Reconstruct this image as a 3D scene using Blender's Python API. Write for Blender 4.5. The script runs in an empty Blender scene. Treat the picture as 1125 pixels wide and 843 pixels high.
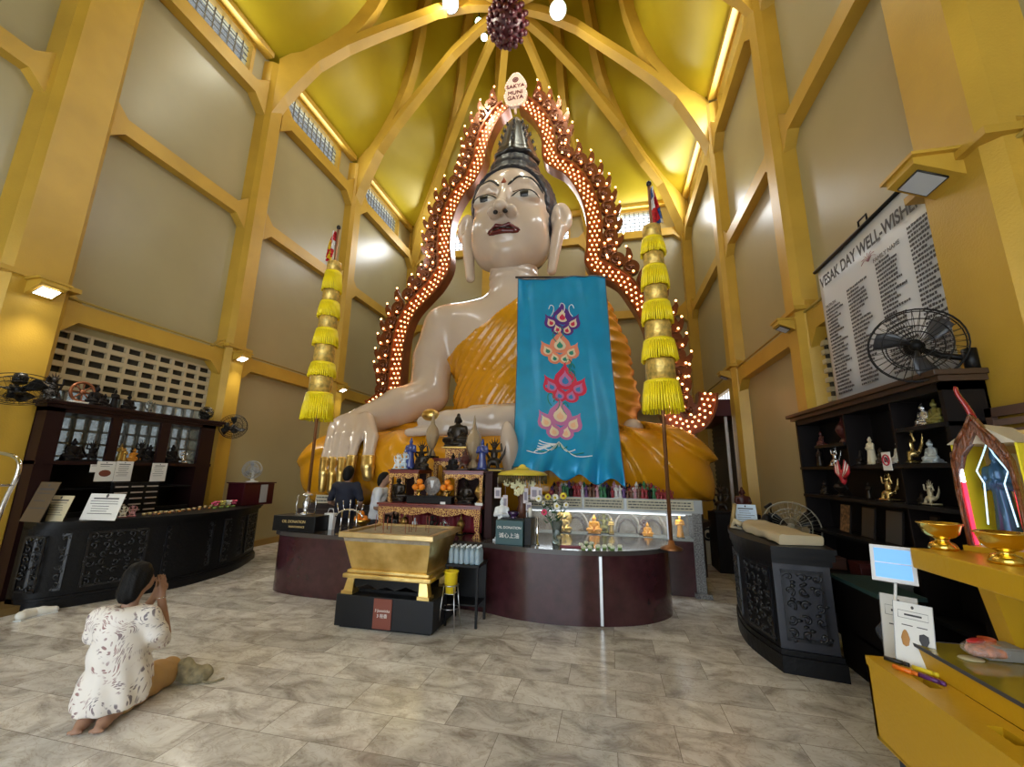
import bpy, bmesh, math, random
import numpy as np
from mathutils import Vector, Matrix, Euler
random.seed(7); rng = np.random.default_rng(7)
C = bpy.context.scene.collection
PI = math.pi
# ------------------------------------------------------------------ camera model (real pin-hole at eye height)
FW, FH, FPX, HC = 1125, 843, 452.6, 1.6
def _rot(y, p, r):
    cy, sy, cp, sp, cr, sr = math.cos(y), math.sin(y), math.cos(p), math.sin(p), math.cos(r), math.sin(r)
    Rz = np.array([[cy, -sy, 0], [sy, cy, 0], [0, 0, 1]])
    fwd = np.array([0, cp, sp]); up = np.array([0, -sp, cp]); rt = np.array([1, 0, 0.])
    return Rz @ np.stack([rt * cr + up * sr, up * cr - rt * sr, -fwd], 1)
CR = _rot(.228, .21, .015)
def at(x, y, X=None, Y=None, Z=None):
    """the point of the room that lies in a picture direction, on a given wall / depth / height"""
    r = CR @ np.array([x - FW / 2, -(y - FH / 2), -FPX], float)
    t = X / r[0] if X is not None else (Y / r[1] if Y is not None else (Z - HC) / r[2])
    return np.array([r[0] * t, r[1] * t, HC + r[2] * t])
# ------------------------------------------------------------------ materials
MATS = {}
def mat(name, col, rough=.5, metal=0., var=0., vscale=6., bump=0., bscale=40., coat=0., emit=None, es=0., col2=None, alpha=None, trans=0., spec=None, sheen=0.):
    if name in MATS: return MATS[name]
    m = bpy.data.materials.new(name); m.use_nodes = True
    nt = m.node_tree; b = nt.nodes['Principled BSDF']
    b.inputs['Base Color'].default_value = (*col, 1); b.inputs['Roughness'].default_value = rough
    b.inputs['Metallic'].default_value = metal
    if coat: b.inputs['Coat Weight'].default_value = coat; b.inputs['Coat Roughness'].default_value = .08
    if trans: b.inputs['Transmission Weight'].default_value = trans
    if spec is not None: b.inputs['Specular IOR Level'].default_value = spec
    if sheen: b.inputs['Sheen Weight'].default_value = sheen
    if alpha is not None: b.inputs['Alpha'].default_value = alpha
    if emit: b.inputs['Emission Color'].default_value = (*emit, 1); b.inputs['Emission Strength'].default_value = es
    if var or bump or col2:
        tc = nt.nodes.new('ShaderNodeTexCoord'); 
        nz = nt.nodes.new('ShaderNodeTexNoise'); nz.inputs['Scale'].default_value = vscale; nz.inputs['Detail'].default_value = 5
        nt.links.new(tc.outputs['Object'], nz.inputs['Vector'])
        if var or col2:
            cr = nt.nodes.new('ShaderNodeValToRGB'); e = cr.color_ramp.elements
            e[0].position = .32; e[1].position = .68
            c2 = col2 or tuple(min(1, c * (1 + var)) for c in col); c1 = col if col2 else tuple(c * (1 - var) for c in col)
            e[0].color = (*c1, 1); e[1].color = (*c2, 1)
            nt.links.new(nz.outputs['Fac'], cr.inputs['Fac']); nt.links.new(cr.outputs['Color'], b.inputs['Base Color'])
        if bump:
            n2 = nt.nodes.new('ShaderNodeTexNoise'); n2.inputs['Scale'].default_value = bscale; n2.inputs['Detail'].default_value = 4
            nt.links.new(tc.outputs['Object'], n2.inputs['Vector'])
            bp = nt.nodes.new('ShaderNodeBump'); bp.inputs['Strength'].default_value = bump; bp.inputs['Distance'].default_value = .02
            nt.links.new(n2.outputs['Fac'], bp.inputs['Height']); nt.links.new(bp.outputs['Normal'], b.inputs['Normal'])
    MATS[name] = m; return m
# ------------------------------------------------------------------ mesh builder
class MB:
    def __init__(s): s.v = []; s.f = []; s.m = []; s.sm = []
    def add(s, V, F, mi=0, sm=False, M=None):
        o = len(s.v)
        if M is not None: V = [tuple(M @ Vector(v)) for v in V]
        s.v += [tuple(map(float, v)) for v in V]; s.f += [tuple(int(i) + o for i in f) for f in F]
        s.m += [mi] * len(F); s.sm += [sm] * len(F); return s
    def box(s, a, b, mi=0, M=None, bev=0.):
        x0, y0, z0 = a; x1, y1, z1 = b
        if bev > 0:
            bm = bmesh.new(); bmesh.ops.create_cube(bm, size=1)
            for v in bm.verts: v.co = Vector(((x0 + x1) / 2 + v.co.x * (x1 - x0), (y0 + y1) / 2 + v.co.y * (y1 - y0), (z0 + z1) / 2 + v.co.z * (z1 - z0)))
            bmesh.ops.bevel(bm, geom=bm.edges[:], offset=bev, segments=2, affect='EDGES', profile=.5)
            s.add([v.co[:] for v in bm.verts], [[v.index for v in f.verts] for f in bm.faces], mi, False, M); bm.free(); return s
        V = [(x0, y0, z0), (x1, y0, z0), (x1, y1, z0), (x0, y1, z0), (x0, y0, z1), (x1, y0, z1), (x1, y1, z1), (x0, y1, z1)]
        return s.add(V, [(0, 3, 2, 1), (4, 5, 6, 7), (0, 1, 5, 4), (1, 2, 6, 5), (2, 3, 7, 6), (3, 0, 4, 7)], mi, False, M)
    def tube(s, pts, r, n=8, mi=0, M=None, caps=True, sy=1.):
        pts = [Vector(p) for p in pts]; rs = r if isinstance(r, (list, tuple)) else [r] * len(pts)
        V = []; F = []; up = None
        for i, p in enumerate(pts):
            t = (pts[min(i + 1, len(pts) - 1)] - pts[max(i - 1, 0)])
            t = t.normalized() if t.length > 1e-9 else Vector((0, 0, 1))
            if up is None: up = t.orthogonal().normalized()
            else:
                up = up - t * up.dot(t); up = up.normalized() if up.length > 1e-6 else t.orthogonal().normalized()
            w = t.cross(up)
            for k in range(n):
                a = 2 * PI * k / n; V.append(p + (up * math.cos(a) + w * math.sin(a) * sy) * rs[i])
        for i in range(len(pts) - 1):
            for k in range(n):
                F.append((i * n + k, i * n + (k + 1) % n, (i + 1) * n + (k + 1) % n, (i + 1) * n + k))
        if caps: F.append(tuple(range(n - 1, -1, -1))); F.append(tuple((len(pts) - 1) * n + k for k in range(n)))
        return s.add(V, F, mi, True, M)
    def lathe(s, prof, n=16, c=(0, 0, 0), mi=0, M=None, sx=1., sy=1., wav=None):
        V = []; F = []
        for (r, z) in prof:
            for k in range(n):
                a = 2 * PI * k / n; q = r * (wav(a, z) if wav else 1)
                V.append((c[0] + q * math.cos(a) * sx, c[1] + q * math.sin(a) * sy, c[2] + z))
        for i in range(len(prof) - 1):
            for k in range(n): F.append((i * n + k, i * n + (k + 1) % n, (i + 1) * n + (k + 1) % n, (i + 1) * n + k))
        if prof[0][0] > 1e-6: F.append(tuple(range(n - 1, -1, -1)))
        if prof[-1][0] > 1e-6: F.append(tuple((len(prof) - 1) * n + k for k in range(n)))
        return s.add(V, F, mi, True, M)
    def ell(s, c, r, n=12, m=8, mi=0, M=None):
        prof = [(math.sin(PI * i / m), -math.cos(PI * i / m)) for i in range(m + 1)]
        V = []; F = []
        for (q, z) in prof:
            for k in range(n): V.append((c[0] + r[0] * q * math.cos(2 * PI * k / n), c[1] + r[1] * q * math.sin(2 * PI * k / n), c[2] + r[2] * z))
        for i in range(m):
            for k in range(n): F.append((i * n + k, i * n + (k + 1) % n, (i + 1) * n + (k + 1) % n, (i + 1) * n + k))
        return s.add(V, F, mi, True, M)
    def prism(s, out, y0, y1, mi=0, M=None, sm=False):
        """outline in x,z extruded along y"""
        n = len(out); V = [(x, y0, z) for x, z in out] + [(x, y1, z) for x, z in out]
        F = [tuple(range(n)), tuple(range(2 * n - 1, n - 1, -1))] + [(i, i + n, (i + 1) % n + n, (i + 1) % n) for i in range(n)]
        return s.add(V, F, mi, sm, M)
    def slab(s, out, z0, z1, mi=0, M=None, sm=False):
        """outline in x,y extruded along z; with sm the sides are smooth-shaded and the caps stay sharp"""
        n = len(out); V = [(x, y, z0) for x, y in out] + [(x, y, z1) for x, y in out]
        sd = [(i, (i + 1) % n, (i + 1) % n + n, i + n) for i in range(n)]; cp = [tuple(range(n - 1, -1, -1)), tuple(range(n, 2 * n))]
        if not sm: return s.add(V, cp + sd, mi, False, M)
        s.add(V, sd[:-1], mi, True, M); s.add(V, cp + sd[-1:], mi, False, M); return s
    def grid(s, fn, nu, nv, mi=0, M=None, sm=True, thick=0.):
        V = [fn(u / nu, v / nv) for v in range(nv + 1) for u in range(nu + 1)]
        F = [(v * (nu + 1) + u, v * (nu + 1) + u + 1, (v + 1) * (nu + 1) + u + 1, (v + 1) * (nu + 1) + u) for v in range(nv) for u in range(nu)]
        return s.add(V, F, mi, sm, M)
    def build(s, name, mats, parent=None, mods=(), fixn=True):
        me = bpy.data.meshes.new(name); me.from_pydata(s.v, [], s.f)
        if not isinstance(mats, (list, tuple)): mats = [mats]
        for m in mats: me.materials.append(m)
        me.polygons.foreach_set('material_index', s.m); me.polygons.foreach_set('use_smooth', s.sm)
        if fixn:
            bm = bmesh.new(); bm.from_mesh(me); bmesh.ops.recalc_face_normals(bm, faces=bm.faces[:]); bm.to_mesh(me); bm.free()
        me.update()
        o = bpy.data.objects.new(name, me); C.objects.link(o)
        if parent is not None: o.parent = parent
        return o
def npobj(name, V, F, mats, parent=None, smooth=True, mi=None):
    me = bpy.data.meshes.new(name); me.from_pydata(np.asarray(V, float).tolist(), [], np.asarray(F, int).tolist())
    if not isinstance(mats, (list, tuple)): mats = [mats]
    for m in mats: me.materials.append(m)
    if mi is not None: me.polygons.foreach_set('material_index', np.asarray(mi, np.int32))
    me.polygons.foreach_set('use_smooth', [smooth] * len(me.polygons)); me.update()
    o = bpy.data.objects.new(name, me); C.objects.link(o)
    if parent is not None: o.parent = parent
    return o
def tag(o, label=None, cat=None, group=None, kind=None):
    if label: o['label'] = label
    if cat: o['category'] = cat
    if group: o['group'] = group
    if kind: o['kind'] = kind
    return o
def thing(name, label, cat, loc=(0, 0, 0), rz=0., group=None, sc=1.):
    o = bpy.data.objects.new(name, None); C.objects.link(o); o.location = tuple(float(q) for q in loc); o.rotation_euler = (0, 0, rz)
    o.scale = (sc, sc, sc); o.empty_display_size = .1
    return tag(o, label, cat, group)
def struct(mb, name, m, parent=None):
    o = mb.build(name, m, parent)
    if parent is None: o['kind'] = 'structure'
    return o
def dup(root, loc=None, rz=None, label=None, sc=None, mats=None):
    r = root.copy(); C.objects.link(r)
    if loc is not None: r.location = tuple(float(q) for q in loc)
    if rz is not None: r.rotation_euler = (r.rotation_euler[0], r.rotation_euler[1], rz)
    if sc is not None: r.scale = (sc, sc, sc) if not isinstance(sc, (tuple, list)) else sc
    if label: r['label'] = label
    for ch in list(root.children):
        c = ch.copy(); C.objects.link(c); c.parent = r
        for g in ch.children:
            d = g.copy(); C.objects.link(d); d.parent = c
    if mats:   # {part name : material}
        for o in [r] + list(r.children):
            k = o.name.split('.')[0]
            if k in mats and o.data:
                for sl in o.material_slots: sl.link = 'OBJECT'; sl.material = mats[k]
    return r
def frame(p, ex, ez=None):
    """matrix with x along ex, z along ez, origin p"""
    ex = Vector(ex).normalized(); ez = Vector(ez or (0, 0, 1)); ey = ez.cross(ex).normalized(); ez = ex.cross(ey)
    M = Matrix((ex, ey, ez)).transposed().to_4x4(); M.translation = Vector([float(q) for q in p]); return M
def text(body, size, M, m, parent, name='lettering', align='CENTER', depth=.0008, sx=1., track=1., bold=0.):
    cu = bpy.data.curves.new(name, 'FONT'); cu.body = body; cu.size = size; cu.align_x = align; cu.align_y = 'CENTER'; cu.extrude = depth
    cu.space_character = track; cu.offset = bold
    cu.materials.append(m); o = bpy.data.objects.new(name, cu); C.objects.link(o)
    # text lies in x/y: stand it up in the frame's x/z
    L = M @ Matrix.Rotation(PI / 2, 4, 'X') @ Matrix.Diagonal((sx, 1, 1, 1))
    o.matrix_local = L
    if parent is not None: o.parent = parent
    return o
def textm(body, size, M, m_, parent, name='lettering', **k):
    o = text(body, size, M, m_, None, name, **k); bpy.context.view_layer.update()
    me = bpy.data.meshes.new_from_object(o.evaluated_get(bpy.context.evaluated_depsgraph_get())); loc = o.matrix_local.copy()
    bpy.data.objects.remove(o); n = bpy.data.objects.new(name, me); C.objects.link(n)
    if not me.materials: me.materials.append(m_)
    n.parent = parent; n.matrix_local = loc; return n
# ------------------------------------------------------------------ signed-distance sculpting
def snet(f, lo, hi, h):
    lo = np.array(lo, float); hi = np.array(hi, float)
    n = np.maximum(2, np.ceil((hi - lo) / h).astype(int) + 1)
    ax = [lo[i] + h * np.arange(n[i]) for i in range(3)]
    val = np.empty(n, np.float32)
    for i in range(0, n[0], 16):
        g = np.stack(np.meshgrid(ax[0][i:i + 16], ax[1], ax[2], indexing='ij'), -1)
        val[i:i + 16] = f(g.reshape(-1, 3)).reshape(g.shape[:3])
    s = val < 0
    c = np.zeros(n - 1, np.int8)
    for dx in (0, 1):
        for dy in (0, 1):
            for dz in (0, 1): c += s[dx:n[0] - 1 + dx, dy:n[1] - 1 + dy, dz:n[2] - 1 + dz]
    act = (c > 0) & (c < 8); idx = -np.ones(act.shape, np.int64); A = np.argwhere(act); idx[act] = np.arange(len(A))
    P = np.zeros((len(A), 3)); W = np.zeros(len(A))
    for a in range(3):
        for o1 in (0, 1):
            for o2 in (0, 1):
                off = np.zeros(3, int); b = [q for q in range(3) if q != a]; off[b[0]] = o1; off[b[1]] = o2
                i0 = A + off; i1 = i0.copy(); i1[:, a] += 1
                v0 = val[tuple(i0.T)]; v1 = val[tuple(i1.T)]; cr = (v0 < 0) != (v1 < 0)
                t = np.where(cr, v0 / np.where(cr, v0 - v1, 1), 0); p = i0.astype(float); p[:, a] += t
                P += p * cr[:, None]; W += cr
    V = lo + h * P / W[:, None]
    Fs = []
    for a in range(3):
        b, d = [(1, 2), (2, 0), (0, 1)][a]
        sl0 = [slice(None)] * 3; sl1 = [slice(None)] * 3; sl0[a] = slice(0, -1); sl1[a] = slice(1, None)
        cr = s[tuple(sl0)] != s[tuple(sl1)]
        E_ = np.argwhere(cr); E_ = E_[(E_[:, b] > 0) & (E_[:, d] > 0) & (E_[:, b] < n[b] - 1) & (E_[:, d] < n[d] - 1)]
        q = []
        for (ob, od) in ((-1, -1), (0, -1), (0, 0), (-1, 0)):
            k = E_.copy(); k[:, b] += ob; k[:, d] += od; q.append(idx[tuple(k.T)])
        q = np.stack(q, 1); fl = ~s[tuple(E_.T)]; q[fl] = q[fl][:, ::-1]; Fs.append(q)
    F = np.concatenate(Fs); F = F[(F >= 0).all(1)]
    return V, F
def smin(a, b, k):
    h = np.clip(.5 + .5 * (b - a) / k, 0, 1); return b * (1 - h) + a * h - k * h * (1 - h)
def smax(a, b, k): return -smin(-a, -b, k)
def s_ell(P, c, r, R=None):
    q = P - np.array(c, float)
    if R is not None: q = q @ R
    r = np.array(r, float); k0 = np.linalg.norm(q / r, axis=1); k1 = np.linalg.norm(q / (r * r), axis=1) + 1e-9
    return k0 * (k0 - 1) / k1
def s_cap(P, a, b, ra, rb):
    a = np.array(a, float); b = np.array(b, float); d = b - a; t = np.clip(((P - a) @ d) / (d @ d), 0, 1)
    return np.linalg.norm(P - a - t[:, None] * d, axis=1) - (ra + (rb - ra) * t)
def s_chain(P, pts, rs, k=.0):
    o = None
    for i in range(len(pts) - 1):
        q = s_cap(P, pts[i], pts[i + 1], rs[i], rs[i + 1]); o = q if o is None else (smin(o, q, k) if k else np.minimum(o, q))
    return o
def s_box(P, c, h, r=0.):
    q = np.abs(P - np.array(c, float)) - (np.array(h, float) - r)
    return np.linalg.norm(np.maximum(q, 0), axis=1) + np.minimum(q.max(1), 0) - r
def rotm(x=0, y=0, z=0): return np.array(Euler((x, y, z)).to_matrix())
# ================================================================== ROOM
XL, XR, YB, YF = -7.2, 2.88, 13.4, -4.5
Z1, Z2, Z3, Z4 = 3.75, 6.82, 9.73, 10.52
gold = mat('gold_paint', (.52, .32, .04), .38, .1, var=.10, vscale=1.5, bump=.12, bscale=60)
wallp = mat('wall_panel_paint', (.38, .33, .18), .3, var=.05, vscale=.8, bump=.05, bscale=5)
ceilm = mat('ceiling_gold_paint', (.40, .30, .010), .4, .1, var=.06, vscale=1)
lattice = mat('window_lattice_metal', (.12, .12, .11), .5)
glassm = mat('window_glass', (.45, .48, .5), .15, alpha=.15)
cream = mat('cream_block', (.52, .43, .27), .6)
darkvoid = mat('dark_vent_gap', (.035, .03, .02), .9)
def marble():
    m = bpy.data.materials.new('marble_floor'); m.use_nodes = True; nt = m.node_tree; N = nt.nodes.new; L = nt.links.new
    b = nt.nodes['Principled BSDF']; tc = N('ShaderNodeTexCoord')
    mp = N('ShaderNodeMapping'); mp.inputs['Rotation'].default_value = (0, 0, 0); L(tc.outputs['Object'], mp.inputs['Vector'])
    br = N('ShaderNodeTexBrick'); br.inputs['Scale'].default_value = 1.; br.inputs['Brick Width'].default_value = .72; br.inputs['Row Height'].default_value = .36
    br.inputs['Mortar Size'].default_value = .0022; br.inputs['Mortar Smooth'].default_value = .2; br.inputs['Bias'].default_value = 0
    br.inputs['Color1'].default_value = (0, 0, 0, 1); br.inputs['Color2'].default_value = (1, 1, 1, 1); br.inputs['Mortar'].default_value = (.5, .5, .5, 1)
    L(mp.outputs['Vector'], br.inputs['Vector'])
    # each tile shifts the stone pattern
    add = N('ShaderNodeVectorMath'); add.operation = 'MULTIPLY_ADD'; add.inputs[1].default_value = (37, 19, 11)
    L(br.outputs['Color'], add.inputs[0]); L(mp.outputs['Vector'], add.inputs[2])
    n1 = N('ShaderNodeTexNoise'); n1.inputs['Scale'].default_value = 2.0; n1.inputs['Detail'].default_value = 8; n1.inputs['Roughness'].default_value = .62; n1.inputs['Distortion'].default_value = 1.2
    st = N('ShaderNodeMapping'); st.inputs['Scale'].default_value = (1.2, 1.8, 1); st.inputs['Rotation'].default_value = (0, 0, .5)
    L(add.outputs[0], st.inputs['Vector']); L(st.outputs['Vector'], n1.inputs['Vector'])
    cr = N('ShaderNodeValToRGB'); e = cr.color_ramp.elements
    e[0].position = .30; e[0].color = (.33, .30, .27, 1); e[1].position = .68; e[1].color = (.82, .81, .79, 1)
    k = e.new(.43); k.color = (.54, .51, .48, 1); k = e.new(.53); k.color = (.70, .68, .65, 1)
    L(n1.outputs['Fac'], cr.inputs['Fac'])
    n2 = N('ShaderNodeTexNoise'); n2.inputs['Scale'].default_value = 5; n2.inputs['Detail'].default_value = 10; n2.inputs['Distortion'].default_value = 2.2; L(st.outputs['Vector'], n2.inputs['Vector'])
    c2 = N('ShaderNodeValToRGB'); e = c2.color_ramp.elements; e[0].position = .47; e[0].color = (1, 1, 1, 1); e[1].position = .53; e[1].color = (1, 1, 1, 1)
    k = e.new(.5); k.color = (.66, .58, .50, 1)
    L(n2.outputs['Fac'], c2.inputs['Fac'])
    mu = N('ShaderNodeMixRGB'); mu.blend_type = 'MULTIPLY'; mu.inputs['Fac'].default_value = .6; L(cr.outputs['Color'], mu.inputs[1]); L(c2.outputs['Color'], mu.inputs[2])
    # tone per tile
    hv = N('ShaderNodeMixRGB'); hv.blend_type = 'MULTIPLY'; hv.inputs['Fac'].default_value = 1
    tr = N('ShaderNodeMapRange'); tr.inputs[3].default_value = .8; tr.inputs[4].default_value = 1.12; L(br.outputs['Color'], tr.inputs[0]); L(mu.outputs['Color'], hv.inputs[1]); L(tr.outputs[0], hv.inputs[2])
    mo = N('ShaderNodeMixRGB'); mo.inputs[2].default_value = (.25, .22, .19, 1); L(br.outputs['Fac'], mo.inputs['Fac']); L(hv.outputs['Color'], mo.inputs[1])
    L(mo.outputs['Color'], b.inputs['Base Color']); b.inputs['Roughness'].default_value = .16
    rr = N('ShaderNodeMapRange'); rr.inputs[3].default_value = .12; rr.inputs[4].default_value = .3; L(n1.outputs['Fac'], rr.inputs[0]); L(rr.outputs[0], b.inputs['Roughness'])
    return m
fl = MB(); fl.box((XL - .3, YF - 3, -.2), (XR + .3, YB + .3, 0)); struct(fl, 'floor', marble())
def wallbox(name, boxes, m=wallp):
    w = MB()
    for a, b in boxes: w.box(a, b)
    return struct(w, name, m)
T = .25
COLS = [3.35, 6.33, 9.5]
WINL = [(3.95, 5.75), (6.78, 8.75), (9.95, 12.2)]
WINR = [(3.95, 5.75), (6.9, 9.1), (10.4, 12.6)]
WINB = [(-6.1, -4.6), (-3.4, -1.1), (.55, 1.95)]
def side_boxes(x0, x1, wins, low=[], low2=[]):
    bx = [((x0, YF, Z4), (x1, YB + T, 11.6))]
    y = YF
    for a, b in wins: bx.append(((x0, y, Z3), (x1, a, Z4))); y = b
    bx.append(((x0, y, Z3), (x1, YB + T, Z4)))
    y = YF
    for a, b in low: bx.append(((x0, y, 0), (x1, a, Z3))); bx.append(((x0, a, 3.42), (x1, b, Z3))); bx.append(((x0, a, 0), (x1, b, 1.0))) ; y = b
    bx.append(((x0, y, 0), (x1, YB + T, Z3)))
    return bx
wallbox('wall_left', side_boxes(XL - T, XL, WINL, low=[(3.72, 6.05)]))
wallbox('wall_right', side_boxes(XR, XR + T, WINR))
bb = [((XL, YB, 0), (XR, YB + T, Z3)), ((XL, YB, Z4), (XR, YB + T, 11.6))]
x = XL
for a, b in WINB: bb.append(((x, YB, Z3), (a, YB + T, Z4))); x = b
bb.append(((x, YB, Z3), (XR, YB + T, Z4)))
wallbox('wall_back', bb)
# front wall behind the camera with the wide open entrance
DX0, DX1, DZ = -6.2, 1.9, 5.2
wallbox('wall_front', [((XL, YF - T, 0), (DX0, YF, 10.8)), ((DX1, YF - T, 0), (XR, YF, 10.8)), ((DX0, YF - T, DZ), (DX1, YF, 10.8))])
def clerestory(n, ax, pos, a, b, side=1):
    """window with frame, lattice and pane; ax 'x' => plane x=pos"""
    fr = MB(); la = MB(); pn = MB()
    def bx(m, u0, u1, z0, z1, d0, d1):
        if ax == 'x': m.box((min(pos + side * d0, pos + side * d1), u0, z0), (max(pos + side * d0, pos + side * d1), u1, z1))
        else: m.box((u0, min(pos + side * d0, pos + side * d1), z0), (u1, max(pos + side * d0, pos + side * d1), z1))
    for u0, u1, z0, z1 in ((a - .05, b + .05, Z3 - .05, Z3 + .02), (a - .05, b + .05, Z4 - .02, Z4 + .06), (a - .05, a + .02, Z3, Z4), (b - .02, b + .05, Z3, Z4)): bx(fr, u0, u1, z0, z1, -.03, .1)
    k = int((b - a) / .155)
    for i in range(1, k): u = a + (b - a) * i / k; bx(la, u - .011, u + .011, Z3, Z4, .08, .10)
    for i in range(1, 6): z = Z3 + (Z4 - Z3) * i / 6; bx(la, a, b, z - .011, z + .011, .082, .098)
    bx(pn, a, b, Z3, Z4, .12, .13)
    o = struct(fr, 'window_%d' % n, gold); la.build('lattice', lattice, o); pn.build('pane', glassm, o)
n = 1
for a, b in WINL: clerestory(n, 'x', XL, a, b, -1); n += 1
for a, b in WINR: clerestory(n, 'x', XR, a, b, 1); n += 1
for a, b in WINB: clerestory(n, 'y', YB, a, b, 1); n += 1
# eaves outside, seen dimly through the lattice
ev = MB(); ev.box((XL - 2.2, YF, 11.3), (XL - T, YB + 2.2, 11.45)); struct(ev, 'trim_1', mat('eave_grey', (.10, .10, .10), .8))
tn = [2]
def trim(mb, m=gold):
    o = struct(mb, 'trim_%d' % tn[0], m); tn[0] += 1; return o
# columns: shaft with chamfered edges and a lamp-height collar, flared into the vault rib
def column(x, y, side, w, p, z1=9.3):
    m = MB(); xi = x + side * p
    out = [(x, y - w / 2 - .05), (x + side * (p - .08), y - w / 2), (xi, y - w / 2 + .08), (xi, y + w / 2 - .08), (x + side * (p - .08), y + w / 2), (x, y + w / 2 + .05)]
    if side < 0: out = out[::-1]
    m.slab(out, 0, z1 + 1.2)
    e = .05
    out2 = [(x, y - w / 2 - e), (xi + side * e, y - w / 2 - e), (xi + side * e, y + w / 2 + e), (x, y + w / 2 + e)]
    if side < 0: out2 = out2[::-1]
    m.slab(out2, Z1 + .09, Z1 + .15)
    return trim(m)
for i, y in enumerate(COLS):
    w = .68 if i == 0 else .44
    column(XL, y, 1, w, .32 if i == 0 else .26); column(XR, y, -1, w, .32 if i == 0 else .26)
column(XL, -.4, 1, .6, .3); column(XR, -.4, -1, .6, .3)
for x in (XL, XR):
    s = 1 if x == XL else -1; m = MB()
    m.box((min(x, x + s * .28), YB - .28, 0), (max(x, x + s * .28), YB, 10.6)); trim(m)
for x in (-4.0, -.32):
    m = MB(); m.box((x - .22, YB - .24, 0), (x + .22, YB, 10.5)); trim(m)
# horizontal beams, one object per bay, with gussets where they meet the columns
def beam(x, side, y0, y1, z, h=.26, p=.16, g=.22):
    m = MB(); xi = x + side * p
    m.box((min(x, xi), y0, z - h), (max(x, xi), y1, z))
    for yy, d in ((y0, 1), (y1, -1)):
        for zz, dz in ((z - h, -1), (z, 1)):
            V = [(x, yy, zz), (x, yy + d * g, zz), (x, yy, zz + dz * g), (xi, yy, zz), (xi, yy + d * g, zz), (xi, yy, zz + dz * g)]
            m.add(V, [(0, 1, 2), (3, 5, 4), (0, 3, 4, 1), (1, 4, 5, 2), (2, 5, 3, 0)])
    return trim(m)
segs = [(-.1, 3.02), (3.68, 6.1), (6.55, 9.28), (9.72, YB - .28)]
for y0, y1 in segs:
    for x, s in ((XL, 1), (XR, -1)):
        beam(x, s, y0, y1, Z1 + .02); beam(x, s, y0, y1, Z2); beam(x, s, y0, y1, Z3 - .06, .3, .2, .3); 
        m = MB(); m.box((min(x, x + s * .2), y0, Z4 + .06), (max(x, x + s * .2), y1, Z4 + .22)); trim(m)
def beamb(x0, x1, z, h=.26, p=.16, g=.22):
    m = MB(); m.box((x0, YB - p, z - h), (x1, YB, z))
    for xx, d in ((x0, 1), (x1, -1)):
        for zz, dz in ((z - h, -1), (z, 1)):
            V = [(xx, YB, zz), (xx + d * g, YB, zz), (xx, YB, zz + dz * g), (xx, YB - p, zz), (xx + d * g, YB - p, zz), (xx, YB - p, zz + dz * g)]
            m.add(V, [(0, 1, 2), (3, 5, 4), (0, 3, 4, 1), (1, 4, 5, 2), (2, 5, 3, 0)])
    return trim(m)
for x0, x1 in ((XL + .28, -4.22), (-3.78, -.54), (-.1, XR - .28)):
    for z in (Z1 + .02, Z2, Z3 - .06): beamb(x0, x1, z)
    m = MB(); m.box((x0, YB - .2, Z4 + .06), (x1, YB, Z4 + .22)); trim(m)
# baseboards
for nm, a, b in (('baseboard_left', (XL, YF, 0), (XL + .05, YB, .12)), ('baseboard_right', (XR - .05, YF, 0), (XR, YB, .12)), ('baseboard_back', (XL, YB - .05, 0), (XR, YB, .12))):
    m = MB(); m.box(a, b); struct(m, nm, mat('baseboard_ochre', (.33, .2, .05), .4))
# thin conduit running on the beams
cm = mat('conduit_paint', (.35, .24, .04), .5)
for x, s in ((XL, 1), (XR, -1)):
    m = MB(); m.tube([(x + s * .17, -.1, Z1 + .06), (x + s * .17, YB - .3, Z1 + .06)], .018, 6); trim(m, cm)
# ---- left wall ventilation blocks and glass blocks (window_20/21)
m = MB(); NR, NCc = 5, 10
y0, y1, z0, z1 = 3.72, 6.05, 2.62, 3.42
ch, cw = (z1 - z0) / NR, (y1 - y0) / NCc
for r in range(NR + 1): m.box((XL - .05, y0, z0 + r * ch - .036 if r else z0 - .02), (XL - .0, y1, z0 + r * ch + .036 if r < NR else z1 + .0))
for c in range(NCc + 1):
    yy = y0 + c * cw; m.box((XL - .052, max(y0, yy - .022), z0 + .003), (XL + .003, min(y1, yy + .022), z1 - .003))
m.box((XL - .09, y0, z0), (XL - .055, y1, z1), 1)
struct(m, 'window_20', [cream, darkvoid])
gb = mat('glass_block', (.34, .37, .36), .2, var=.3, vscale=14, bump=.3, bscale=22, trans=.35)
m = MB(); nb = 14; z0, z1 = 1.0, 2.6; g = MB()
cw = (y1 - y0) / nb; nr = 9; ch = (z1 - z0) / nr
for r in range(nr):
    for c in range(nb): g.box((XL - .12, y0 + c * cw + .012, z0 + r * ch + .012), (XL - .03, y0 + (c + 1) * cw - .012, z0 + (r + 1) * ch - .012), bev=.012)
for r in range(nr + 1): m.box((XL - .13, y0, z0 + r * ch - .014), (XL - .01, y1, z0 + r * ch + .014))
for c in range(nb + 1): m.box((XL - .13, y0 + c * cw - .014, z0), (XL - .01, y0 + c * cw + .014, z1))
o = struct(m, 'window_21', mat('grey_mortar', (.25, .25, .22), .7)); g.build('glass_blocks', gb, o)
# right wall vent block strip beside the scroll
m = MB(); m.box((XR - .02, 6.0, 2.4), (XR + .0, 6.25, 3.4), 1)
for r in range(8): m.box((XR - .06, 5.98, 2.42 + r * .125), (XR, 6.26, 2.48 + r * .125))
struct(m, 'window_22', [cream, darkvoid])
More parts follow.
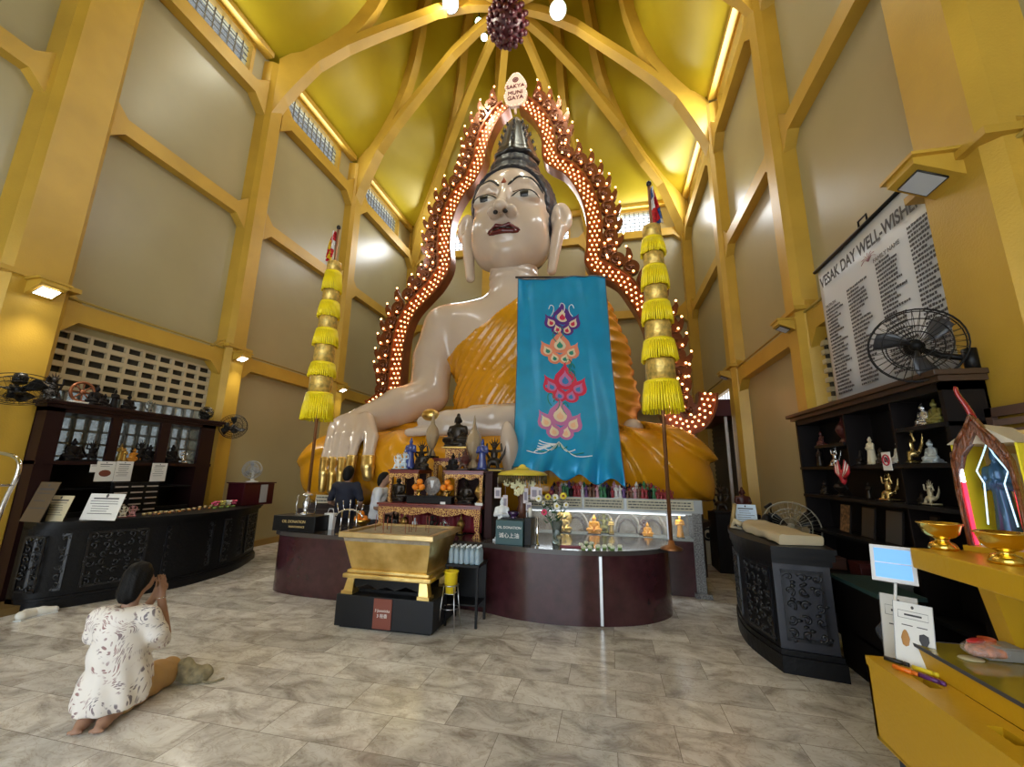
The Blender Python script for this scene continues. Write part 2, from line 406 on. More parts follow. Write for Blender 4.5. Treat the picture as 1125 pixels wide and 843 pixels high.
# ---- vault
HX, HY, HZ = -2.16, 8.35, 13.6
def rsq(a):
    c, s_ = abs(math.cos(a)), abs(math.sin(a)); return min(5.05 / max(c, 1e-6), 5.05 / max(s_, 1e-6))
prof = [(0, 10.62), (.14, 10.75), (.3, 11.0), (.5, 11.45), (.68, 12.0), (.82, 12.7), (.92, 13.5), (.98, 14.4), (1.0, 15.2)]
up = [(2.95, 16.2), (2.4, 17.6), (1.4, 18.6), (0.02, 19)]
V = []; F = []; NA = 96
def spt(a, k):
    if k < len(prof):
        t, z = prof[k]; R0 = rsq(a); R = R0 + (3.15 - R0) * t
        sc_ = math.sin(4 * a) if False else 0
        # between columns the web arches a little higher
        return (HX + R * math.cos(a), HY + R * math.sin(a), z)
    R, z = up[k - len(prof)]; return (HX + R * math.cos(a), HY + R * math.sin(a), z)
K = len(prof) + len(up)
for k in range(K):
    for i in range(NA): V.append(spt(2 * PI * i / NA, k))
for k in range(K - 1):
    for i in range(NA): F.append((k * NA + i, k * NA + (i + 1) % NA, (k + 1) * NA + (i + 1) % NA, (k + 1) * NA + i))
m = MB(); m.add(V, F, 0, True); m.box((XL - T, YF - T, 10.7), (XR + T, HY - 5.05, 10.9))
struct(m, 'ceiling', ceilm)
lowp = [(0, 9.2), (.03, 9.6), (.07, 10.0), (.15, 10.75), (.27, 11.4), (.4, 11.95), (.52, 12.42), (.65, 12.95), (.82, 13.38), (1, 13.6)]
def interp(tb, s): return float(np.interp(s, [q[0] for q in tb], [q[1] for q in tb]))
def rib(x0, y0, wid=.3):
    m = MB(); d = Vector((HX - x0, HY - y0, 0)); L = d.length; d.normalize(); w = Vector((-d.y, d.x, 0))
    rows = []
    for i in range(25):
        s = i / 24 * (1 - .4 / L); zb = interp(lowp, s); dep = .26 + 1.2 * max(0, 1 - s / .16) ** 1.0
        p = Vector((x0, y0, 0)) + d * L * s; hw = wid / 2 * (1 - .45 * s)
        zt = zb + dep
        rows.append([p - w * hw + Vector((0, 0, zb)), p + w * hw + Vector((0, 0, zb)), p + w * hw + Vector((0, 0, zt)), p - w * hw + Vector((0, 0, zt))])
    V = [v for r in rows for v in r]; F = []
    for i in range(24):
        for k in range(4): F.append((i * 4 + k, i * 4 + (k + 1) % 4, i * 4 + 4 + (k + 1) % 4, i * 4 + 4 + k))
    F += [(0, 3, 2, 1), tuple(96 + k for k in range(4))]
    m.add(V, F); return trim(m)
def uprib(x0, y0, wid=.24):
    a = math.atan2(y0 - HY, x0 - HX); pts = [Vector(spt(a, k)) for k in range(K - 2)]; pts[0] = Vector((x0, y0, 10.4))
    m = MB(); w = Vector((-math.sin(a), math.cos(a), 0)); inn = Vector((-math.cos(a), -math.sin(a), 0)); V = []; F = []
    for i, p in enumerate(pts):
        t = (pts[min(i + 1, len(pts) - 1)] - pts[max(0, i - 1)]).normalized(); nrm = w.cross(t); nrm = nrm if nrm.z < 0 or nrm.dot(inn) > 0 else -nrm
        for q in (p - w * wid / 2, p + w * wid / 2): V.append(q - nrm * .02)
        for q in (p + w * wid / 2, p - w * wid / 2): V.append(q + nrm * .28)
    for i in range(len(pts) - 1):
        for k in range(4): F.append((i * 4 + k, i * 4 + (k + 1) % 4, i * 4 + 4 + (k + 1) % 4, i * 4 + 4 + k))
    m.add(V, F); return trim(m)
for (x0, y0) in ((XL + .2, 6.33), (XL + .2, 9.5), (XR - .2, 6.33), (XR - .2, 9.5), (XL + .2, YB - .2), (XR - .2, YB - .2), (-4.0, YB - .2), (-.32, YB - .2),
                 (XL + .2, 3.4), (XR - .2, 3.4), (-4, 3.4), (-.32, 3.4)):
    rib(x0, y0); uprib(x0, y0)
# ================================================================== GREAT SEATED STATUE
CX = -2.1
skin = mat('statue_skin_enamel', (.60, .49, .40), .24, var=.05, vscale=1.2, coat=.4)
robem = mat('statue_robe_enamel', (.68, .30, .008), .27, var=.08, vscale=1.5, coat=.4)
hairm = mat('statue_hair_enamel', (.006, .008, .02), .5, coat=.1)
crownm = mat('statue_crown_enamel', (.010, .010, .012), .3, coat=.3)
goldleaf = mat('gold_leaf', (.55, .34, .08), .3, .85, bump=.3, bscale=7, col2=(.92, .70, .28), vscale=4)
lipm = mat('statue_lip_enamel', (.11, .012, .016), .25, coat=.4)
inkm = mat('statue_line_black', (.012, .011, .012), .35)
eyew = mat('statue_eye_white', (.62, .58, .52), .25)
BUD = thing('seated_statue', 'giant seated statue in orange robe reaching one hand down to its knee', 'statue', (CX, 8.5, 0))
def put(o): o.matrix_parent_inverse = Matrix.Translation((-CX, -8.5, 0)); return o
FD = .15
def hd(P):
    q = P.copy(); q[:, 0] = CX + np.abs(P[:, 0] - CX)
    d = s_ell(q, (CX, 8.98, 7.95), (1.0, 1.03, 1.0))
    d = smin(d, s_ell(q, (CX, 8.82, 7.28), (.90, .86, 1.06)), .25)
    d = smin(d, s_ell(q, (CX, 8.42, 6.52), (.45, .42, .34)), .35)
    d = smin(d, s_ell(q, (CX + .5, 8.4, 7.08), (.34, .34, .42)), .3)
    d = smin(d, s_ell(q, (CX + .62, 8.75, 6.75), (.25, .4, .35)), .3)
    q = q + np.array([0, 0, FD])   # features sit a little lower
    # eye sockets, lids
    d = smax(d, -s_ell(q, (CX + .47, 7.80, 7.93), (.34, .17, .15)), .16)
    d = smin(d, s_ell(q, (CX + .46, 8.17, 7.84), (.34, .24, .155)), .05)
    # brow
    d = smin(d, s_chain(q, [(CX + .12, 8.0, 8.06), (CX + .33, 8.0, 8.25), (CX + .58, 8.1, 8.25), (CX + .83, 8.32, 8.03)], [.05] * 4), .1)
    # nose
    d = smin(d, s_chain(q, [(CX, 8.02, 8.1), (CX, 7.84, 7.75), (CX, 7.66, 7.40)], [.095, .10, .135]), .12)
    d = smin(d, s_ell(q, (CX + .19, 7.84, 7.36), (.15, .19, .13)), .05)
    d = smin(d, s_ell(q, (CX, 7.63, 7.36), (.16, .14, .13)), .05)
    d = smax(d, -s_ell(q, (CX + .11, 7.68, 7.24), (.06, .08, .06)), .03)
    # philtrum, mouth bed, chin cleft
    d = smin(d, s_ell(q, (CX, 8.08, 6.98), (.38, .14, .20)), .12)
    d = smax(d, -s_ell(q, (CX, 7.90, 6.70), (.30, .10, .07)), .1)
    return d
V, F = snet(hd, (CX - 1.15, 7.4, 6.0), (CX + 1.15, 10.1, 9.05), .034)
put(npobj('head', V, F, skin, BUD))
def surf(x, z, y0=7.2):
    y = y0; z = z - FD
    for _ in range(60):
        d = float(hd(np.array([[x, y, z]]))[0])
        if d < .0015: break
        y += max(.002, d * .8)
        if y > 9.3: break
    return y
def drape(pts, r, off=.0):
    return [(x, surf(x, z) - off, z - FD) for x, z in pts]
def smooth_line(cp, n=14):
    cp = np.array(cp, float); t = np.linspace(0, len(cp) - 1, n); out = []
    for q in t:
        i = int(min(q, len(cp) - 2)); f = q - i
        p0 = cp[max(i - 1, 0)]; p1 = cp[i]; p2 = cp[i + 1]; p3 = cp[min(i + 2, len(cp) - 1)]
        out.append(tuple(.5 * ((2 * p1) + (-p0 + p2) * f + (2 * p0 - 5 * p1 + 4 * p2 - p3) * f * f + (-p0 + 3 * p1 - 3 * p2 + p3) * f ** 3)))
    return out
def patch(outline_top, outline_bot, off, m, name, n=12, th=None):
    """a draped patch between an upper and a lower line (x,z lists)"""
    A = smooth_line(outline_top, n + 1); B = smooth_line(outline_bot, n + 1); mb = MB(); K = 5
    def fn(u, v):
        i = int(round(u * n)); x = A[i][0] * (1 - v) + B[i][0] * v; z = A[i][1] * (1 - v) + B[i][1] * v
        return (x, surf(x, z) - off, z - FD)
    mb.grid(fn, n, K); return put(mb.build(name, m, BUD, fixn=False))
for s in (-1, 1):
    X = lambda q: CX + s * q
    # eyebrow
    m = MB(); pts = drape(smooth_line([(X(.10), 8.07), (X(.28), 8.26), (X(.5), 8.31), (X(.70), 8.22), (X(.86), 8.0)], 16), 0, .0)
    m.tube(pts, [.012] + [.03] * 13 + [.022, .008], 6); put(m.build('eyebrow', inkm, BUD))
    up = [(X(.17), 7.80), (X(.3), 7.895), (X(.48), 7.925), (X(.64), 7.885), (X(.78), 7.79)]
    lo = [(X(.17), 7.80), (X(.3), 7.765), (X(.48), 7.745), (X(.64), 7.75), (X(.78), 7.79)]
    patch(up, lo, .008, eyew, 'eye')
    patch([(X(.37) , 7.905), (X(.47), 7.92), (X(.57), 7.90)], [(X(.38), 7.765), (X(.47), 7.745), (X(.56), 7.755)], .014, inkm, 'iris', 6)
    m = MB(); m.tube(drape(smooth_line(up, 12), 0, .01), [.006] + [.018] * 10 + [.006], 5); put(m.build('eyelid_line', inkm, BUD))
    m = MB(); m.tube(drape(smooth_line([(X(.2), 7.93), (X(.47), 8.02), (X(.75), 7.93)], 10), 0, .0), .012, 5); put(m.build('eyelid_fold', mat('statue_fold_brown', (.16, .09, .06), .4), BUD))
    m = MB(); m.ell((X(.11), 7.685, 7.255 - FD), (.055, .05, .045)); put(m.build('nostril', inkm, BUD))
urn = MB(); yy = surf(CX, 8.2); urn.lathe([(0, -.09), (.06, -.06), (.065, -.02), (.03, .05), (0, .11)], 10, (CX, yy, 8.2 - FD), sy=.5); put(urn.build('forehead_mark', mat('urna_red', (.25, .05, .02), .3), BUD))
def lips(P):
    q = P.copy(); q[:, 0] = CX + np.abs(P[:, 0] - CX); q[:, 2] = q[:, 2] + FD; q[:, 0] = CX + (q[:, 0] - CX) / 1.13
    u = s_chain(q, [(CX + .02, 7.89, 7.035), (CX + .13, 7.885, 7.06), (CX + .28, 7.98, 6.985), (CX + .40, 8.11, 6.93)], [.045, .045, .035, .014], .015)
    l = s_chain(q, [(CX, 7.91, 6.935), (CX + .2, 7.95, 6.93), (CX + .39, 8.11, 6.93)], [.062, .052, .014], .02)
    l2 = smin(u, l, .01)
    return l2
V, F = snet(lips, (CX - .52, 7.7, 6.6), (CX + .52, 8.25, 7.05), .017); put(npobj('lips', V, F, lipm, BUD))
m = MB(); m.tube([(CX + s_ * .46, 8.11, 6.93 - FD + .002) if abs(s_) == 1 else (CX + s_ * .46, 7.845 + .26 * abs(s_) ** 2, 6.985 - FD - .05 * abs(s_) ** 2) for s_ in (-1, -.75, -.5, -.25, 0, .25, .5, .75, 1)], .010, 6); put(m.build('mouth_line', inkm, BUD))
def ear(P):
    q = P.copy(); q[:, 0] = np.abs(P[:, 0] - CX)
    R = rotm(0, 0, .35)
    d = s_ell(q, (1.20, 8.85, 7.55), (.27, .10, .42), R)
    d = smax(d, -s_ell(q, (1.18, 8.70, 7.55), (.17, .10, .30), R), .04)
    d = smin(d, s_chain(q, [(1.06, 8.8, 7.75), (1.13, 8.74, 7.5), (1.12, 8.76, 7.3)], [.06, .06, .07]), .05)
    lobe = s_chain(q, [(1.14, 8.82, 7.25), (1.06, 8.75, 6.7), (.98, 8.68, 6.12)], [.16, .135, .11], .02)
    d = smin(d, lobe, .08)
    return smax(d, -s_chain(q, [(1.06, 8.6, 6.95), (1.0, 8.54, 6.3)], [.04, .03]), .04)
V, F = snet(ear, (CX - 1.65, 8.3, 5.9), (CX + 1.65, 9.2, 8.1), .035); 
side = V[:, 0] > CX
for sd in (True, False):
    keep = side == sd; ids = -np.ones(len(V), int); ids[keep] = np.arange(keep.sum()); Fk = F[keep[F].all(1)]
    put(npobj('ear', V[keep], ids[Fk], skin, BUD))
def hair(P):
    d = s_ell(P, (CX, 9.0, 7.98), (1.06, 1.08, 1.06))
    d = np.minimum(d, s_ell(P, (CX, 9.05, 7.4), (1.0, .92, 1.1)))
    d = smin(d, s_ell(P, (CX, 9.0, 8.95), (.66, .66, .52)), .12)
    d = smax(d, -((P[:, 1] - 8.10) * .94 + (P[:, 2] - 8.68) * .34 - .10 * np.cos((P[:, 0] - CX) * 1.5)), .03)
    return d - .028 * np.abs(np.sin(P[:, 0] * 20) * np.sin(P[:, 1] * 20) * np.sin(P[:, 2] * 20)) ** .5
V, F = snet(hair, (CX - 1.2, 7.8, 6.2), (CX + 1.2, 10.2, 9.65), .034); put(npobj('hair', V, F, hairm, BUD))
cr = MB(); wv = lambda a, z: 1 + .06 * math.cos(8 * a)
cr.lathe([(.56, 9.3), (.60, 9.36), (.57, 9.42), (.52, 9.46), (.53, 9.52), (.50, 9.6), (.44, 9.8), (.38, 10.0), (.31, 10.25), (.23, 10.5), (.12, 10.68), (.0, 10.84)], 32, (CX + .03, 9.0, 0), wav=wv)
for k in range(8):
    a = 2 * PI * k / 8
    for (r, z, h) in ((.46, 9.66, .16), (.40, 9.9, .15), (.33, 10.14, .14), (.25, 10.38, .13)):
        M = Matrix.Translation((CX + .03, 9.0, 0)) @ Matrix.Rotation(a, 4, 'Z')
        cr.tube([(r - .04, 0, z), (r + .05, 0, z + h * .5), (r + .03, 0, z + h * .8), (r + .07, 0, z + h)], [.04, .04, .025, .006], 6, M=M)
put(cr.build('crown', crownm, BUD))
neckr = [5.98, 6.14, 6.30]
def bodyskin(P):
    d = s_ell(P, (-2.05, 9.0, 4.55), (1.72, .88, 1.15))
    d = smin(d, s_ell(P, (-2.05, 8.95, 3.1), (1.25, .85, 1.3)), .3)
    d = smin(d, s_cap(P, (-3.45, 9.0, 5.05), (-.6, 9.0, 5.05), .56, .56), .3)
    nk = s_cap(P, (-2.05, 9.0, 5.2), (-2.09, 8.95, 6.9), .60, .56)
    for z in neckr: nk = nk - .025 * np.exp(-((P[:, 2] - z) / .045) ** 2)
    d = smin(d, nk, .28)
    d = smin(d, s_chain(P, [(-3.75, 8.95, 5.0), (-3.95, 8.8, 4.2), (-3.92, 8.55, 3.35)], [.55, .47, .43], .1), .12)
    d = smin(d, s_chain(P, [(-3.92, 8.55, 3.25), (-4.3, 7.95, 2.92), (-4.78, 7.36, 2.52)], [.43, .39, .29], .1), .12)
    return d
HANDF = []   # finger chains (points, radii)
def pp(px, py, Y): return tuple(at(px, py, Y=Y))
for k, (kx, ky, mx, my, tx, ty) in enumerate([(364, 480, 358, 502, 354, 537), (373, 475, 367.5, 502, 363.5, 539), (383, 473, 377, 502, 373, 537), (393, 474, 387, 500, 383, 528)]):
    HANDF.append(([pp(kx + 4, ky - 8, 7.0), pp(kx, ky + 4, 6.76), pp(mx, my, 6.55), pp((mx + tx) / 2, (my + ty) / 2, 6.46), pp(tx, ty, 6.46)], [.13, .105, .078, .072, .055]))
HANDF.append(([pp(402, 462, 7.1), pp(408, 480, 6.8), pp(405, 500, 6.58), pp(404, 513, 6.5), pp(404, 523, 6.5)], [.17, .13, .10, .10, .08]))
def hand(P):
    d = s_chain(P, [(-4.70, 7.45, 2.58), (-4.82, 7.2, 2.38)], [.29, .32])
    d = smin(d, s_ell(P, tuple(np.array(pp(388, 474, 7.1)) + (0, 0, .02)), (.52, .28, .30), rotm(.35, .15, 0)), .12)
    for pts, rs in HANDF: d = smin(d, s_chain(P, pts, rs, .02), .035)
    return d
def body_all(P): return smin(bodyskin(P), hand(P), .06)
V, F = snet(body_all, (-5.8, 6.4, 1.05), (.2, 10.1, 6.75), .045); put(npobj('body', V, F, skin, BUD))
for pts, rs in HANDF:
    def tip(P, pts=pts, rs=rs):
        return smax(s_chain(P, pts, [r + .012 for r in rs], .02), P[:, 2] - (pts[2][2] - .0), .01)
    a = np.array(pts[2:]); lo = a.min(0) - .2; hi = a.max(0) + .2
    V, F = snet(tip, lo, hi, .022); put(npobj('gilded_fingertip', V, F, goldleaf, BUD))
def fold(u, amp, sharp=.6): return amp * (1 - np.abs(np.sin(u)) ** sharp)
def saw(u, amp):
    t = u - np.floor(u); return amp * np.where(t < .85, t / .85, (1 - t) / .15)
def robe_up(P):
    x, y, z = P.T
    d = s_ell(P, (-2.05, 9.0, 4.55), (1.78, .95, 1.22)); d = smin(d, s_ell(P, (-2.05, 8.95, 3.0), (1.36, .95, 1.4)), .3)
    d = smin(d, s_cap(P, (-2.2, 9.0, 5.1), (-.6, 9.0, 5.05), .60, .62), .3)
    edge = -((x + 1.8) * .616 - (z - 5.42) * .788) + .10 * np.sin((z - 4.2) * 2.5)
    u = (.86 * x - .50 * z) + .10 * np.sin(z * 1.3 + x)
    d = d - fold(u * 19, .055) - .03 * np.sin(u * 5)
    d = smax(d, edge, .03)
    # thick hem along the edge
    hem = smax(np.abs(edge + .05) - .06, s_ell(P, (-2.05, 9.0, 4.55), (1.87, 1.04, 1.31)), .03)
    arm = s_chain(P, [(-.40, 8.98, 5.05), (-.06, 8.8, 4.1), (.02, 8.55, 3.0), (-.05, 8.0, 2.5)], [.60, .54, .60, .5], .15)
    arm = arm - fold((z + .25 * x + .05 * np.sin(y * 5)) * PI / .25, .06, .8)
    return smin(d, arm, .08)
KNEEC = np.array([.1, 2.75])
def robe_low(P):
    x, y, z = P.T
    d = s_chain(P, [(-5.33, 7.45, 1.62), (-3.6, 7.35, 1.62), (-2.1, 7.3, 1.55), (-.4, 7.35, 1.6), (.95, 7.6, 1.66)], [.64, .68, .70, .68, .66], .15)
    d = smin(d, s_chain(P, [(-5.2, 7.7, 1.6), (-3.3, 8.8, 1.9), (-1, 8.8, 1.9), (.95, 7.9, 1.65)], [.64, .95, .95, .66], .15), .3)
    d = smin(d, s_ell(P, (-2.05, 8.5, 2.05), (1.9, 1.1, .75)), .3)
    ang = np.arctan2(-(z - 2.9), (x + .45)); rad = np.sqrt((z - 2.9) ** 2 + (x + .45) ** 2)
    wR = 1 / (1 + np.exp(-(x + .6) * 5)); wL = 1 / (1 + np.exp((x + 4.3) * 4))
    f = saw(ang * 3.8 + .2 * np.sin(rad * 2.2) + .3, .16) * wR * np.clip(rad / 1.2, 0, 1)
    angL = np.arctan2(-(z - 2.5), -(x + 3.6)); f = f + saw(angL * 2.6, .09) * wL
    mid = (1 - wR) * (1 - wL); f = f + mid * saw((z * .9 + x * .6 + .15 * np.sin(x * 3)) * 1.6, .06)
    d = d - f
    return smax(d, .9 - z, .03)
def robe(P): return smin(robe_up(P), robe_low(P), .06)
V, F = snet(robe, (-6.35, 6.3, .86), (2.05, 10.2, 5.95), .043); put(npobj('robe', V, F, robem, BUD))
def lap(P):
    P = P + np.array([0, 0, .09])
    d = s_chain(P, [(-3.30, 6.98, 2.56), (-2.8, 6.95, 2.60), (-1.95, 7.0, 2.62), (-1.35, 7.35, 2.6)], [.10, .15, .22, .3], .05)
    for k in range(3): d = smin(d, s_chain(P, [(-3.50 + .1 * k, 6.86 + .1 * k, 2.35 + .045 * k), (-2.8, 6.86, 2.38 + .05 * k), (-1.8, 7.0, 2.42)], [.075, .09, .16], .02), .02)
    d = smin(d, s_chain(P, [(-2.4, 7.3, 2.7), (-1.2, 7.9, 2.7), (-.3, 8.2, 2.7)], [.2, .33, .35], .1), .1)
    d = smin(d, s_ell(P, (-1.53, 6.52, 2.0), (.15, .2, .5), rotm(0, -.12, 0)), .06)
    return d
V, F = snet(lap, (-3.75, 6.1, 1.35), (.2, 8.7, 3.15), .04); put(npobj('lap_hand', V, F, skin, BUD))
m = MB(); m.ell((-3.08, 6.83, 2.57), (.17, .09, .11)); put(m.build('gilded_thumb', goldleaf, BUD))
m = MB(); m.ell((.45, 7.7, 2.36), (.2, .3, .2)); put(m.build('heel', skin, BUD))
m = MB(); m.slab([(-5.6, 7.0), (1.2, 7.0), (1.5, 7.6), (1.2, 9.6), (-5.4, 9.6), (-5.8, 7.6)], 0, .95); m.slab([(-5.7, 6.95), (1.3, 6.95), (1.6, 7.6), (1.3, 9.65), (-5.5, 9.65), (-5.9, 7.6)], .78, .86)
put(m.build('plinth', mat('plinth_dark', (.05, .035, .03), .4), BUD))
# ================================================================== LIT AUREOLE BEHIND THE STATUE
YA = 9.3
copper = mat('aureole_copper_enamel', (.24, .06, .015), .3, .35, var=.25, vscale=3, coat=.3)
copperd = mat('aureole_ornament_enamel', (.20, .06, .022), .25, .45, coat=.4)
bulbm = mat('warm_bulb_glass', (1, .7, .4), .4, emit=(1, .48, .17), es=7)
pinkm = mat('plaque_pink', (.70, .50, .42), .4)
pinkb = mat('plaque_bulbs', (.8, .7, .6), .4, emit=(1, .8, .6), es=.35)
def ppx(l, Y): return [np.array(at(x, y, Y=Y))[[0, 2]] for x, y in l]
cl = {-1: [(556, 117), (545, 128), (536, 143), (530, 160), (527, 177), (517, 199), (505, 214), (496, 231), (490, 251), (488.5, 273), (489, 292), (480, 310), (466, 326), (452, 342), (443, 362), (438, 388), (436, 412), (434, 432), (427, 446), (416, 446), (409, 436)],
      1: [(576, 114), (590, 126), (600, 142), (603.5, 158), (604.5, 174), (613, 181), (626, 188), (638, 202), (648, 222), (653, 246), (653, 272), (652, 290), (668, 300), (686, 311), (700, 330), (713, 352), (721, 378), (726, 406), (728, 432), (736, 456), (750, 469), (767, 463), (776, 446), (777, 432)]}
AUR = thing('aureole', 'tall pointed aureole frame set with rows of lit orange bulbs behind the statue', 'aureole', (CX, YA, 0))
def puta(o, T=None): o.matrix_parent_inverse = Matrix.Translation((-CX, -YA, 0)); return o
BW = .145
slots = []; orn = []
for s in (-1, 1):
    raw = ppx(cl[s], YA); P2 = smooth_line(raw, 180); P2 = np.array(P2); d = np.gradient(P2, axis=0); d /= np.linalg.norm(d, axis=1)[:, None]
    nrm = np.stack([d[:, 1], -d[:, 0]], 1) * (1 if s < 0 else -1)   # outward
    if s < 0: nrm = -nrm if (nrm[60, 0] > 0) else nrm
    else: nrm = -nrm if (nrm[60, 0] < 0) else nrm
    L = np.concatenate([[0], np.cumsum(np.linalg.norm(np.diff(P2, axis=0), axis=1))])
    m = MB(); V = []; F = []
    prof_ = [(-BW - .05, 0), (-BW - .05, -.10), (-BW, -.10), (-BW, -.03), (BW, -.03), (BW, -.10), (BW + .05, -.10), (BW + .05, 0), (BW + .05, .25), (-BW - .05, .25)]
    for p, n_ in zip(P2, nrm):
        for (o_, yy) in prof_: q = p + n_ * o_; V.append((q[0], YA + yy, q[1]))
    K_ = len(prof_)
    for i in range(len(P2) - 1):
        for k in range(K_): F.append((i * K_ + k, i * K_ + (k + 1) % K_, (i + 1) * K_ + (k + 1) % K_, (i + 1) * K_ + k))
    F += [tuple(range(K_)), tuple((len(P2) - 1) * K_ + k for k in range(K_))]
    m.add(V, F); puta(m.build('band', copper, AUR))
    at_ = lambda l: (np.array([np.interp(l, L, P2[:, 0]), np.interp(l, L, P2[:, 1])]), np.array([np.interp(l, L, nrm[:, 0]), np.interp(l, L, nrm[:, 1])]))
    l = .08; j = 0
    while l < L[-1]:
        p, n_ = at_(l)
        for o_ in ((-.112, 0, .112) if j % 2 else (-.056, .056)):
            q = p + n_ * o_; slots.append((q[0], YA - .05, q[1]))
        l += .125; j += 1
    l = .25
    while l < L[-1] - (1.1 if s > 0 else .9):
        p, n_ = at_(l); q = p + n_ * (BW + .03); a = math.atan2(n_[1] + .35, n_[0]); orn.append((q, a, s)); l += .36
# rear brace carrying the aureole down to the plinth
for x in (-5.4, 1.35): m = MB(); m.tube([(x, YA + .35, .0), (x, YA + .3, 3.4)], .10, 8); puta(m.build('support_post', copper, AUR))
b0 = MB(); b0.ell((0, 0, 0), (.021, .021, .021), 8, 6); b0o = b0.build('light_bulb', bulbm, AUR)
slots.sort(key=lambda q: q[0] ** 2 + q[1] ** 2 + (q[2] - HC) ** 2)
step = slots[:100]
for k, q in enumerate(step):
    o = b0o if k == 0 else b0o.copy()
    if k: C.objects.link(o)
    o.location = (q[0] - CX, q[1] - YA, q[2])
rest = MB()
for q in slots[100:]: rest.ell(q, (.021, .021, .021), 8, 6)
o = rest.build('light_bulb', bulbm, AUR); puta(o); tag(o, kind='stuff')
# flame ornaments: a swirl with a hooked tip
om = MB()
out = []
for k in range(15): a = PI * .62 + 1.5 * PI * k / 14 ; out.append((.17 + .15 * math.cos(a), .15 * math.sin(a)))
out += [(.40, .09), (.49, .18), (.51, .29), (.44, .24), (.33, .20), (.22, .18)]
om.prism(out, -.05, .07)
sp = [(.17 + (.13 - .011 * k) * math.cos(.6 + k * .62), -.06, (.13 - .011 * k) * math.sin(.6 + k * .62)) for k in range(11)]
om.tube(sp, [.022] * 10 + [.03], 6); om.ell((.17, -.05, .0), (.05, .04, .05), 8, 6)
om.tube([(-.02, 0, 0), (.06, 0, 0)], .05, 6)
ob = MB()
for q in ((.50, -.06, .28), (.33, -.075, .12), (.10, -.075, -.08)): ob.ell(q, (.02, .02, .02), 6, 5)
o0 = None
for (q, a, s) in orn:
    if o0 is None:
        o0 = om.build('flame_ornament', copperd, AUR); c0 = ob.build('bulb_string', bulbm, o0); c0['kind'] = 'stuff'; o = o0
    else:
        o = o0.copy(); C.objects.link(o); c = c0.copy(); C.objects.link(c); c.parent = o
    o.location = (q[0] - CX, 0, q[1])
    M = Matrix.Rotation(-a, 4, 'Y')
    if s < 0: M = Matrix.Rotation(-a, 4, 'Y') @ Matrix.Diagonal((1, 1, -1, 1))
    sc_ = Matrix.Diagonal((1.22, 1.2, 1.3, 1)); o.matrix_basis = Matrix.Translation((q[0] - CX, 0, q[1])) @ M @ sc_
# name plaque at the tip
pc = at(566.5, 99, Y=9.2); PL = thing('name_plaque', 'small pink lettered plaque on the tip of the aureole', 'plaque', pc)
pts = []
for k in range(40):
    t = k / 39 * 2 * PI - PI / 2; z = math.sin(t); w_ = .34 * abs(math.cos(t)) ** .6 * (1.0 - .32 * max(0, z)) * (1 - .28 * math.exp(-((z + .02) / .12) ** 2)) * (1 - .45 * max(0, z - .45))
    pts.append((w_ * (1 if math.cos(t) > 0 else -1), z * .56))
m = MB(); m.prism(pts, -.03, .06); m.box((-.03, .0, -.75), (.03, .05, -.4)); m.build('board', pinkm, PL)
m = MB()
for i in range(0, 40, 1): m.ell((pts[i][0] * .94, -.04, pts[i][1] * .94), (.016, .012, .016), 6, 4)
m.build('bulb_border', pinkb, PL)
pl = mat('plaque_letter_red', (.12, .012, .02), .5)
textm('SAKYA', .17, frame((0, -.035, .09), (1, 0, 0)), pl, PL, depth=.01); textm('MUNI', .17, frame((0, -.035, -.12), (1, 0, 0)), pl, PL, depth=.01); textm('GAYA', .17, frame((0, -.035, -.29), (1, 0, 0)), pl, PL, depth=.01)
m = MB(); m.tube([(.075 * math.cos(a * PI / 6), -.035, .31 + .075 * math.sin(a * PI / 6)) for a in range(13)], .012, 5)
for a in range(4): m.tube([(-.07 * math.cos(a * PI / 4), -.035, .31 - .07 * math.sin(a * PI / 4)), (.07 * math.cos(a * PI / 4), -.035, .31 + .07 * math.sin(a * PI / 4))], .008, 4)
m.build('wheel_emblem', pl, PL)
# ================================================================== BLUE BANNER
bluem = mat('banner_blue_satin', (.0, .30, .60), .36, .2, var=.06, vscale=3, sheen=.3)
EL = [(0, 569, 305, 7.72), (.45, 567.5, 395, 7.45), (.72, 565, 455, 6.85), (.86, 563.5, 490, 6.42), (1, 562, 516, 6.3)]
ER = [(0, 665, 305, 7.72), (.45, 672.5, 400, 7.45), (.72, 679, 462, 6.85), (.86, 683, 498, 6.42), (1, 688, 533, 6.3)]
def edge(E_, v):
    a = [q[0] for q in E_]; Yv = sum(np.interp(min(1, max(0, v + dv)), a, [q[3] for q in E_]) for dv in (-.12, -.09, -.06, -.03, 0, .03, .06, .09, .12)) / 9
    return at(np.interp(v, a, [q[1] for q in E_]), np.interp(v, a, [q[2] for q in E_]), Y=Yv)
def banner(u, v, off=0.):
    p = edge(EL, v) * (1 - u) + edge(ER, v) * u
    w = .028 * math.sin(u * 13 + 1.5 * v) * (.3 + v) + .03 * math.sin(u * 5.1 + 3 * v + .5) + .014 * math.sin(u * 27 - 6 * v)
    w += .05 * max(0, v - .82) / .18 * math.sin(u * 31 + 9 * v) + .05 * max(0, v - .7) * math.sin(u * 47 + v * 30)
    w += .02 * math.exp(-((v - .06) / .08) ** 2) * math.sin(u * 18)
    sag = .025 * math.sin(u * PI * 2.0) * (1 - v) * math.exp(-v * 6)
    bot = .06 * math.sin(u * 23) * max(0, v - .93) / .07
    return (p[0], p[1] + w - off, p[2] - sag + bot)
BN = thing('banner', 'long bright blue satin banner embroidered with lotuses over the statue chest and lap', 'banner', (-.8, 7, 0))
def putb(o): o.matrix_parent_inverse = Matrix.Translation((.8, -7, 0)); return o
m = MB(); m.grid(lambda u, v: banner(u, v), 90, 130); o = putb(m.build('cloth', bluem, BN, fixn=False))
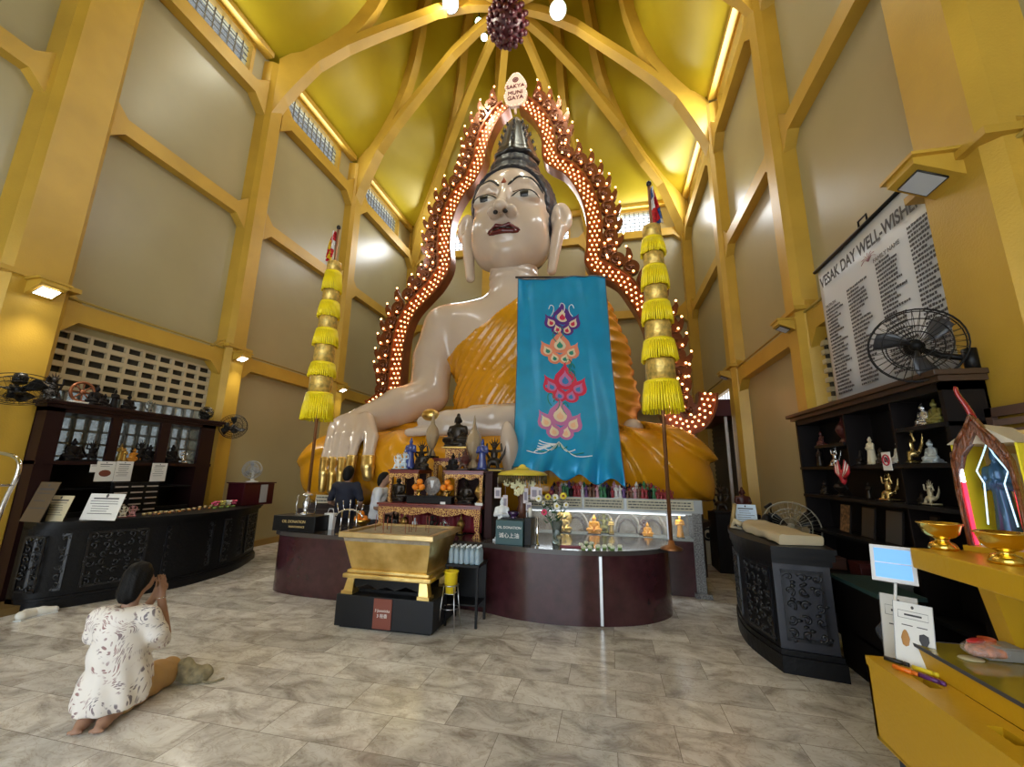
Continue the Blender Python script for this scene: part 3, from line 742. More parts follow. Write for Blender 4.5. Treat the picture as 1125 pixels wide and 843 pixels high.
sd = o.modifiers.new('thickness', 'SOLIDIFY'); sd.thickness = .012
m = MB(); a = edge(EL, 0); b = edge(ER, 0); m.tube([a + (-.05, -.0, .01), b + (.05, -.0, .01)], .022, 8); putb(m.build('hanging_rod', mat('rod_dark', (.03, .02, .02), .4), BN))
m = MB()
m.tube([banner(u / 30, .004, .02) for u in range(31)], .015, 5); m.tube([banner(.003, v / 60, .015) for v in range(61)], .008, 5); m.tube([banner(.997, v / 60, .015) for v in range(61)], .008, 5)
putb(m.build('edging', mat('edging_grey_blue', (.10, .14, .18), .5), BN))
def lotus(name, cu, cv, s, cols, label):
    """four pointed pods (petal, inner petal, core) lying on the cloth"""
    pods = [(-.62, .25, .80, -.55), (.62, .22, .80, .55), (0, .62, 1.05, 0), (-.16, -.05, .75, -.25), (.35, -.12, .7, .35)]
    pods = [(-.62, .18, .8, -.5), (.05, .55, 1.1, 0), (.66, .14, .8, .5), (-.25, -.28, .72, -.3), (.3, -.30, .72, .25)]
    m = MB()
    for (px, pz, h, tilt) in pods:
        for li, (k, off) in enumerate(((1, .020), (.58, .027), (.30, .034))):
            half = [(0, 1.62), (.10, 1.25), (.30, .92), (.52, .58), (.60, .18), (.50, -.20), (.28, -.45)]
            leaf = half + [(0, -.55)] + [(-x_, z_) for x_, z_ in half[:0:-1]]; n = len(leaf); V = []
            for x_, z_ in leaf:
                x = x_ * .86 * h * k; z = (.05 + (z_ - .05) * (k if li else 1)) * .66 * h - .08
                xr = x * math.cos(tilt) + z * math.sin(tilt); zr = -x * math.sin(tilt) + z * math.cos(tilt)
                V.append(banner(cu + (px + xr) * s, cv - (pz + zr) * s * .42, off))
            cpt = banner(cu + px * s, cv - (pz + .05) * s * .42, off + .002)
            m.add([cpt] + V, [(0, i + 1, (i + 1) % n + 1) for i in range(n)], li, True)
    o = m.build(name, cols, BN, fixn=False); putb(o); tag(o, label=label)
cream_ = mat('thread_cream', (.75, .62, .45), .5); tealt = mat('thread_teal', (.02, .22, .28), .5); whit = mat('thread_white', (.8, .82, .85), .5)
pur = mat('thread_purple', (.10, .02, .22), .5); cor = mat('thread_coral', (.75, .25, .15), .5); cri = mat('thread_crimson', (.60, .02, .08), .5); lil = mat('thread_lilac', (.50, .16, .38), .5); pch = mat('thread_peach', (.80, .48, .30), .5); blt = mat('thread_blue', (.03, .2, .5), .5); grn = mat('thread_green', (.02, .25, .18), .5)
lotus('lotus_motif', .50, .262, .185, [pur, cream_, cri], 'purple embroidered lotus'); lotus('lotus_motif', .465, .415, .195, [cor, cream_, grn], 'coral embroidered lotus')
lotus('lotus_motif', .51, .595, .205, [cri, lil, blt], 'crimson embroidered lotus'); lotus('lotus_motif', .45, .765, .20, [lil, cream_, pch], 'lilac embroidered lotus')
m = MB()
def curl(pts, r=.009, mi=0): m.tube([banner(u, v, .022) for u, v in smooth_line(pts, 12)], r, 5, mi)
for (u, v, s, mi) in ((.5, .17, 1, 0), (.62, .18, -1, 0), (.38, .18, 1, 0), (.48, .30, 1, 1), (.44, .32, -1, 1), (.55, .47, 1, 1), (.6, .49, -1, 1), (.42, .66, 1, 1), (.38, .64, -1, 1), (.52, .68, -1, 1), (.58, .52, 1, 1)):
    curl([(u, v + .03), (u + .03 * s, v + .01), (u + .035 * s, v - .02), (u + .0 * s, v - .03), (u - .02 * s, v - .01)], mi=mi)
for k in range(9): curl([(.44, .83), (.44 + (k - 4) * .035, .85 + .01 * abs(k - 4)), (.44 + (k - 4) * .075, .835 + .012 * abs(k - 4))], mi=k % 2)
for k in range(6): curl([(.42, .84), (.33 - k * .02, .84 + k * .008), (.26 - k * .008, .83 + k * .012)], mi=0)
tag(putb(m.build('stem_embroidery', [whit, grn], BN)), kind='stuff')
# ================================================================== TIERED PARASOLS
brocade = mat('gold_brocade', (.72, .50, .13), .35, .5, var=.35, vscale=18, bump=.4, bscale=30)
yel = mat('yellow_fringe', (1, .80, .01), .4)
pole_m = mat('copper_pole', (.35, .16, .07), .3, .8)
def parasol(x, y, zb, tiers, label, flagcols, side):
    """tiers: list of (kind, z_top, z_bot, r_top, r_bot)"""
    T_ = thing('tiered_parasol', label, 'parasol', (x, y, zb), 0, 'tall tiered parasols')
    ztop = tiers[0][1]
    m = MB(); m.tube([(0, 0, 0), (0, 0, ztop - zb + .62)], .022, 10); m.lathe([(.12, 0), (.12, .02), (.04, .05), (.03, .1)], 16); m.build('pole', pole_m, T_)
    m = MB(); m.ell((0, 0, ztop - zb + .66), (.035, .035, .045)); m.build('finial', inkm, T_)
    for kind, z1, z0, r1, r0 in tiers:
        m = MB(); z1 -= zb; z0 -= zb
        if kind == 'g':
            m.lathe([(0, z1), (r1, z1), (r1 * 1.02, z1 - .02), (r0, z0), (r0 - .02, z0)], 28, wav=lambda a, z: 1 + .015 * math.sin(9 * a)); m.build('brocade_drum', brocade, T_)
        else:
            m.lathe([(r1 * 1.02, z1 + .012), (r1 * 1.1, z1), (r1 * 1.1, z1 - .03), (r1 * 1.02, z1 - .045)], 28)
            nn = 44
            for k in range(nn):
                a = 2 * PI * k / nn; j = random.uniform(-.012, .012); rr = r0 * random.uniform(.98, 1.06)
                m.tube([(r1 * 1.04 * math.cos(a), r1 * 1.04 * math.sin(a), z1 - .02), ((r1 + rr) / 2 * 1.04 * math.cos(a), (r1 + rr) / 2 * 1.04 * math.sin(a), (z1 + z0) / 2), (rr * math.cos(a + j), rr * math.sin(a + j), z0 + random.uniform(0, .02))], [.5 * PI * r1 / nn * 2.2, .5 * PI * r1 / nn * 2.4, .5 * PI * r0 / nn * 1.7], 5)
            m.build('fringe', yel, T_)
    # folded flag hanging at the tip
    m = MB(); zt = ztop - zb
    def fl(u, v):
        wv_ = .035 * math.sin(u * 9 + v * 4); return (side * (.015 + u * .10 * (.3 + v)) + .0, -.05 + wv_, zt + .56 - v * .55)
    V = [fl(u / 8, v / 10) for v in range(11) for u in range(9)]
    for v in range(10):
        for u in range(8):
            i = v * 9 + u; mi = (u // 3 + v // 3) % len(flagcols)
            m.add([V[i], V[i + 1], V[i + 10], V[i + 9]], [(0, 1, 2, 3)], mi, True)
    o = m.build('flag', flagcols, T_, fixn=False); sd = o.modifiers.new('thickness', 'SOLIDIFY'); sd.thickness = .006
    return T_
def tiers_px(xs, ys, rs, Y, kinds):
    out = []
    for i, k in enumerate(kinds):
        za = at(np.interp(ys[i], [ys[0], ys[-1]], xs), ys[i], Y=Y)[2]; zb_ = at(np.interp(ys[i + 1], [ys[0], ys[-1]], xs), ys[i + 1], Y=Y)[2]
        ra = np.interp(ys[i], [ys[0], ys[-1]], rs); rb = np.interp(ys[i + 1], [ys[0], ys[-1]], rs)
        out.append((k, za, zb_ - (.02 if k == 'f' else .03), ra * (1.04 if k == 'f' else 1), rb * (1.2 if k == 'f' else 1)))
    return out
KK = 'gfgfgfgfgf'
YPL, YPR = 5.5, 5.2
xl = at(350.5, 440, Y=YPL)[0]; xr = at(727, 430, Y=YPR)[0]
fr_, fb, fw, fy, fk = mat('flag_red', (.6, .01, .02), .6), mat('flag_blue', (.02, .08, .3), .6), mat('flag_white', (.8, .8, .8), .6), mat('flag_yellow', (.85, .6, .02), .6), mat('flag_orange', (.8, .2, .02), .6)
parasol(xl, YPL, .765, tiers_px((368, 350), [289, 300, 320, 333, 349, 363, 380, 400, 414, 433, 461], (.11, .185), YPL, KK), 'tiered yellow fringed parasol to the left of the statue', [fr_, fw, fr_, fy], -1)
parasol(xr, YPR, .765, tiers_px((716, 727), [250, 264, 280, 295, 316, 334, 355, 375, 396, 420, 452], (.115, .19), YPR, KK), 'tiered yellow fringed parasol to the right of the blue banner', [fb, fw, fr_, fr_], 1)
# ================================================================== CHANDELIER AND FLOOD LAMPS
redm = mat('chandelier_red', (.045, .001, .006), .5)
cz = 12.95; CH = thing('chandelier', 'round dark red cluster chandelier hanging from the vault hub', 'chandelier', (HX, HY - .15, cz))
m = MB(); m.ell((0, 0, 0), (.46, .46, .5), 24, 14); m.build('globe', redm, CH)
m = MB(); k = 0
for i in range(90):
    z = 1 - 2 * (i + .5) / 90; r = math.sqrt(1 - z * z); a = i * 2.39996
    m.ell((.5 * r * math.cos(a), .5 * r * math.sin(a), .54 * z), (.07, .07, .07), 8, 6)
m.build('petals', redm, CH)
m = MB(); m.lathe([(.2, .5), (.3, .55), (.1, .62), (.03, .7), (.03, .95)], 16); m.build('hanger', gold, CH)
lens = mat('flood_lens', (1, 1, 1), .3, emit=(.55, 1, .80), es=7); lens2 = mat('flood_lens_warm', (1, 1, 1), .3, emit=(1, .9, .6), es=9); metal_d = mat('dark_metal', (.04, .04, .04), .4, .6)
FLOODS = []
def flood(px, py, Y, r, lm, label, power, col):
    p = Vector(at(px, py, Y=Y)); d = (Vector((0, 2, 1.6)) - p).normalized()
    T_ = thing('flood_lamp', label, 'lamp', p, 0, 'flood lamps on the vault ribs'); q = Vector((0, 0, -1)).rotation_difference(d).to_matrix().to_4x4()
    m = MB(); m.lathe([(r * .5, .16), (r * .8, .08), (r * 1.08, 0), (r, -.01), (r * .9, .03)], 20, M=q); m.tube([(0, 0, .12), (0, .0, .4)], .02, 6); m.build('housing', metal_d, T_)
    m = MB(); m.lathe([(0, .0), (r * .95, .0)], 20, M=q); m.build('lens', lm, T_)
    FLOODS.append((tuple(p + d * .12), power, col))
flood(495, 4, 7.6, .20, lens, 'bright green-white flood lamp left of the chandelier', 105, (1, .97, .8)); flood(613, 11, 8.0, .20, lens, 'bright green-white flood lamp right of the chandelier', 105, (1, .97, .8))
flood(526, 24, 8.8, .10, lens, 'small flood lamp beside the chandelier, upper left one', 8, (1, .95, .8)); flood(532, 41, 9.4, .10, lens, 'small flood lamp just below the upper left one', 8, (1, .95, .8)); flood(577, 40, 9.4, .12, lens2, 'small warm flood lamp below right of the chandelier', 8, (1, .9, .7))
# ================================================================== CENTRE: COUNTER, URN, ALTAR TABLES, DISPLAY CASE
PT = .765
maroon = mat('maroon_marble', (.050, .015, .019), .16, var=.25, vscale=9, coat=.3)
topm = mat('counter_top_stone', (.06, .052, .05), .12, coat=.3)
steel = mat('brushed_steel', (.55, .55, .55), .28, 1.0)
chrome = mat('chrome', (.75, .75, .75), .1, 1.0)
black = mat('black_lacquer', (.006, .006, .0065), .42, spec=.22)
blackw = mat('black_carved_wood', (.005, .005, .006), .45, bump=.2, bscale=30, spec=.22)
redl = mat('red_lacquer', (.16, .015, .01), .3, coat=.3)
brass = mat('polished_brass', (.70, .46, .12), .25, 1.0)
def carvedgold():
    m = bpy.data.materials.new('carved_gilt_fretwork'); m.use_nodes = True; nt = m.node_tree; b = nt.nodes['Principled BSDF']; N = nt.nodes.new; L = nt.links.new
    tc = N('ShaderNodeTexCoord'); v = N('ShaderNodeTexVoronoi'); v.inputs['Scale'].default_value = 40; v.feature = 'DISTANCE_TO_EDGE'; L(tc.outputs['Object'], v.inputs['Vector'])
    cr = N('ShaderNodeValToRGB'); e = cr.color_ramp.elements; e[0].position = .08; e[0].color = (.60, .34, .09, 1); e[1].position = .16; e[1].color = (.13, .012, .01, 1)
    L(v.outputs['Distance'], cr.inputs['Fac']); L(cr.outputs['Color'], b.inputs['Base Color']); b.inputs['Roughness'].default_value = .35; b.inputs['Metallic'].default_value = .3
    bp = N('ShaderNodeBump'); bp.inputs['Strength'].default_value = .8; bp.inputs['Distance'].default_value = .01; bp.invert = True; L(v.outputs['Distance'], bp.inputs['Height']); L(bp.outputs['Normal'], b.inputs['Normal']); return m
gilt = carvedgold()
def rounded(pts, n=60, closed=True):
    P = np.array(pts + [pts[0]] if closed else pts, float); return [tuple(q) for q in smooth_line(P, n)]
front = [(-4.40, 6.0), (-4.56, 5.5), (-4.50, 5.12), (-4.1, 4.95), (-3.2, 4.90), (-2.4, 4.96), (-1.9, 5.02), (-1.45, 4.97), (-1.05, 4.84), (-.6, 4.79), (-.1, 4.86), (.35, 5.05), (.64, 5.35), (.72, 5.65), (.62, 6.0)]
fr = rounded(front, 70, False)
C0 = thing('altar_counter', 'long low maroon marble counter with a curved front before the statue', 'counter', (-1.9, 5.5, 0))
def rel(o, root):
    o.matrix_parent_inverse = root.matrix_basis.inverted() if not root.location.length == 0 else Matrix.Identity(4)
    return o
def root_inv(root):
    M = Matrix.Translation(root.location) @ root.rotation_euler.to_matrix().to_4x4(); return M.inverted()
def W(o, root): o.matrix_parent_inverse = root_inv(root); return o
m = MB(); inset = [(-1.9 + (x + 1.9) * .988, 5.98 + (y - 5.98) * .965) for x, y in fr]
m.slab(inset, 0, PT - .05, sm=True); W(m.build('counter_body', maroon, C0), C0)
m = MB(); m.slab(fr, PT - .05, PT, sm=True); W(m.build('counter_top', topm, C0), C0)
m = MB(); m.box((-.13, 4.86, .02), (-.10, 4.89, PT - .06)); W(m.build('joint_strip', steel, C0), C0)
# ---- incense urn
U = thing('incense_urn', 'gilded trough-shaped incense urn on feet, on the black plinth box', 'incense urn', (-2.28, 4.5, .32), 0)
m = MB()
def frus(mb, x0, x1, y0, y1, z0, X0, X1, Y0, Y1, z1, mi=0):
    V = [(x0, y0, z0), (x1, y0, z0), (x1, y1, z0), (x0, y1, z0), (X0, Y0, z1), (X1, Y0, z1), (X1, Y1, z1), (X0, Y1, z1)]
    mb.add(V, [(0, 3, 2, 1), (4, 5, 6, 7), (0, 1, 5, 4), (1, 2, 6, 5), (2, 3, 7, 6), (3, 0, 4, 7)], mi)
frus(m, -.43, .43, -.27, .27, .23, -.50, .50, -.37, .37, .57)
W(m.build('basin', goldleaf, U), U).matrix_parent_inverse = Matrix.Identity(4)
m = MB(); m.box((-.54, -.41, .57), (.54, -.36, .625), bev=.008); m.box((-.54, .36, .57), (.54, .41, .625), bev=.008); m.box((-.538, -.359, .571), (-.48, .359, .624)); m.box((.48, -.359, .571), (.538, .359, .624)); m.build('rim', mat('urn_rim_pale_gold', (.62, .46, .22), .3, .8, var=.2, vscale=5), U)
m = MB(); m.box((-.49, -.37, .53), (.49, .37, .60)); m.build('ash_bed', mat('incense_ash', (.30, .25, .18), .9, var=.2, vscale=20), U)
m = MB(); m.box((-.50, -.33, .155), (.50, .33, .20), bev=.012); m.box((-.47, -.30, .20), (.47, .30, .235), bev=.01); W(m.build('lower_moulding', goldleaf, U), U).matrix_parent_inverse = Matrix.Identity(4)
for sx_ in (-1, 1):
    for sy_ in (-1, 1):
        m = MB(); frus(m, sx_ * .43 - .055, sx_ * .43 + .055, sy_ * .27 - .05, sy_ * .27 + .05, 0, sx_ * .41 - .04, sx_ * .41 + .04, sy_ * .26 - .04, sy_ * .26 + .04, .16); m.box((sx_ * .43 - .065, sy_ * .27 - .06, .0), (sx_ * .43 + .065, sy_ * .27 + .06, .03)); m.build('foot', goldleaf, U)
m = MB(); out = [(-.38, .16), (-.36, .06), (-.22, .10), (-.10, .055), (0, .085), (.10, .055), (.22, .10), (.36, .06), (.38, .16)]; m.prism(out, -.29, -.26); m.build('scalloped_apron', black, U)
m = MB(); m.box((-.37, -.2, .0), (.37, .26, .03)); m.lathe([(.03, .03), (.05, .06), (.02, .1), (.0, .13)], 10, (0, -.1, 0)); m.build('drip_tray', black, U)
for k in range(13):
    x, y = random.uniform(-.4, .4), random.uniform(-.3, .3); s_ = MB(); s_.tube([(x, y, .59), (x + random.uniform(-.01, .01), y, .59 + random.uniform(.10, .22))], .0035, 5)
    o = s_.build('incense_stick', mat('incense_stick_red', (.3, .08, .04), .7), U)
B0 = thing('plinth_box', 'black box plinth under the gilded incense urn with a small brown sign', 'plinth', (-2.28, 4.52, 0), .02)
m = MB(); m.box((-.54, -.36, 0.02), (.54, .36, .32), bev=.008); m.build('box', mat('plinth_black_paint', (.010, .011, .014), .4, spec=.3), B0)
m = MB(); m.box((-.50, -.32, 0), (.50, .32, .02)); m.build('skid', black, B0)
m = MB(); m.box((-.10, -.372, .03), (.10, -.362, .31)); sg = m.build('sign', mat('sign_brown', (.20, .05, .03), .5), B0)
wl = mat('letter_white', (.85, .82, .78), .5)
textm('3 Josssticks', .036, frame((0, -.374, .20), (1, 0, 0)), wl, sg); textm('3 柱香', .042, frame((0, -.374, .15), (1, 0, 0)), wl, sg)
# ---- black side table with the pack of water bottles
T0 = thing('side_table', 'small black side table beside the gilded incense urn', 'table', (-1.56, 4.62, 0))
m = MB(); m.box((-.19, -.14, .585), (.19, .2, .61), bev=.004); m.build('table_top', black, T0)
for x in (-.17, .17):
    for y in (-.12, .18): m = MB(); m.box((x - .012, y - .012, 0), (x + .012, y + .012, .585)); m.build('leg', black, T0)
m = MB(); m.box((-.17, .17, .12), (.17, .185, .57)); m.build('back_panel', black, T0)
m = MB(); m.box((-.165, -.1, .2), (.165, .17, .215)); m.build('shelf', black, T0)
wat = mat('clear_bottle_plastic', (.62, .78, .88), .08, trans=.6, coat=.2); capm = mat('bottle_cap_white', (.8, .85, .9), .4)
k = 0; b0 = None
for r in range(3):
    for c in range(6):
        x, y = -1.56 - .15 + c * .06, 4.55 + r * .06
        if b0 is None:
            b0 = thing('water_bottle', 'small clear water bottle in the pack on the black side table', 'bottle', (x, y, .61), 0, 'water bottles in the pack')
            m = MB(); m.lathe([(.026, 0), (.028, .01), (.028, .05), (.026, .06), (.028, .07), (.028, .12), (.02, .145), (.011, .16), (.011, .17)], 12); m.build('bottle_body', wat, b0)
            m = MB(); m.lathe([(.013, .165), (.013, .182), (0, .184)], 10); m.build('cap', capm, b0)
        else: dup(b0, (x, y, .61))
# ---- yellow bucket on a wire stand
S0 = thing('bucket_stand', 'thin wire stand holding a yellow bucket beside the urn plinth', 'stand', (-1.66, 4.44, 0))
for sx_ in (-1, 1):
    for sy_ in (-1, 1): m = MB(); m.tube([(sx_ * .09, sy_ * .09, 0), (sx_ * .055, sy_ * .055, .42)], .007, 6); m.build('leg', steel, S0)
m = MB(); m.tube([(.078 * math.cos(a * PI / 8), .078 * math.sin(a * PI / 8), .42) for a in range(17)], .007, 6); m.tube([(.09 * math.cos(a * PI / 8), .09 * math.sin(a * PI / 8), .2) for a in range(17)], .005, 6); m.build('ring', steel, S0)
m = MB(); m.box((-.05, -.05, .335), (.05, .05, .34)); m.build('tray', steel, S0)
K0 = thing('yellow_bucket', 'small bright yellow plastic bucket on the wire stand', 'bucket', (-1.66, 4.44, .34))
m = MB(); m.lathe([(0, 0), (.052, 0), (.056, .08), (.066, .085), (.072, .20), (.08, .21), (.078, .218), (.068, .21), (.05, .02), (0, .02)], 24); m.build('bucket_body', mat('yellow_plastic', (.85, .62, .02), .35), K0)
# ---- carved altar tables
def altar_table(x0, x1, y0, y1, z0, z1, label, ap=.09, leg=.07):
    T_ = thing('altar_table', label, 'altar table', ((x0 + x1) / 2, (y0 + y1) / 2, z0)); w = (x1 - x0) / 2; d = (y1 - y0) / 2; h = z1 - z0
    m = MB(); m.box((-w - .02, -d - .02, h - .025), (w + .02, d + .02, h), bev=.005); m.box((-w, -d, h - .05), (w, d, h - .025)); m.build('table_top', redl, T_)
    m = MB(); n = 24; out = [(-w, h - .05)] + [(-w + 2 * w * i / n, h - .05 - ap * (.55 + .45 * abs(math.cos(i * PI * 3 / n)))) for i in range(n + 1)] + [(w, h - .05)]
    m.prism(out, -d, -d + .03); m.build('carved_apron', gilt, T_)
    for sx_ in (-1, 1):
        for yy in (-d, d - .05):
            x = sx_ * (w - leg / 2); m = MB(); out = [(x - leg / 2, h - .05), (x + leg / 2, h - .05), (x + leg * .38, h * .5), (x + sx_ * leg * .1 + leg * .28, .06), (x + leg * .6, 0), (x - leg * .6, 0), (x + sx_ * leg * .1 - leg * .28, .06), (x - leg * .38, h * .5)]
            m.prism(out, yy - .001, yy + .05); m.build('leg', gilt, T_)
    return T_
altar_table(-3.03, -1.60, 5.22, 5.85, PT, 1.165, 'long low red and gilt carved altar table on the maroon counter', .10, .09)
altar_table(-2.98, -2.55, 5.36, 5.80, 1.165, 1.60, 'small carved altar table standing at the left on the long altar table', .07, .05)
altar_table(-2.16, -1.62, 5.36, 5.80, 1.165, 1.60, 'small carved altar table standing at the right on the long altar table', .07, .05)
altar_table(-2.56, -1.98, 5.90, 6.3, 1.0, 1.78, 'tallest carved altar table, behind the centre of the long one', .08, .06)
m = MB(); m.box((-3.0, 6.03, .0), (-1.60, 6.34, 1.0), bev=.01); tag(m.build('wooden_block', mat('dark_red_block', (.028, .007, .006), .55, spec=.2)), 'dark red wooden block under the tallest carved altar table', 'block')
m = MB(); m.box((-2.97, 5.865, PT), (-2.58, 5.885, 1.56)); tag(m.build('shade_board', mat('dark_red_block', (.05, .012, .010))), 'added dark board in place of shade behind the left small altar table', 'board')  # both boards are added so the openings under the small tables read dark
m = MB(); m.box((-2.16, 5.865, PT), (-1.60, 5.885, 1.56)); tag(m.build('shade_board', mat('dark_red_block', (.05, .012, .010))), 'added dark board in place of shade behind the right small altar table', 'board')
m = MB(); m.box((-1.57, 5.3, PT), (-1.47, 5.8, 1.58), bev=.006); m.box((-1.58, 5.29, 1.58), (-1.46, 5.81, 1.60)); tag(m.build('tall_box', mat('dark_red_block', (.05, .012, .010))), 'tall dark red box at the right end of the carved altar tables', 'box')
# ---- figurine templates (sculpted once, then copied)
def sculpt(f, lo, hi, h): return snet(f, lo, hi, h)
def f_seated(P):
    q = P.copy(); q[:, 0] = np.abs(P[:, 0])
    d = s_ell(q, (0, 0, .42), (.17, .12, .24)); d = smin(d, s_cap(q, (0, 0, .56), (.17, 0, .54), .08, .07), .05)
    d = smin(d, s_chain(q, [(.21, 0, .54), (.25, -.03, .38), (.10, -.15, .28)], [.065, .055, .045]), .03)
    d = smin(d, s_chain(q, [(.12, .02, .22), (.34, -.08, .20), (.08, -.2, .20)], [.12, .08, .07]), .05)
    d = smin(d, s_ell(q, (0, -.02, .76), (.095, .10, .12)), .03); d = smin(d, s_cap(q, (0, 0, .6), (0, 0, .7), .05, .05), .02)
    d = smin(d, s_ell(q, (0, 0, .89), (.05, .05, .07)), .02); d = np.minimum(d, s_ell(q, (.10, 0, .73), (.018, .03, .06)))
    d = smin(d, s_ell(q, (0, -.12, .76), (.015, .02, .03)), .01)
    lot = s_ell(q, (0, 0, .10), (.36, .27, .09)) - .012 * np.abs(np.sin(9 * np.arctan2(P[:, 1], P[:, 0]))); lot = np.minimum(lot, s_box(q, (0, 0, .03), (.32, .24, .03), .01))
    return np.minimum(d, lot)
def f_stand(P):
    q = P.copy(); q[:, 0] = np.abs(P[:, 0])
    d = s_chain(q, [(0, 0, .10), (0, 0, .45), (0, 0, .68)], [.15, .10, .115], .03); d = d - .008 * np.abs(np.sin(q[:, 0] * 60 + P[:, 2] * 6))
    d = smin(d, s_cap(q, (0, 0, .74), (.12, 0, .72), .05, .045), .04); d = smin(d, s_chain(q, [(.14, 0, .72), (.17, -.03, .56), (.04, -.13, .60)], [.045, .045, .03]), .03)
    d = smin(d, s_ell(q, (0, 0, .87), (.06, .065, .08)), .02); d = smin(d, s_ell(q, (0, .01, .96), (.035, .035, .05)), .02)
    return np.minimum(d, s_box(q, (0, 0, .03), (.15, .12, .03), .01))
def f_group(P):   # a figure with raised arms and flaming headdress on a mount
    q = P.copy(); q[:, 0] = np.abs(P[:, 0])
    d = s_ell(q, (0, 0, .25), (.22, .16, .12)); d = smin(d, s_chain(q, [(.12, -.1, .2), (.16, -.14, .02)], [.06, .05]), .03)
    d = smin(d, s_ell(q, (0, 0, .46), (.11, .09, .18)), .03); d = smin(d, s_ell(q, (0, -.01, .70), (.075, .075, .09)), .02)
    d = smin(d, s_chain(q, [(.09, 0, .56), (.24, -.02, .58), (.22, -.04, .78)], [.045, .035, .03]), .02)
    for k, (x, z) in enumerate(((0, 1.0), (.10, .95), (.19, .86))): d = smin(d, s_cap(q, (x * .3, .02, .72), (x, .03, z), .035, .01), .015)
    d = smin(d, s_chain(q, [(.15, .12, .3), (.28, .12, .5), (.33, .12, .75)], [.05, .04, .01]), .02)
    return np.minimum(d, s_box(q, (0, 0, .03), (.26, .2, .035), .01))
def f_vase(P):
    r = np.hypot(P[:, 0], P[:, 1]); z = P[:, 2]; R_ = np.interp(z, [0, .05, .15, .3, .45, .6, .7, .8, .9, 1.0], [.14, .14, .06, .16, .22, .17, .07, .045, .03, .004]); R_ = R_ * (1 + .03 * np.sin(8 * np.arctan2(P[:, 1], P[:, 0])))
    return np.maximum((r - R_) * .7, np.maximum(-z, z - 1))
TPL = {}
for nm, f, lo, hi, h in (('seated', f_seated, (-.5, -.4, -.03), (.5, .35, 1.02), .022), ('standing', f_stand, (-.28, -.25, -.03), (.28, .22, 1.06), .02), ('group', f_group, (-.42, -.3, -.04), (.42, .26, 1.06), .022), ('vase', f_vase, (-.3, -.3, -.03), (.3, .3, 1.03), .022)):
    V, F = snet(f, lo, hi, h); TPL[nm] = (V, F)
meshes = {}
def figurine(kind, name, label, p, h, mbody, mbase=None, rz=0., group=None, cat='figurine', sxy=1.):
    """a sculpted figurine of height h standing at p; body and plinth are parts"""
    key = kind
    if key not in meshes:
        V, F = TPL[kind]; me = bpy.data.meshes.new(kind + '_figure'); me.from_pydata(V.tolist(), [], F.tolist()); me.polygons.foreach_set('use_smooth', [True] * len(me.polygons)); me.materials.append(mbody)
        mb = MB(); s_ = {'seated': (.33, .26), 'standing': (.17, .15), 'group': (.28, .22), 'vase': (.17, .17)}[kind]; mb.box((-s_[0] * 1.08, -s_[1] * 1.08, 0), (s_[0] * 1.08, s_[1] * 1.08, .045), bev=.01)
        t = mb.build('tmp', mbody); m2 = t.data; bpy.data.objects.remove(t); meshes[key] = (me, m2)
    me, m2 = meshes[key]; R0 = thing(name, label, cat, p, rz, group); R0.scale = (h * sxy, h * sxy, h)
    o = bpy.data.objects.new('figure_body', me); C.objects.link(o); o.parent = R0; o.location = (0, 0, .03); o.material_slots[0].link = 'OBJECT'; o.material_slots[0].material = mbody
    o = bpy.data.objects.new('figure_base', m2); C.objects.link(o); o.parent = R0; o.material_slots[0].link = 'OBJECT'; o.material_slots[0].material = mbase or mbody
    return R0
brz = mat('dark_bronze', (.03, .022, .016), .35, .6); crys = mat('amber_glass', (.50, .38, .24), .12, trans=.35, coat=.3); porc = mat('porcelain_white', (.75, .78, .8), .15, coat=.4)
bluep = mat('porcelain_blue', (.03, .05, .22), .2, coat=.4); gbrass = mat('worn_gold', (.55, .36, .10), .3, .8); silver = mat('silver_metal', (.6, .6, .6), .25, .9); darkred = mat('dark_red_wood', (.07, .012, .01), .4)
dark = mat('near_black_wood', (.007, .005, .005), .5, spec=.2); olive = mat('olive_gilt', (.22, .2, .05), .4, .4); tealb = mat('teal_grey', (.035, .09, .10), .5)
def P_(px, py, Y): return tuple(at(px, py, Y=Y))
def onz(px, py, Y, z): q = at(px, py, Y=Y); return (q[0], Y, z)
m = MB(); m.box((-2.42, 5.98, 1.78), (-2.1, 6.26, 1.93), bev=.01); tag(m.build('statue_stand', gilt), 'small gilt carved stand under the dark bronze seated figure', 'stand')
figurine('seated', 'seated_figurine', 'dark bronze seated figure topmost on the altar tables', (-2.27, 6.1, 1.93), .56, brz, gbrass)
figurine('vase', 'gourd_ornament', 'amber gourd-shaped ornament left of the dark bronze seated figure', onz(475, 478, 5.62, 1.60) if False else (at(475, 478, Y=6.0)[0], 6.0, 1.78), .72, crys, dark, cat='ornament', sxy=.68)
figurine('vase', 'gourd_ornament', 'amber gourd-shaped ornament right of the dark bronze seated figure', (at(521, 478, Y=5.7)[0], 5.7, 1.60), .80, crys, dark, cat='ornament', sxy=.68)
figurine('group', 'plumed_figurine', 'black plumed figurine at the left end of the upper altar', (at(463, 500, Y=5.7)[0], 5.7, 1.60), .42, brz, dark)
figurine('standing', 'porcelain_figurine', 'blue robed porcelain figurine on the left small altar table', (at(451, 500, Y=5.55)[0], 5.55, 1.60), .44, bluep, dark)
figurine('standing', 'porcelain_figurine', 'blue robed porcelain figurine on the right small altar table', (at(530, 500, Y=5.5)[0], 5.5, 1.60), .42, bluep, dark)
figurine('group', 'winged_figurine', 'black and yellow winged figurine at the right end of the altar', (at(543, 500, Y=5.66)[0], 5.66, 1.60), .46, brz, mat('amber_yellow', (.6, .4, .05), .4))
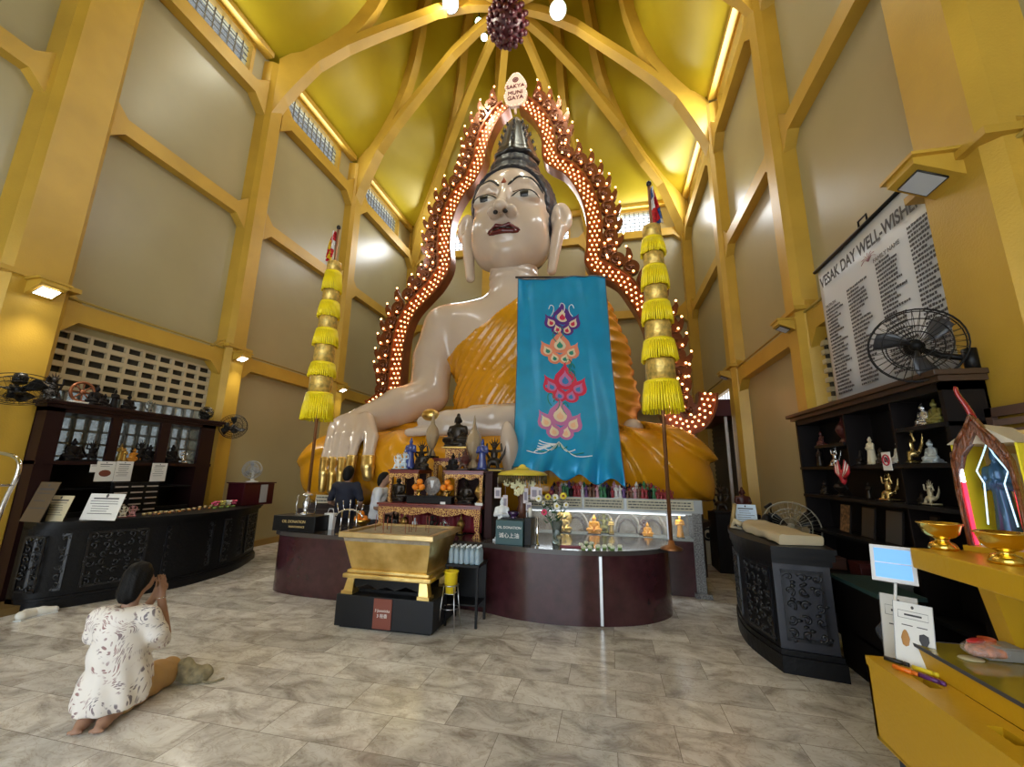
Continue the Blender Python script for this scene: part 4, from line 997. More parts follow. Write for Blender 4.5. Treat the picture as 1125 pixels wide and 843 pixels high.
figurine('group', 'lion_figurine', 'white curly lion figurine, left one of two by the statue hand', (at(437, 508, Y=5.45)[0], 5.45, 1.60), .23, porc, dark)
figurine('group', 'lion_figurine', 'pale blue curly lion figurine nearest the blue robed one', (at(444, 508, Y=5.5)[0], 5.5, 1.60), .26, mat('porcelain_pale_blue', (.5, .62, .72), .2, coat=.4), dark)
figurine('group', 'dragon_figurine', 'dark brown figurine in front of the gourd ornaments', (at(510, 498, Y=5.5)[0], 5.5, 1.60), .30, mat('brown_bronze', (.09, .045, .03), .4, .3), dark)
figurine('seated', 'seated_figurine', 'small black seated figure before the dark bronze one', (at(498, 500, Y=5.52)[0], 5.52, 1.60), .24, dark, dark)
figurine('seated', 'seated_figurine', 'dark seated figure on a tall base at the left of the long altar table', (at(437, 550, Y=5.5)[0] + .0, 5.5, 1.165), .36, brz, dark)
figurine('seated', 'seated_figurine', 'dark seated figure under the right small altar table', (at(512, 550, Y=5.5)[0], 5.5, 1.165), .32, brz, dark)
figurine('vase', 'brass_vase', 'slim brass vase under the right small altar table', (at(527, 550, Y=5.45)[0], 5.45, 1.165), .34, gbrass, dark, cat='vase')
for k, (x, y, z, kd, h, mt, lb) in enumerate(((-2.62, 5.6, 1.60, 'seated', .30, brz, 'dark seated figurine beside the black plumed one'), (-2.70, 6.1, 1.0, 'group', .3, gbrass, 'gold plumed figurine half hidden behind the left small altar table'),
        (-2.42, 5.62, 1.165, 'standing', .26, darkred, 'dark red standing figurine behind the left orange pyramid'), (-2.28, 5.7, 1.165, 'group', .30, gbrass, 'gilded plumed figurine behind the round grey plaque'), (-1.92, 5.5, 1.60, 'vase', .30, darkred, 'small dark red vase on the right small altar table'), (-1.70, 5.62, 1.165, 'standing', .36, brz, 'tall dark bronze figurine under the right end of the small altar table'),
        (-2.95, 5.5, PT, 'seated', .26, brz, 'dark seated figurine under the left end of the long altar table'), (-2.55, 5.35, PT, 'standing', .2, porc, 'small white figurine under the long altar table'), (-2.12, 5.32, PT, 'group', .2, silver, 'silver figurine under the long altar table'))):
    figurine(kd, {'seated': 'seated_figurine', 'standing': 'standing_figurine', 'group': 'plumed_figurine', 'vase': 'small_vase'}[kd], lb, (x, y, z), h, mt, dark, cat='vase' if kd == 'vase' else 'figurine')
# dark stand with the round plate and the two piles of oranges
m = MB(); m.box((-2.66, 5.28, 1.165), (-2.02, 5.42, 1.25), bev=.005); m.box((-2.68, 5.27, 1.25), (-2.0, 5.43, 1.262)); tag(m.build('offering_stand', dark), 'low black offering stand between the two orange pyramids', 'stand')
D0 = thing('round_plaque', 'round grey plaque with a handle between the two orange pyramids', 'plaque', (at(475, 541, Y=5.46)[0], 5.46, 1.262))
m = MB(); M = Matrix.Translation((0, 0, .13)) @ Matrix.Rotation(PI / 2, 4, 'X'); m.lathe([(0, 0), (.115, 0), (.125, .01), (.115, .02), (0, .02)], 24, M=M); m.lathe([(.02, 0), (.06, .0), (.06, .02)], 12); m.build('disc', mat('plaque_grey', (.22, .19, .17), .5, var=.4, vscale=30), D0)
m = MB(); m.prism([(-.03, .2), (.03, .2), (.015, .12), (0, .09), (-.015, .12)], -.025, -.018); m.build('emblem', porc, D0)
orangem = mat('orange_peel', (.85, .25, .012), .45, bump=.15, bscale=90)
og = None
for (px, nm) in ((460, 'left'), (491, 'right')):
    xx = at(px, 545, Y=5.34)[0]
    t = thing('fruit_stand', 'small brass stand under the %s orange pyramid' % nm, 'stand', (xx, 5.345, 1.262)); m = MB(); m.lathe([(.035, 0), (.035, .01), (.012, .02), (.012, .05), (.06, .065), (.065, .075), (0, .075)], 16); m.build('stand_body', brass, t)
    for (dx, dy, dz) in ((-.048, -.02, .112), (.048, -.02, .112), (0, .05, .112), (0, .005, .18)):
        t = thing('orange', 'orange in the %s pyramid on the altar' % nm, 'orange', (xx + dx, 5.345 + dy, 1.262 + dz - .001), 0, 'oranges in the %s pyramid' % nm)
        if og is None:
            m = MB(); m.ell((0, 0, 0), (.045, .045, .042), 14, 10); og = m.build('fruit', orangem, t); m = MB(); m.tube([(0, 0, .038), (0, 0, .047)], .006, 5); os_ = m.build('stem', mat('stem_green', (.05, .12, .02), .6), t)
        else:
            for a in (og, os_): c = a.copy(); C.objects.link(c); c.parent = t
# small dark boxes and cards on the tables
m = MB(); m.box((-2.93, 5.40, 1.165), (-2.72, 5.62, 1.25), bev=.004); tag(m.build('dark_box', dark), 'small black box at the left on the long altar table', 'box') if False else None
def card(px, py, Y, w, h, label, m_=None, tilt=0., z=None, rz=0., lines=4, name='card', title=None):
    p = at(px, py, Y=Y); t = thing(name, label, 'card', (p[0], Y, p[2] if z is None else z), rz); m = MB(); R_ = Matrix.Rotation(-tilt, 4, 'X')
    m.box((-w / 2, -.002, 0), (w / 2, .002, h), M=R_); m.build('sheet', m_ or paper, t)
    if lines:
        m = MB()
        for i in range(lines): ww = w * random.uniform(.3, .42); zz = h * (.82 - .7 * i / max(1, lines)); m.box((-ww, -.0035, zz - h * .02), (ww * random.uniform(.6, 1), -.0025, zz + h * .02), M=R_)
        m.build('printed_lines', ink, t)
    return t
paper = mat('white_paper', (.78, .78, .76), .5); ink = mat('printed_ink', (.06, .06, .07), .6); cream_p = mat('cream_paper', (.62, .54, .36), .5)
card(475, 533, 5.7, .22, .09, 'small white and red card under the tallest carved altar table', paper, z=1.50, lines=1) if False else None
card(487, 541, 5.25, .07, .03, 'tiny white name card beside the right orange pyramid', z=1.165, lines=0)
card(526, 553, 5.25, .10, .03, 'white label strip at the right end of the long altar table', z=1.165, lines=0)
# under-table vessels
figurine('vase', 'brass_vase', 'brass vase under the left part of the long altar table', (-2.75, 5.45, PT), .28, gbrass, dark, cat='vase')
figurine('vase', 'brass_vase', 'brass vase under the right part of the long altar table', (-1.95, 5.5, PT), .26, gbrass, dark, cat='vase')
figurine('group', 'plumed_figurine', 'small dark plumed figurine under the middle of the long altar table', (-2.35, 5.45, PT), .26, brz, dark)
m = MB(); m.grid(lambda u, v: (-2.9 + 1.2 * u, 5.62 + .012 * math.sin(u * 60), PT + .01 + .24 * v), 60, 4); o = m.build('red_cloth', mat('crimson_cloth', (.22, .008, .02), .6), fixn=False); tag(o, 'crimson skirt cloth hanging behind the long altar table legs', 'cloth'); q = o.modifiers.new('t', 'SOLIDIFY'); q.thickness = .006
# ---- yellow canopy stand with tags
Yc = 5.45; cxp = at(574, 530, Y=Yc)[0]
V0 = thing('canopy_stand', 'carved brown column with a yellow fringed canopy hung with paper tags', 'canopy stand', (cxp, Yc, PT))
m = MB(); m.lathe([(.12, 0), (.12, .03), (.06, .06), (.05, .1), (.065, .2), (.05, .3), (.07, .36), (.05, .42), (.06, .55), (.03, .6), (.03, .74)], 20, wav=lambda a, z: 1 + .06 * math.sin(5 * a + z * 30)); m.build('column', mat('carved_brown_wood', (.12, .04, .02), .4, var=.3, vscale=20), V0)
m = MB(); m.lathe([(0, .90), (.06, .89), (.09, .86), (.28, .83), (.325, .80), (.325, .785), (0, .79)], 36); m.build('canopy_top', mat('canopy_yellow', (.62, .50, .04), .5), V0)
m = MB(); m.lathe([(0, .93), (.03, .92), (.05, .89), (.12, .87)], 16, wav=lambda a, z: 1 + .15 * math.sin(6 * a)); m.build('canopy_crest', mat('crest_yellow', (.85, .7, .08), .5), V0)
dk = mat('dark_fringe', (.10, .07, .02), .6)
m = MB()
for k in range(60): a = 2 * PI * k / 60; m.tube([(.31 * math.cos(a), .31 * math.sin(a), .79), (.315 * math.cos(a), .315 * math.sin(a), .72 - .02 * (k % 3))], .011, 4)
m.build('canopy_fringe', dk, V0)
fl = mat('cream_blossom', (.72, .68, .42), .5)
for (a, z) in ((-.25, .66), (.0, .70), (.22, .67), (-.05, .58), (.12, .60), (-.75, .69), (.75, .69)):
    m = MB(); x, y = .24 * math.sin(a), -.26 * math.cos(a)
    for k in range(5): m.ell((x + .028 * math.cos(k * 1.257), y, z + .028 * math.sin(k * 1.257)), (.022, .014, .022), 8, 6)
    m.ell((x, y - .012, z), (.014, .01, .014), 6, 5); m.build('blossom', fl, V0)
for k, (dx, z, w, h) in enumerate(((-.27, .50, .085, .13), (-.17, .38, .06, .16), (.09, .45, .06, .18), (.20, .50, .10, .15), (.27, .52, .05, .12), (.13, .36, .07, .1))):
    m = MB(); m.box((dx - w / 2, -.24, z), (dx + w / 2, -.235, z + h)); m.tube([(dx, -.237, z + h), (dx, -.25, .76)], .002, 4); m.box((dx - w * .3, -.243, z + h * .2), (dx + w * .3, -.2405, z + h * .75), 1); m.build('paper_tag', [mat('tag_paper', (.62, .56, .58), .6), mat('tag_print', (.25, .22, .28), .6)], V0)
# ---- oil donation box
oz = at(561, 590, Y=4.98); O0 = thing('donation_box', 'teal oil donation box with white lettering on the maroon counter', 'box', (oz[0], 5.02, PT), -.06)
m = MB(); m.box((-.165, -.1, 0), (.165, .12, .27), bev=.004); m.build('box_body', tealb, O0)
m = MB(); m.box((.17, -.05, 0), (.25, .16, .30), bev=.003); m.box((-.14, .0, .27), (.15, .11, .285)); m.build('side_block', black, O0)
textm('OIL DONATION', .040, frame((0, -.102, .19), (1, 0, 0)), wl, O0); textm('诚心上油', .062, frame((0, -.102, .10), (1, 0, 0)), wl, O0)
Bw = thing('dark_bowl', 'dark purple glass bowl standing on the teal donation box', 'bowl', (oz[0] + .02, 5.03, PT + .285)); m = MB(); m.lathe([(.03, 0), (.035, .008), (.025, .015), (.06, .04), (.075, .08), (.068, .082), (.05, .045), (0, .03)], 24); m.build('bowl_body', mat('purple_glass', (.03, .01, .05), .1, coat=.5), Bw)
figurine('standing', 'porcelain_figurine', 'white robed porcelain figurine behind the teal donation box', (oz[0] - .17, 5.22, PT), .50, porc, porc)
cand = mat('white_wax', (.82, .80, .72), .4)
def candle(x, y, z, h, label, r=.024):
    t = thing('candle', label, 'candle', (x, y, z)); m = MB(); m.lathe([(r, 0), (r, h), (r * .3, h + .01), (0, h + .01)], 16); m.build('wax', cand, t); m = MB(); m.tube([(0, 0, h + .01), (0, 0, h + .035)], .003, 5); m.build('wick', ink, t)
candle(oz[0] + .21, 5.1, PT + .30, .10, 'white candle on the black block beside the teal donation box')
m = MB(); cxs = at(590, 600, Y=5.0)[0]; m.lathe([(.03, 0), (.03, .01), (.016, .015), (.016, .30), (.02, .305), (.0, .31)], 16, (cxs, 5.02, PT)); tag(m.build('steel_post', chrome), 'short polished steel post on the maroon counter by the flower vase', 'post')
# ---- flowers in a glass vase
fx = at(612, 596, Y=5.2)[0]; F0 = thing('flower_vase', 'clear glass vase of mixed flowers on the maroon counter', 'vase', (fx, 5.2, PT))
m = MB(); m.lathe([(.05, 0), (.06, .01), (.05, .1), (.07, .26), (.067, .26), (.045, .1), (.0, .02)], 20); m.build('glass', mat('vase_glass', (.5, .6, .58), .05, trans=.8), F0)
stm = mat('stem_dark_green', (.02, .07, .02), .6)
fcols = [mat('petal_white', (.8, .8, .76), .5), mat('petal_yellow', (.75, .6, .05), .5), mat('petal_pink', (.75, .05, .15), .5), mat('petal_dark_red', (.2, .01, .03), .5)]
for k, (px, py, ci, r) in enumerate(((592, 548, 0, .045), (602, 546, 1, .04), (610, 547, 0, .05), (619, 545, 1, .045), (598, 563, 2, .04), (612, 556, 0, .05), (606, 541, 3, .03), (622, 555, 0, .035), (597, 553, 0, .03))):
    q = at(px, py, Y=5.12 + .03 * (k % 3)); lp = Vector((q[0] - fx, q[1] - 5.2, q[2] - PT)); m = MB()
    for j in range(11):
        a = j * 2 * PI / 11; m.ell((lp.x + r * .6 * math.cos(a), lp.y - .01, lp.z + r * .6 * math.sin(a)), (r * .34, .012, r * .34), 7, 5)
    m.ell((lp.x, lp.y - .018, lp.z), (r * .35, .015, r * .35), 8, 5, 1); m.build('bloom', [fcols[ci], fcols[1] if ci == 0 else mat('bloom_centre', (.3, .12, .05), .6)], F0)
    m = MB(); m.tube([(0, 0, .05), (lp.x * .4, lp.y * .4, lp.z * .55), tuple(lp)], .004, 5)
    for j in range(3): tt = .5 + .15 * j; c = Vector((lp.x * tt, lp.y * tt, lp.z * tt)); sgn = (-1) ** (j + k); m.add([c, c + Vector((.03 * sgn, -.01, .02)), c + Vector((.07 * sgn, -.01, .045)), c + Vector((.035 * sgn, .006, .0))], [(0, 1, 2, 3)])
    m.build('stalk', stm, F0)
# ---- row of lotus candles, booklet, little glass
lg = mat('lotus_bud_green', (.25, .45, .12), .5); lw = mat('lotus_bud_white', (.80, .82, .66), .5); lt0 = None
for k, (px, py) in enumerate(((638, 598), (641, 601), (648, 601), (650, 597), (657, 600), (664, 600), (670, 599), (673, 601), (681, 600), (644, 596))):
    q = at(px, py + 1, Z=PT + .02)
    if lt0 is None:
        lt0 = thing('lotus_candle', 'small green and white lotus candle in the row on the counter', 'candle', (q[0], q[1], PT), 0, 'lotus candles on the maroon counter'); m = MB(); m.lathe([(.018, 0), (.024, .006), (.026, .014), (0, .014)], 10); m.build('cup', lg, lt0)
        m = MB()
        for j in range(6): a = j * PI / 3; m.tube([(.01 * math.cos(a), .01 * math.sin(a), .012), (.022 * math.cos(a), .022 * math.sin(a), .028), (.014 * math.cos(a), .014 * math.sin(a), .045)], [.008, .011, .003], 6)
        m.build('petals', lw, lt0)
    else: dup(lt0, (q[0], q[1], PT), k)
m = MB(); q = at(626, 604, Z=PT); m.box((-.12, -.03, 0), (.12, .03, .015), M=Matrix.Translation((q[0], 5.0, PT)) @ Matrix.Rotation(.05, 4, 'Z')); tag(m.build('booklet', mat('booklet_red', (.20, .01, .03), .5)), 'flat dark red booklet lying on the maroon counter', 'booklet')
m = MB(); q = at(617, 593, Z=PT + .02); m.lathe([(.025, 0), (.025, .004), (.005, .008), (.005, .05), (.03, .07), (.035, .1), (.032, .1), (.0, .06)], 16, (q[0], 5.12, PT)); tag(m.build('oil_glass', mat('oil_glass_gold', (.6, .55, .35), .1, trans=.5)), 'small stemmed glass with pale oil near the red booklet', 'glass')
# ---- display case
c0 = at(578, 560, Y=6.3)[0]; c1 = at(770, 560, Y=6.3)[0]
G0 = thing('display_case', 'long glass display case with framed text panels below the statue knee', 'display case', ((c0 + c1) / 2, 6.5, 0)); cx_ = (c0 + c1) / 2; hw = (c1 - c0) / 2
granite = mat('speckled_granite', (.16, .155, .15), .3, var=.8, vscale=60)
m = MB(); m.box((hw - .12, -.2, .02), (hw, .15, 1.07)); m.box((hw - .15, -.24, 0), (hw + .06, .2, .06)); m.build('granite_pillar', granite, G0)
m = MB(); m.box((-hw, -.17, .0), (hw - .12, .2, .72)); m.build('case_base', maroon, G0)
m = MB(); m.box((-hw, -.2, 1.065), (hw + .02, .15, 1.09)); m.box((-hw, -.2, 1.09), (hw + .02, .15, 1.245)); m.build('case_top', mat('case_frame_grey', (.30, .31, .30), .4, .5), G0)
m = MB(); m.box((-hw, .12, .72), (hw - .12, .15, 1.07)); m.build('back_board', mat('diorama_back', (.16, .12, .09), .6, col2=(.50, .44, .36), vscale=5), G0)
m = MB(); m.box((-hw, -.19, .70), (hw - .12, .15, .73)); m.build('case_floor', mat('diorama_floor', (.28, .30, .28), .4), G0)
creamb = mat('text_board_cream', (.52, .48, .34), .5)
for i, (a, b) in enumerate(((578, 640), (641, 686), (688, 763))):
    xa = at(a, 556, Y=6.28)[0] - cx_; xb = at(b, 556, Y=6.28)[0] - cx_; m = MB(); m.box((xa + .01, -.22, 1.10), (xb - .01, -.205, 1.235)); tb = m.build('text_board', creamb, G0)
    m = MB()
    for r in range(3):
        x = xa + .03
        while x < xb - .05: w_ = random.uniform(.015, .06); x2 = min(x + w_, xb - .03); m.box((x, -.2225, 1.12 + r * .038), (x2, -.2205, 1.135 + r * .038)); x = x2 + .01
    m.build('printed_text', ink, tb)
m = MB()
for x in (at(578, 600, Y=6.3)[0] - cx_, at(735, 600, Y=6.3)[0] - cx_): m.box((x - .012, -.2, .72), (x + .012, -.18, 1.07))
m.box((-hw, -.2, 1.045), (hw - .12, -.18, 1.067)); m.build('frame_bars', steel, G0)
m = MB(); m.box((-hw, -.195, .73), (hw - .12, -.19, 1.05)); m.build('glass_front', mat('case_glass', (.9, .95, .95), .03, alpha=.10), G0)
m = MB(); m.tube([(-hw + .05, -.15, 1.045), (hw - .2, -.15, 1.045)], .014, 8); m.build('tube_light', mat('case_tube', (1, 1, 1), .3, emit=(.85, .95, 1), es=2), G0)
CASE_L = ((cx_ - .1, 6.36, 1.03), 2 * hw - .3)
# diorama arches as parts of the case
archm = mat('diorama_arch', (.50, .42, .33), .6); 
for i, px in enumerate((632, 661, 690, 718)):
    xx = at(px, 585, Y=6.4)[0] - cx_; m = MB()
    for rr, mi in ((.19, 0), (.13, 1)): m.tube([(xx + rr * math.cos(a * PI / 10), .06 - mi * .02, .75 + 1.45 * rr * math.sin(a * PI / 10)) for a in range(11)], .016, 6, mi)
    m.build('painted_arch', [archm, mat('diorama_arch_dark', (.10, .07, .06), .5)], G0)
orobe = mat('monk_robe_orange', (.80, .33, .01), .5); fskin = mat('figure_skin', (.45, .26, .15), .5)
for k, (px, h, kind, mt, lb) in enumerate(((620, .27, 'seated', gbrass, 'haloed gold seated figurine at the left in the display case'), (653, .27, 'seated', orobe, 'larger orange robed seated figurine in the display case'), (664, .30, 'group', olive, 'yellow green plumed figurine behind the orange one in the case'),
        (672, .22, 'standing', gbrass, 'small pale standing figurine in the middle of the display case'), (709, .24, 'group', darkred, 'dark red figurine in the right arch of the display case'), (712, .19, 'seated', orobe, 'smaller orange robed seated figurine in the display case'), (748, .30, 'standing', orobe, 'standing orange robed figurine in the right bay of the display case'))):
    xx = at(px, 590, Y=6.38)[0]; yy = 6.40 if k not in (2, 4) else 6.53
    figurine(kind, 'case_figurine', lb, (xx, yy, .73), h, mt, dark)
m = MB(); M = Matrix.Translation((at(620, 580, Y=6.5)[0], 6.52, .93)) @ Matrix.Rotation(PI / 2, 4, 'X'); m.lathe([(.10, 0), (.12, .01), (.10, .02)], 28, M=M); m.tube([(at(620, 580, Y=6.5)[0], 6.51, .83), (at(620, 580, Y=6.5)[0], 6.51, .73)], .012, 6); tag(m.build('halo_ring', gbrass), 'gold ring halo behind the left figurine in the display case', 'halo')
# crowd of small figurines on top of the case
cc = [('purple', mat('mini_purple', (.12, .05, .18), .4)), ('white', mat('mini_white', (.6, .6, .6), .4)), ('dark red', mat('mini_red', (.28, .02, .03), .4)), ('black', dark), ('green', mat('mini_green', (.03, .16, .06), .4)), ('pink', mat('mini_pink', (.5, .25, .3), .4)), ('brown', mat('mini_brown', (.16, .07, .04), .4))]
for k in range(64):
    px = 606 + (738 - 606) * (k + .5) / 64; row = k % 2; Yr = 6.36 + .12 * row + random.uniform(-.02, .02); xx = at(px, 545, Y=Yr)[0]
    nm, mt = cc[(k * 3 + k // 7) % 7] if px < 700 else cc[(2, 6, 3, 2, 4)[k % 5]]
    if px > 722: nm, mt = cc[2]
    h = random.uniform(.13, .20) + (.05 if row else 0); h = h * (.6 if px > 722 else 1)
    figurine(('standing', 'seated', 'standing', 'group')[k % 4], 'miniature_figurine', 'tiny %s figurine in the crowd along the top of the display case' % nm, (xx, Yr, 1.245), h, mt, mt, rz=random.uniform(-.3, .3), group='miniature figurines on the display case')
# ---- left end of the counter: black box with silver tower, rack, bag, sign
L0 = thing('black_donation_box', 'black box with gold lettering at the left end of the maroon counter', 'box', (at(326, 580, Y=5.1)[0], 5.18, PT))
m = MB(); m.box((-.33, -.15, 0), (.33, .18, .20), bev=.005); m.build('box_body', black, L0)
glt = mat('letter_gold', (.65, .48, .2), .4); textm('OIL DONATION', .05, frame((0, -.152, .125), (1, 0, 0)), glt, L0); textm('MAINTENANCE', .035, frame((0.05, -.152, .06), (1, 0, 0)), glt, L0)
S1 = thing('silver_lantern', 'silver openwork lantern standing on the black lettered box', 'lantern', (at(335, 560, Y=5.2)[0], 5.22, PT + .20))
m = MB(); m.lathe([(.07, 0), (.08, .02), (.03, .03), (.04, .08), (.05, .15), (.035, .2), (.02, .23), (.0, .26)], 16); m.build('core', silver, S1)
m = MB(); m.box((-.09, -.09, 0), (.09, .09, .012)); m.lathe([(.1, .26), (.08, .28), (.02, .3), (0, .33)], 4); m.build('plates', silver, S1)
for x in (-.08, .08):
    for y in (-.08, .08): m = MB(); m.tube([(x, y, .01), (x * 1.1, y * 1.1, .13), (x, y, .27)], .008, 6); m.build('post', silver, S1)
R1 = thing('incense_rack', 'silver fan-shaped rack with upright rods in front of the standing man', 'rack', (at(383, 575, Y=5.05)[0], 5.05, PT))
m = MB(); m.tube([(.21 * math.cos(PI * (.08 + .84 * k / 12)), 0, .18 + .13 * math.sin(PI * (.08 + .84 * k / 12))) for k in range(13)], .011, 8); m.build('arch', chrome, R1)
for x in (-.12, 0, .12): m = MB(); m.tube([(x, 0, 0), (x * .9, 0, .30)], .010, 8); m.build('leg', chrome, R1)
for k in range(5): a = PI * (.2 + .15 * k); m = MB(); m.tube([(.20 * math.cos(a), 0, .19 + .12 * math.sin(a)), (.24 * math.cos(a), 0, .30 + .12 * math.sin(a))], .006, 6); m.ell((.24 * math.cos(a), 0, .305 + .12 * math.sin(a)), (.01, .01, .012), 6, 5); m.build('rod', chrome, R1)
m = MB(); m.box((-.16, -.03, 0), (.16, .03, .012)); m.build('foot_plate', chrome, R1)
bg_ = at(362, 578, Y=5.35); m = MB(); frus(m, -.06, .06, -.03, .03, 0, -.075, .075, -.035, .035, .22); m.tube([(-.05, 0, .22), (-.03, 0, .28), (.03, 0, .28), (.05, 0, .22)], .005, 6); o = m.build('paper_bag', paper); o.location = (bg_[0], 5.35, PT); tag(o, 'white carrier bag on the counter beside the silver lantern', 'bag')
sgn = at(358, 548, Y=6.65); t = thing('text_sign', 'cream board with two text rows behind the standing man', 'sign', (sgn[0], 6.66, 0)); m = MB(); m.box((-.22, 0, sgn[2] - .08), (.22, .015, sgn[2] + .06)); m.build('board', creamb, t); m = MB()
for r in range(2):
    x = -.19
    while x < .17: w_ = random.uniform(.02, .06); m.box((x, -.003, sgn[2] - .05 + r * .06), (min(x + w_, .19), 0, sgn[2] - .03 + r * .06)); x += w_ + .012
m.build('printed_text', ink, t); m = MB(); m.tube([(-.2, .01, 0), (-.2, .01, sgn[2])], .01, 6); m.tube([(.2, .01, 0), (.2, .01, sgn[2])], .01, 6); m.build('posts', metal_d, t)
# bowl of oranges right of the man
ob_ = at(397, 572, Y=5.3); t = thing('offering_bowl', 'brass footed bowl holding oranges behind the incense urn', 'bowl', (ob_[0], 5.32, PT)); m = MB(); m.lathe([(.05, 0), (.055, .01), (.03, .03), (.03, .08), (.1, .12), (.115, .16), (.11, .16), (.03, .1), (0, .1)], 24); m.build('bowl_body', brass, t)
for (dx, dy, dz) in ((-.055, -.03, .17), (.055, -.03, .17), (0, .05, .17), (-.0, -.035, .235), (.0, .02, .17)):
    t = thing('orange', 'orange in the brass footed bowl behind the urn', 'orange', (ob_[0] + dx, 5.32 + dy, PT + dz), 0, 'oranges in the brass bowl')
    for a in (og, os_): c = a.copy(); C.objects.link(c); c.parent = t
# ================================================================== LEFT SIDE
redwood = mat('dark_red_stained_wood', (.018, .006, .006), .4, spec=.25)
def scroll_panel(m, w, h, M, mi=0, seed=1):
    """carved relief: frame and curling foliage in the x/z plane of M, standing out towards -y"""
    r = random.Random(seed)
    for a, b in (((-w / 2, -.015, 0), (w / 2, 0, .025)), ((-w / 2, -.015, h - .025), (w / 2, 0, h)), ((-w / 2, -.015, 0), (-w / 2 + .025, 0, h)), ((w / 2 - .025, -.015, 0), (w / 2, 0, h))): m.box(a, b, mi, M)
    nx, nz = max(1, int(w / .095)), max(1, int(h / .095))
    for i in range(nx):
        for k in range(nz):
            cx, cz = -w / 2 + w * (i + .5) / nx, h * (k + .5) / nz; s = r.choice((-1, 1)); a0 = r.uniform(0, 6.28); R0 = .042
            m.tube([(cx + R0 * (1 - t / 11) * math.cos(a0 + s * t * .55), -.008, cz + R0 * (1 - t / 11) * math.sin(a0 + s * t * .55)) for t in range(11)], [.011] * 10 + [.016], 5, mi, M)
            m.ell((cx + .05 * math.cos(a0 + 2.2), -.008, cz + .05 * math.sin(a0 + 2.2)), (.022, .012, .014), 7, 5, mi, M)
def fan(p, nrm, r, label, col=black, base=None, name='wall_fan', blade=None, arm=None):
    """cage, blades and motor are parts; nrm = blowing direction"""
    t = thing(name, label, 'fan', p); n = Vector(nrm).normalized(); q = Vector((0, 0, 1)).rotation_difference(n).to_matrix().to_4x4()
    m = MB()
    for (rr, z) in ((r, 0), (r * .98, .05), (r * .7, .075), (r * .35, .085), (r * .98, -.05), (r * .6, -.08)): m.tube([(rr * math.cos(a * PI / 16), rr * math.sin(a * PI / 16), z) for a in range(33)], .0045, 5, M=q)
    for k in range(36):
        a = 2 * PI * k / 36; c, s = math.cos(a), math.sin(a)
        m.tube([(r * .15 * c, r * .15 * s, .085), (r * .7 * c, r * .7 * s, .075), (r * c, r * s, .0), (r * .6 * c, r * .6 * s, -.08), (r * .2 * c, r * .2 * s, -.09)], .0022, 3, M=q)
    m.build('cage', col, t)
    m = MB(); m.lathe([(0, .04), (r * .13, .035), (r * .15, 0), (r * .15, -.02)], 16, M=q); m.build('hub', col, t)
    for k in range(3):
        m = MB(); a = 2 * PI * k / 3; pts = []
        V = []
        for i in range(7):
            rr = r * (.12 + .76 * i / 6); w_ = .38 + .32 * math.sin(PI * i / 6 * .9)
            for j in range(4): b = a + w_ * (j / 3 - .5) + .25 * i / 6; V.append((rr * math.cos(b), rr * math.sin(b), .02 * (1.5 - j)))
        F = [(i * 4 + j, i * 4 + j + 1, i * 4 + j + 5, i * 4 + j + 4) for i in range(6) for j in range(3)]
        m.add(V, F, 0, True, q); o = m.build('blade', blade or col, t, fixn=False); sd = o.modifiers.new('t', 'SOLIDIFY'); sd.thickness = .003
    m = MB(); m.lathe([(0, -.20), (.055, -.19), (.065, -.14), (.06, -.09), (0, -.085)], 16, M=q); m.build('motor', col, t)
    if arm is not None:
        b = Vector(arm) - Vector(p); s0 = -n * .15; m = MB(); m.tube([s0, s0 * .5 + b * .5 + Vector((0, 0, -.02)), b], .022, 8); m.tube([b + Vector((0, 0, -.09)), b + Vector((0, 0, .07))], .04, 10); m.build('bracket', col, t)
    return t
# ---- cabinet
Xc = -6.7
CB = thing('shrine_cabinet', 'tall dark cabinet with three openings in front of the glass block window', 'cabinet', (-6.9, 4.7, 0))
y0, y1 = 3.62, 5.9
m = MB(); m.box((XL + .06, y0, 0), (Xc, y1, .04)); m.box((XL + .06, y0, 1.60), (Xc + .02, y1, 1.645)); 
m.box((XL + .08, y0, 0), (Xc, 3.80, 2.33)); m.box((XL + .08, y1 - .25, 0), (Xc, y1, 1.62)); m.box((Xc - .05, y1 - .25, 1.6), (Xc, y1, 2.33))
m.box((Xc - .05, 4.34, 1.64), (Xc - .005, 4.46, 2.33)); m.box((Xc - .05, 5.0, 1.64), (Xc - .005, 5.14, 2.33)); m.box((XL + .06, y0, 2.25), (Xc, y1, 2.34))
W(m.build('carcass', redwood, CB), CB)
m = MB(); m.box((XL + .06, y0 - .06, 2.34), (Xc + .06, y1 + .14, 2.385), bev=.006); m.box((XL + .06, y0 - .03, 2.30), (Xc + .03, y1 + .1, 2.34)); W(m.build('cornice', redwood, CB), CB)
m = MB(); m.box((XL + .06, 3.8, .04), (XL + .09, y1 - .25, 1.60)); W(m.build('back_panel', black, CB), CB)
for a, b in ((3.82, 4.4), (4.42, 5.0), (5.02, 5.63)):
    m = MB(); m.box((Xc - .03, a, .06), (Xc - .005, b, 1.0), bev=.005); d = W(m.build('door', black, CB), CB); m = MB(); m.ell((Xc + .005, b - .05, .6), (.012, .012, .012)); m.build('knob', gbrass, d).matrix_parent_inverse = root_inv(CB) if False else Matrix.Identity(4)
m = MB(); m.box((XL + .1, 3.82, 1.28), (Xc - .02, y1 - .26, 1.30)); W(m.build('shelf', black, CB), CB)
m = MB(); m.box((XL + .06, 3.0, .0), (Xc + .35, 3.66, .08)); tag(m.build('floor_platform', mat('platform_ochre', (.16, .10, .03), .5)), 'low ochre platform at the left edge under the cabinet', 'platform')
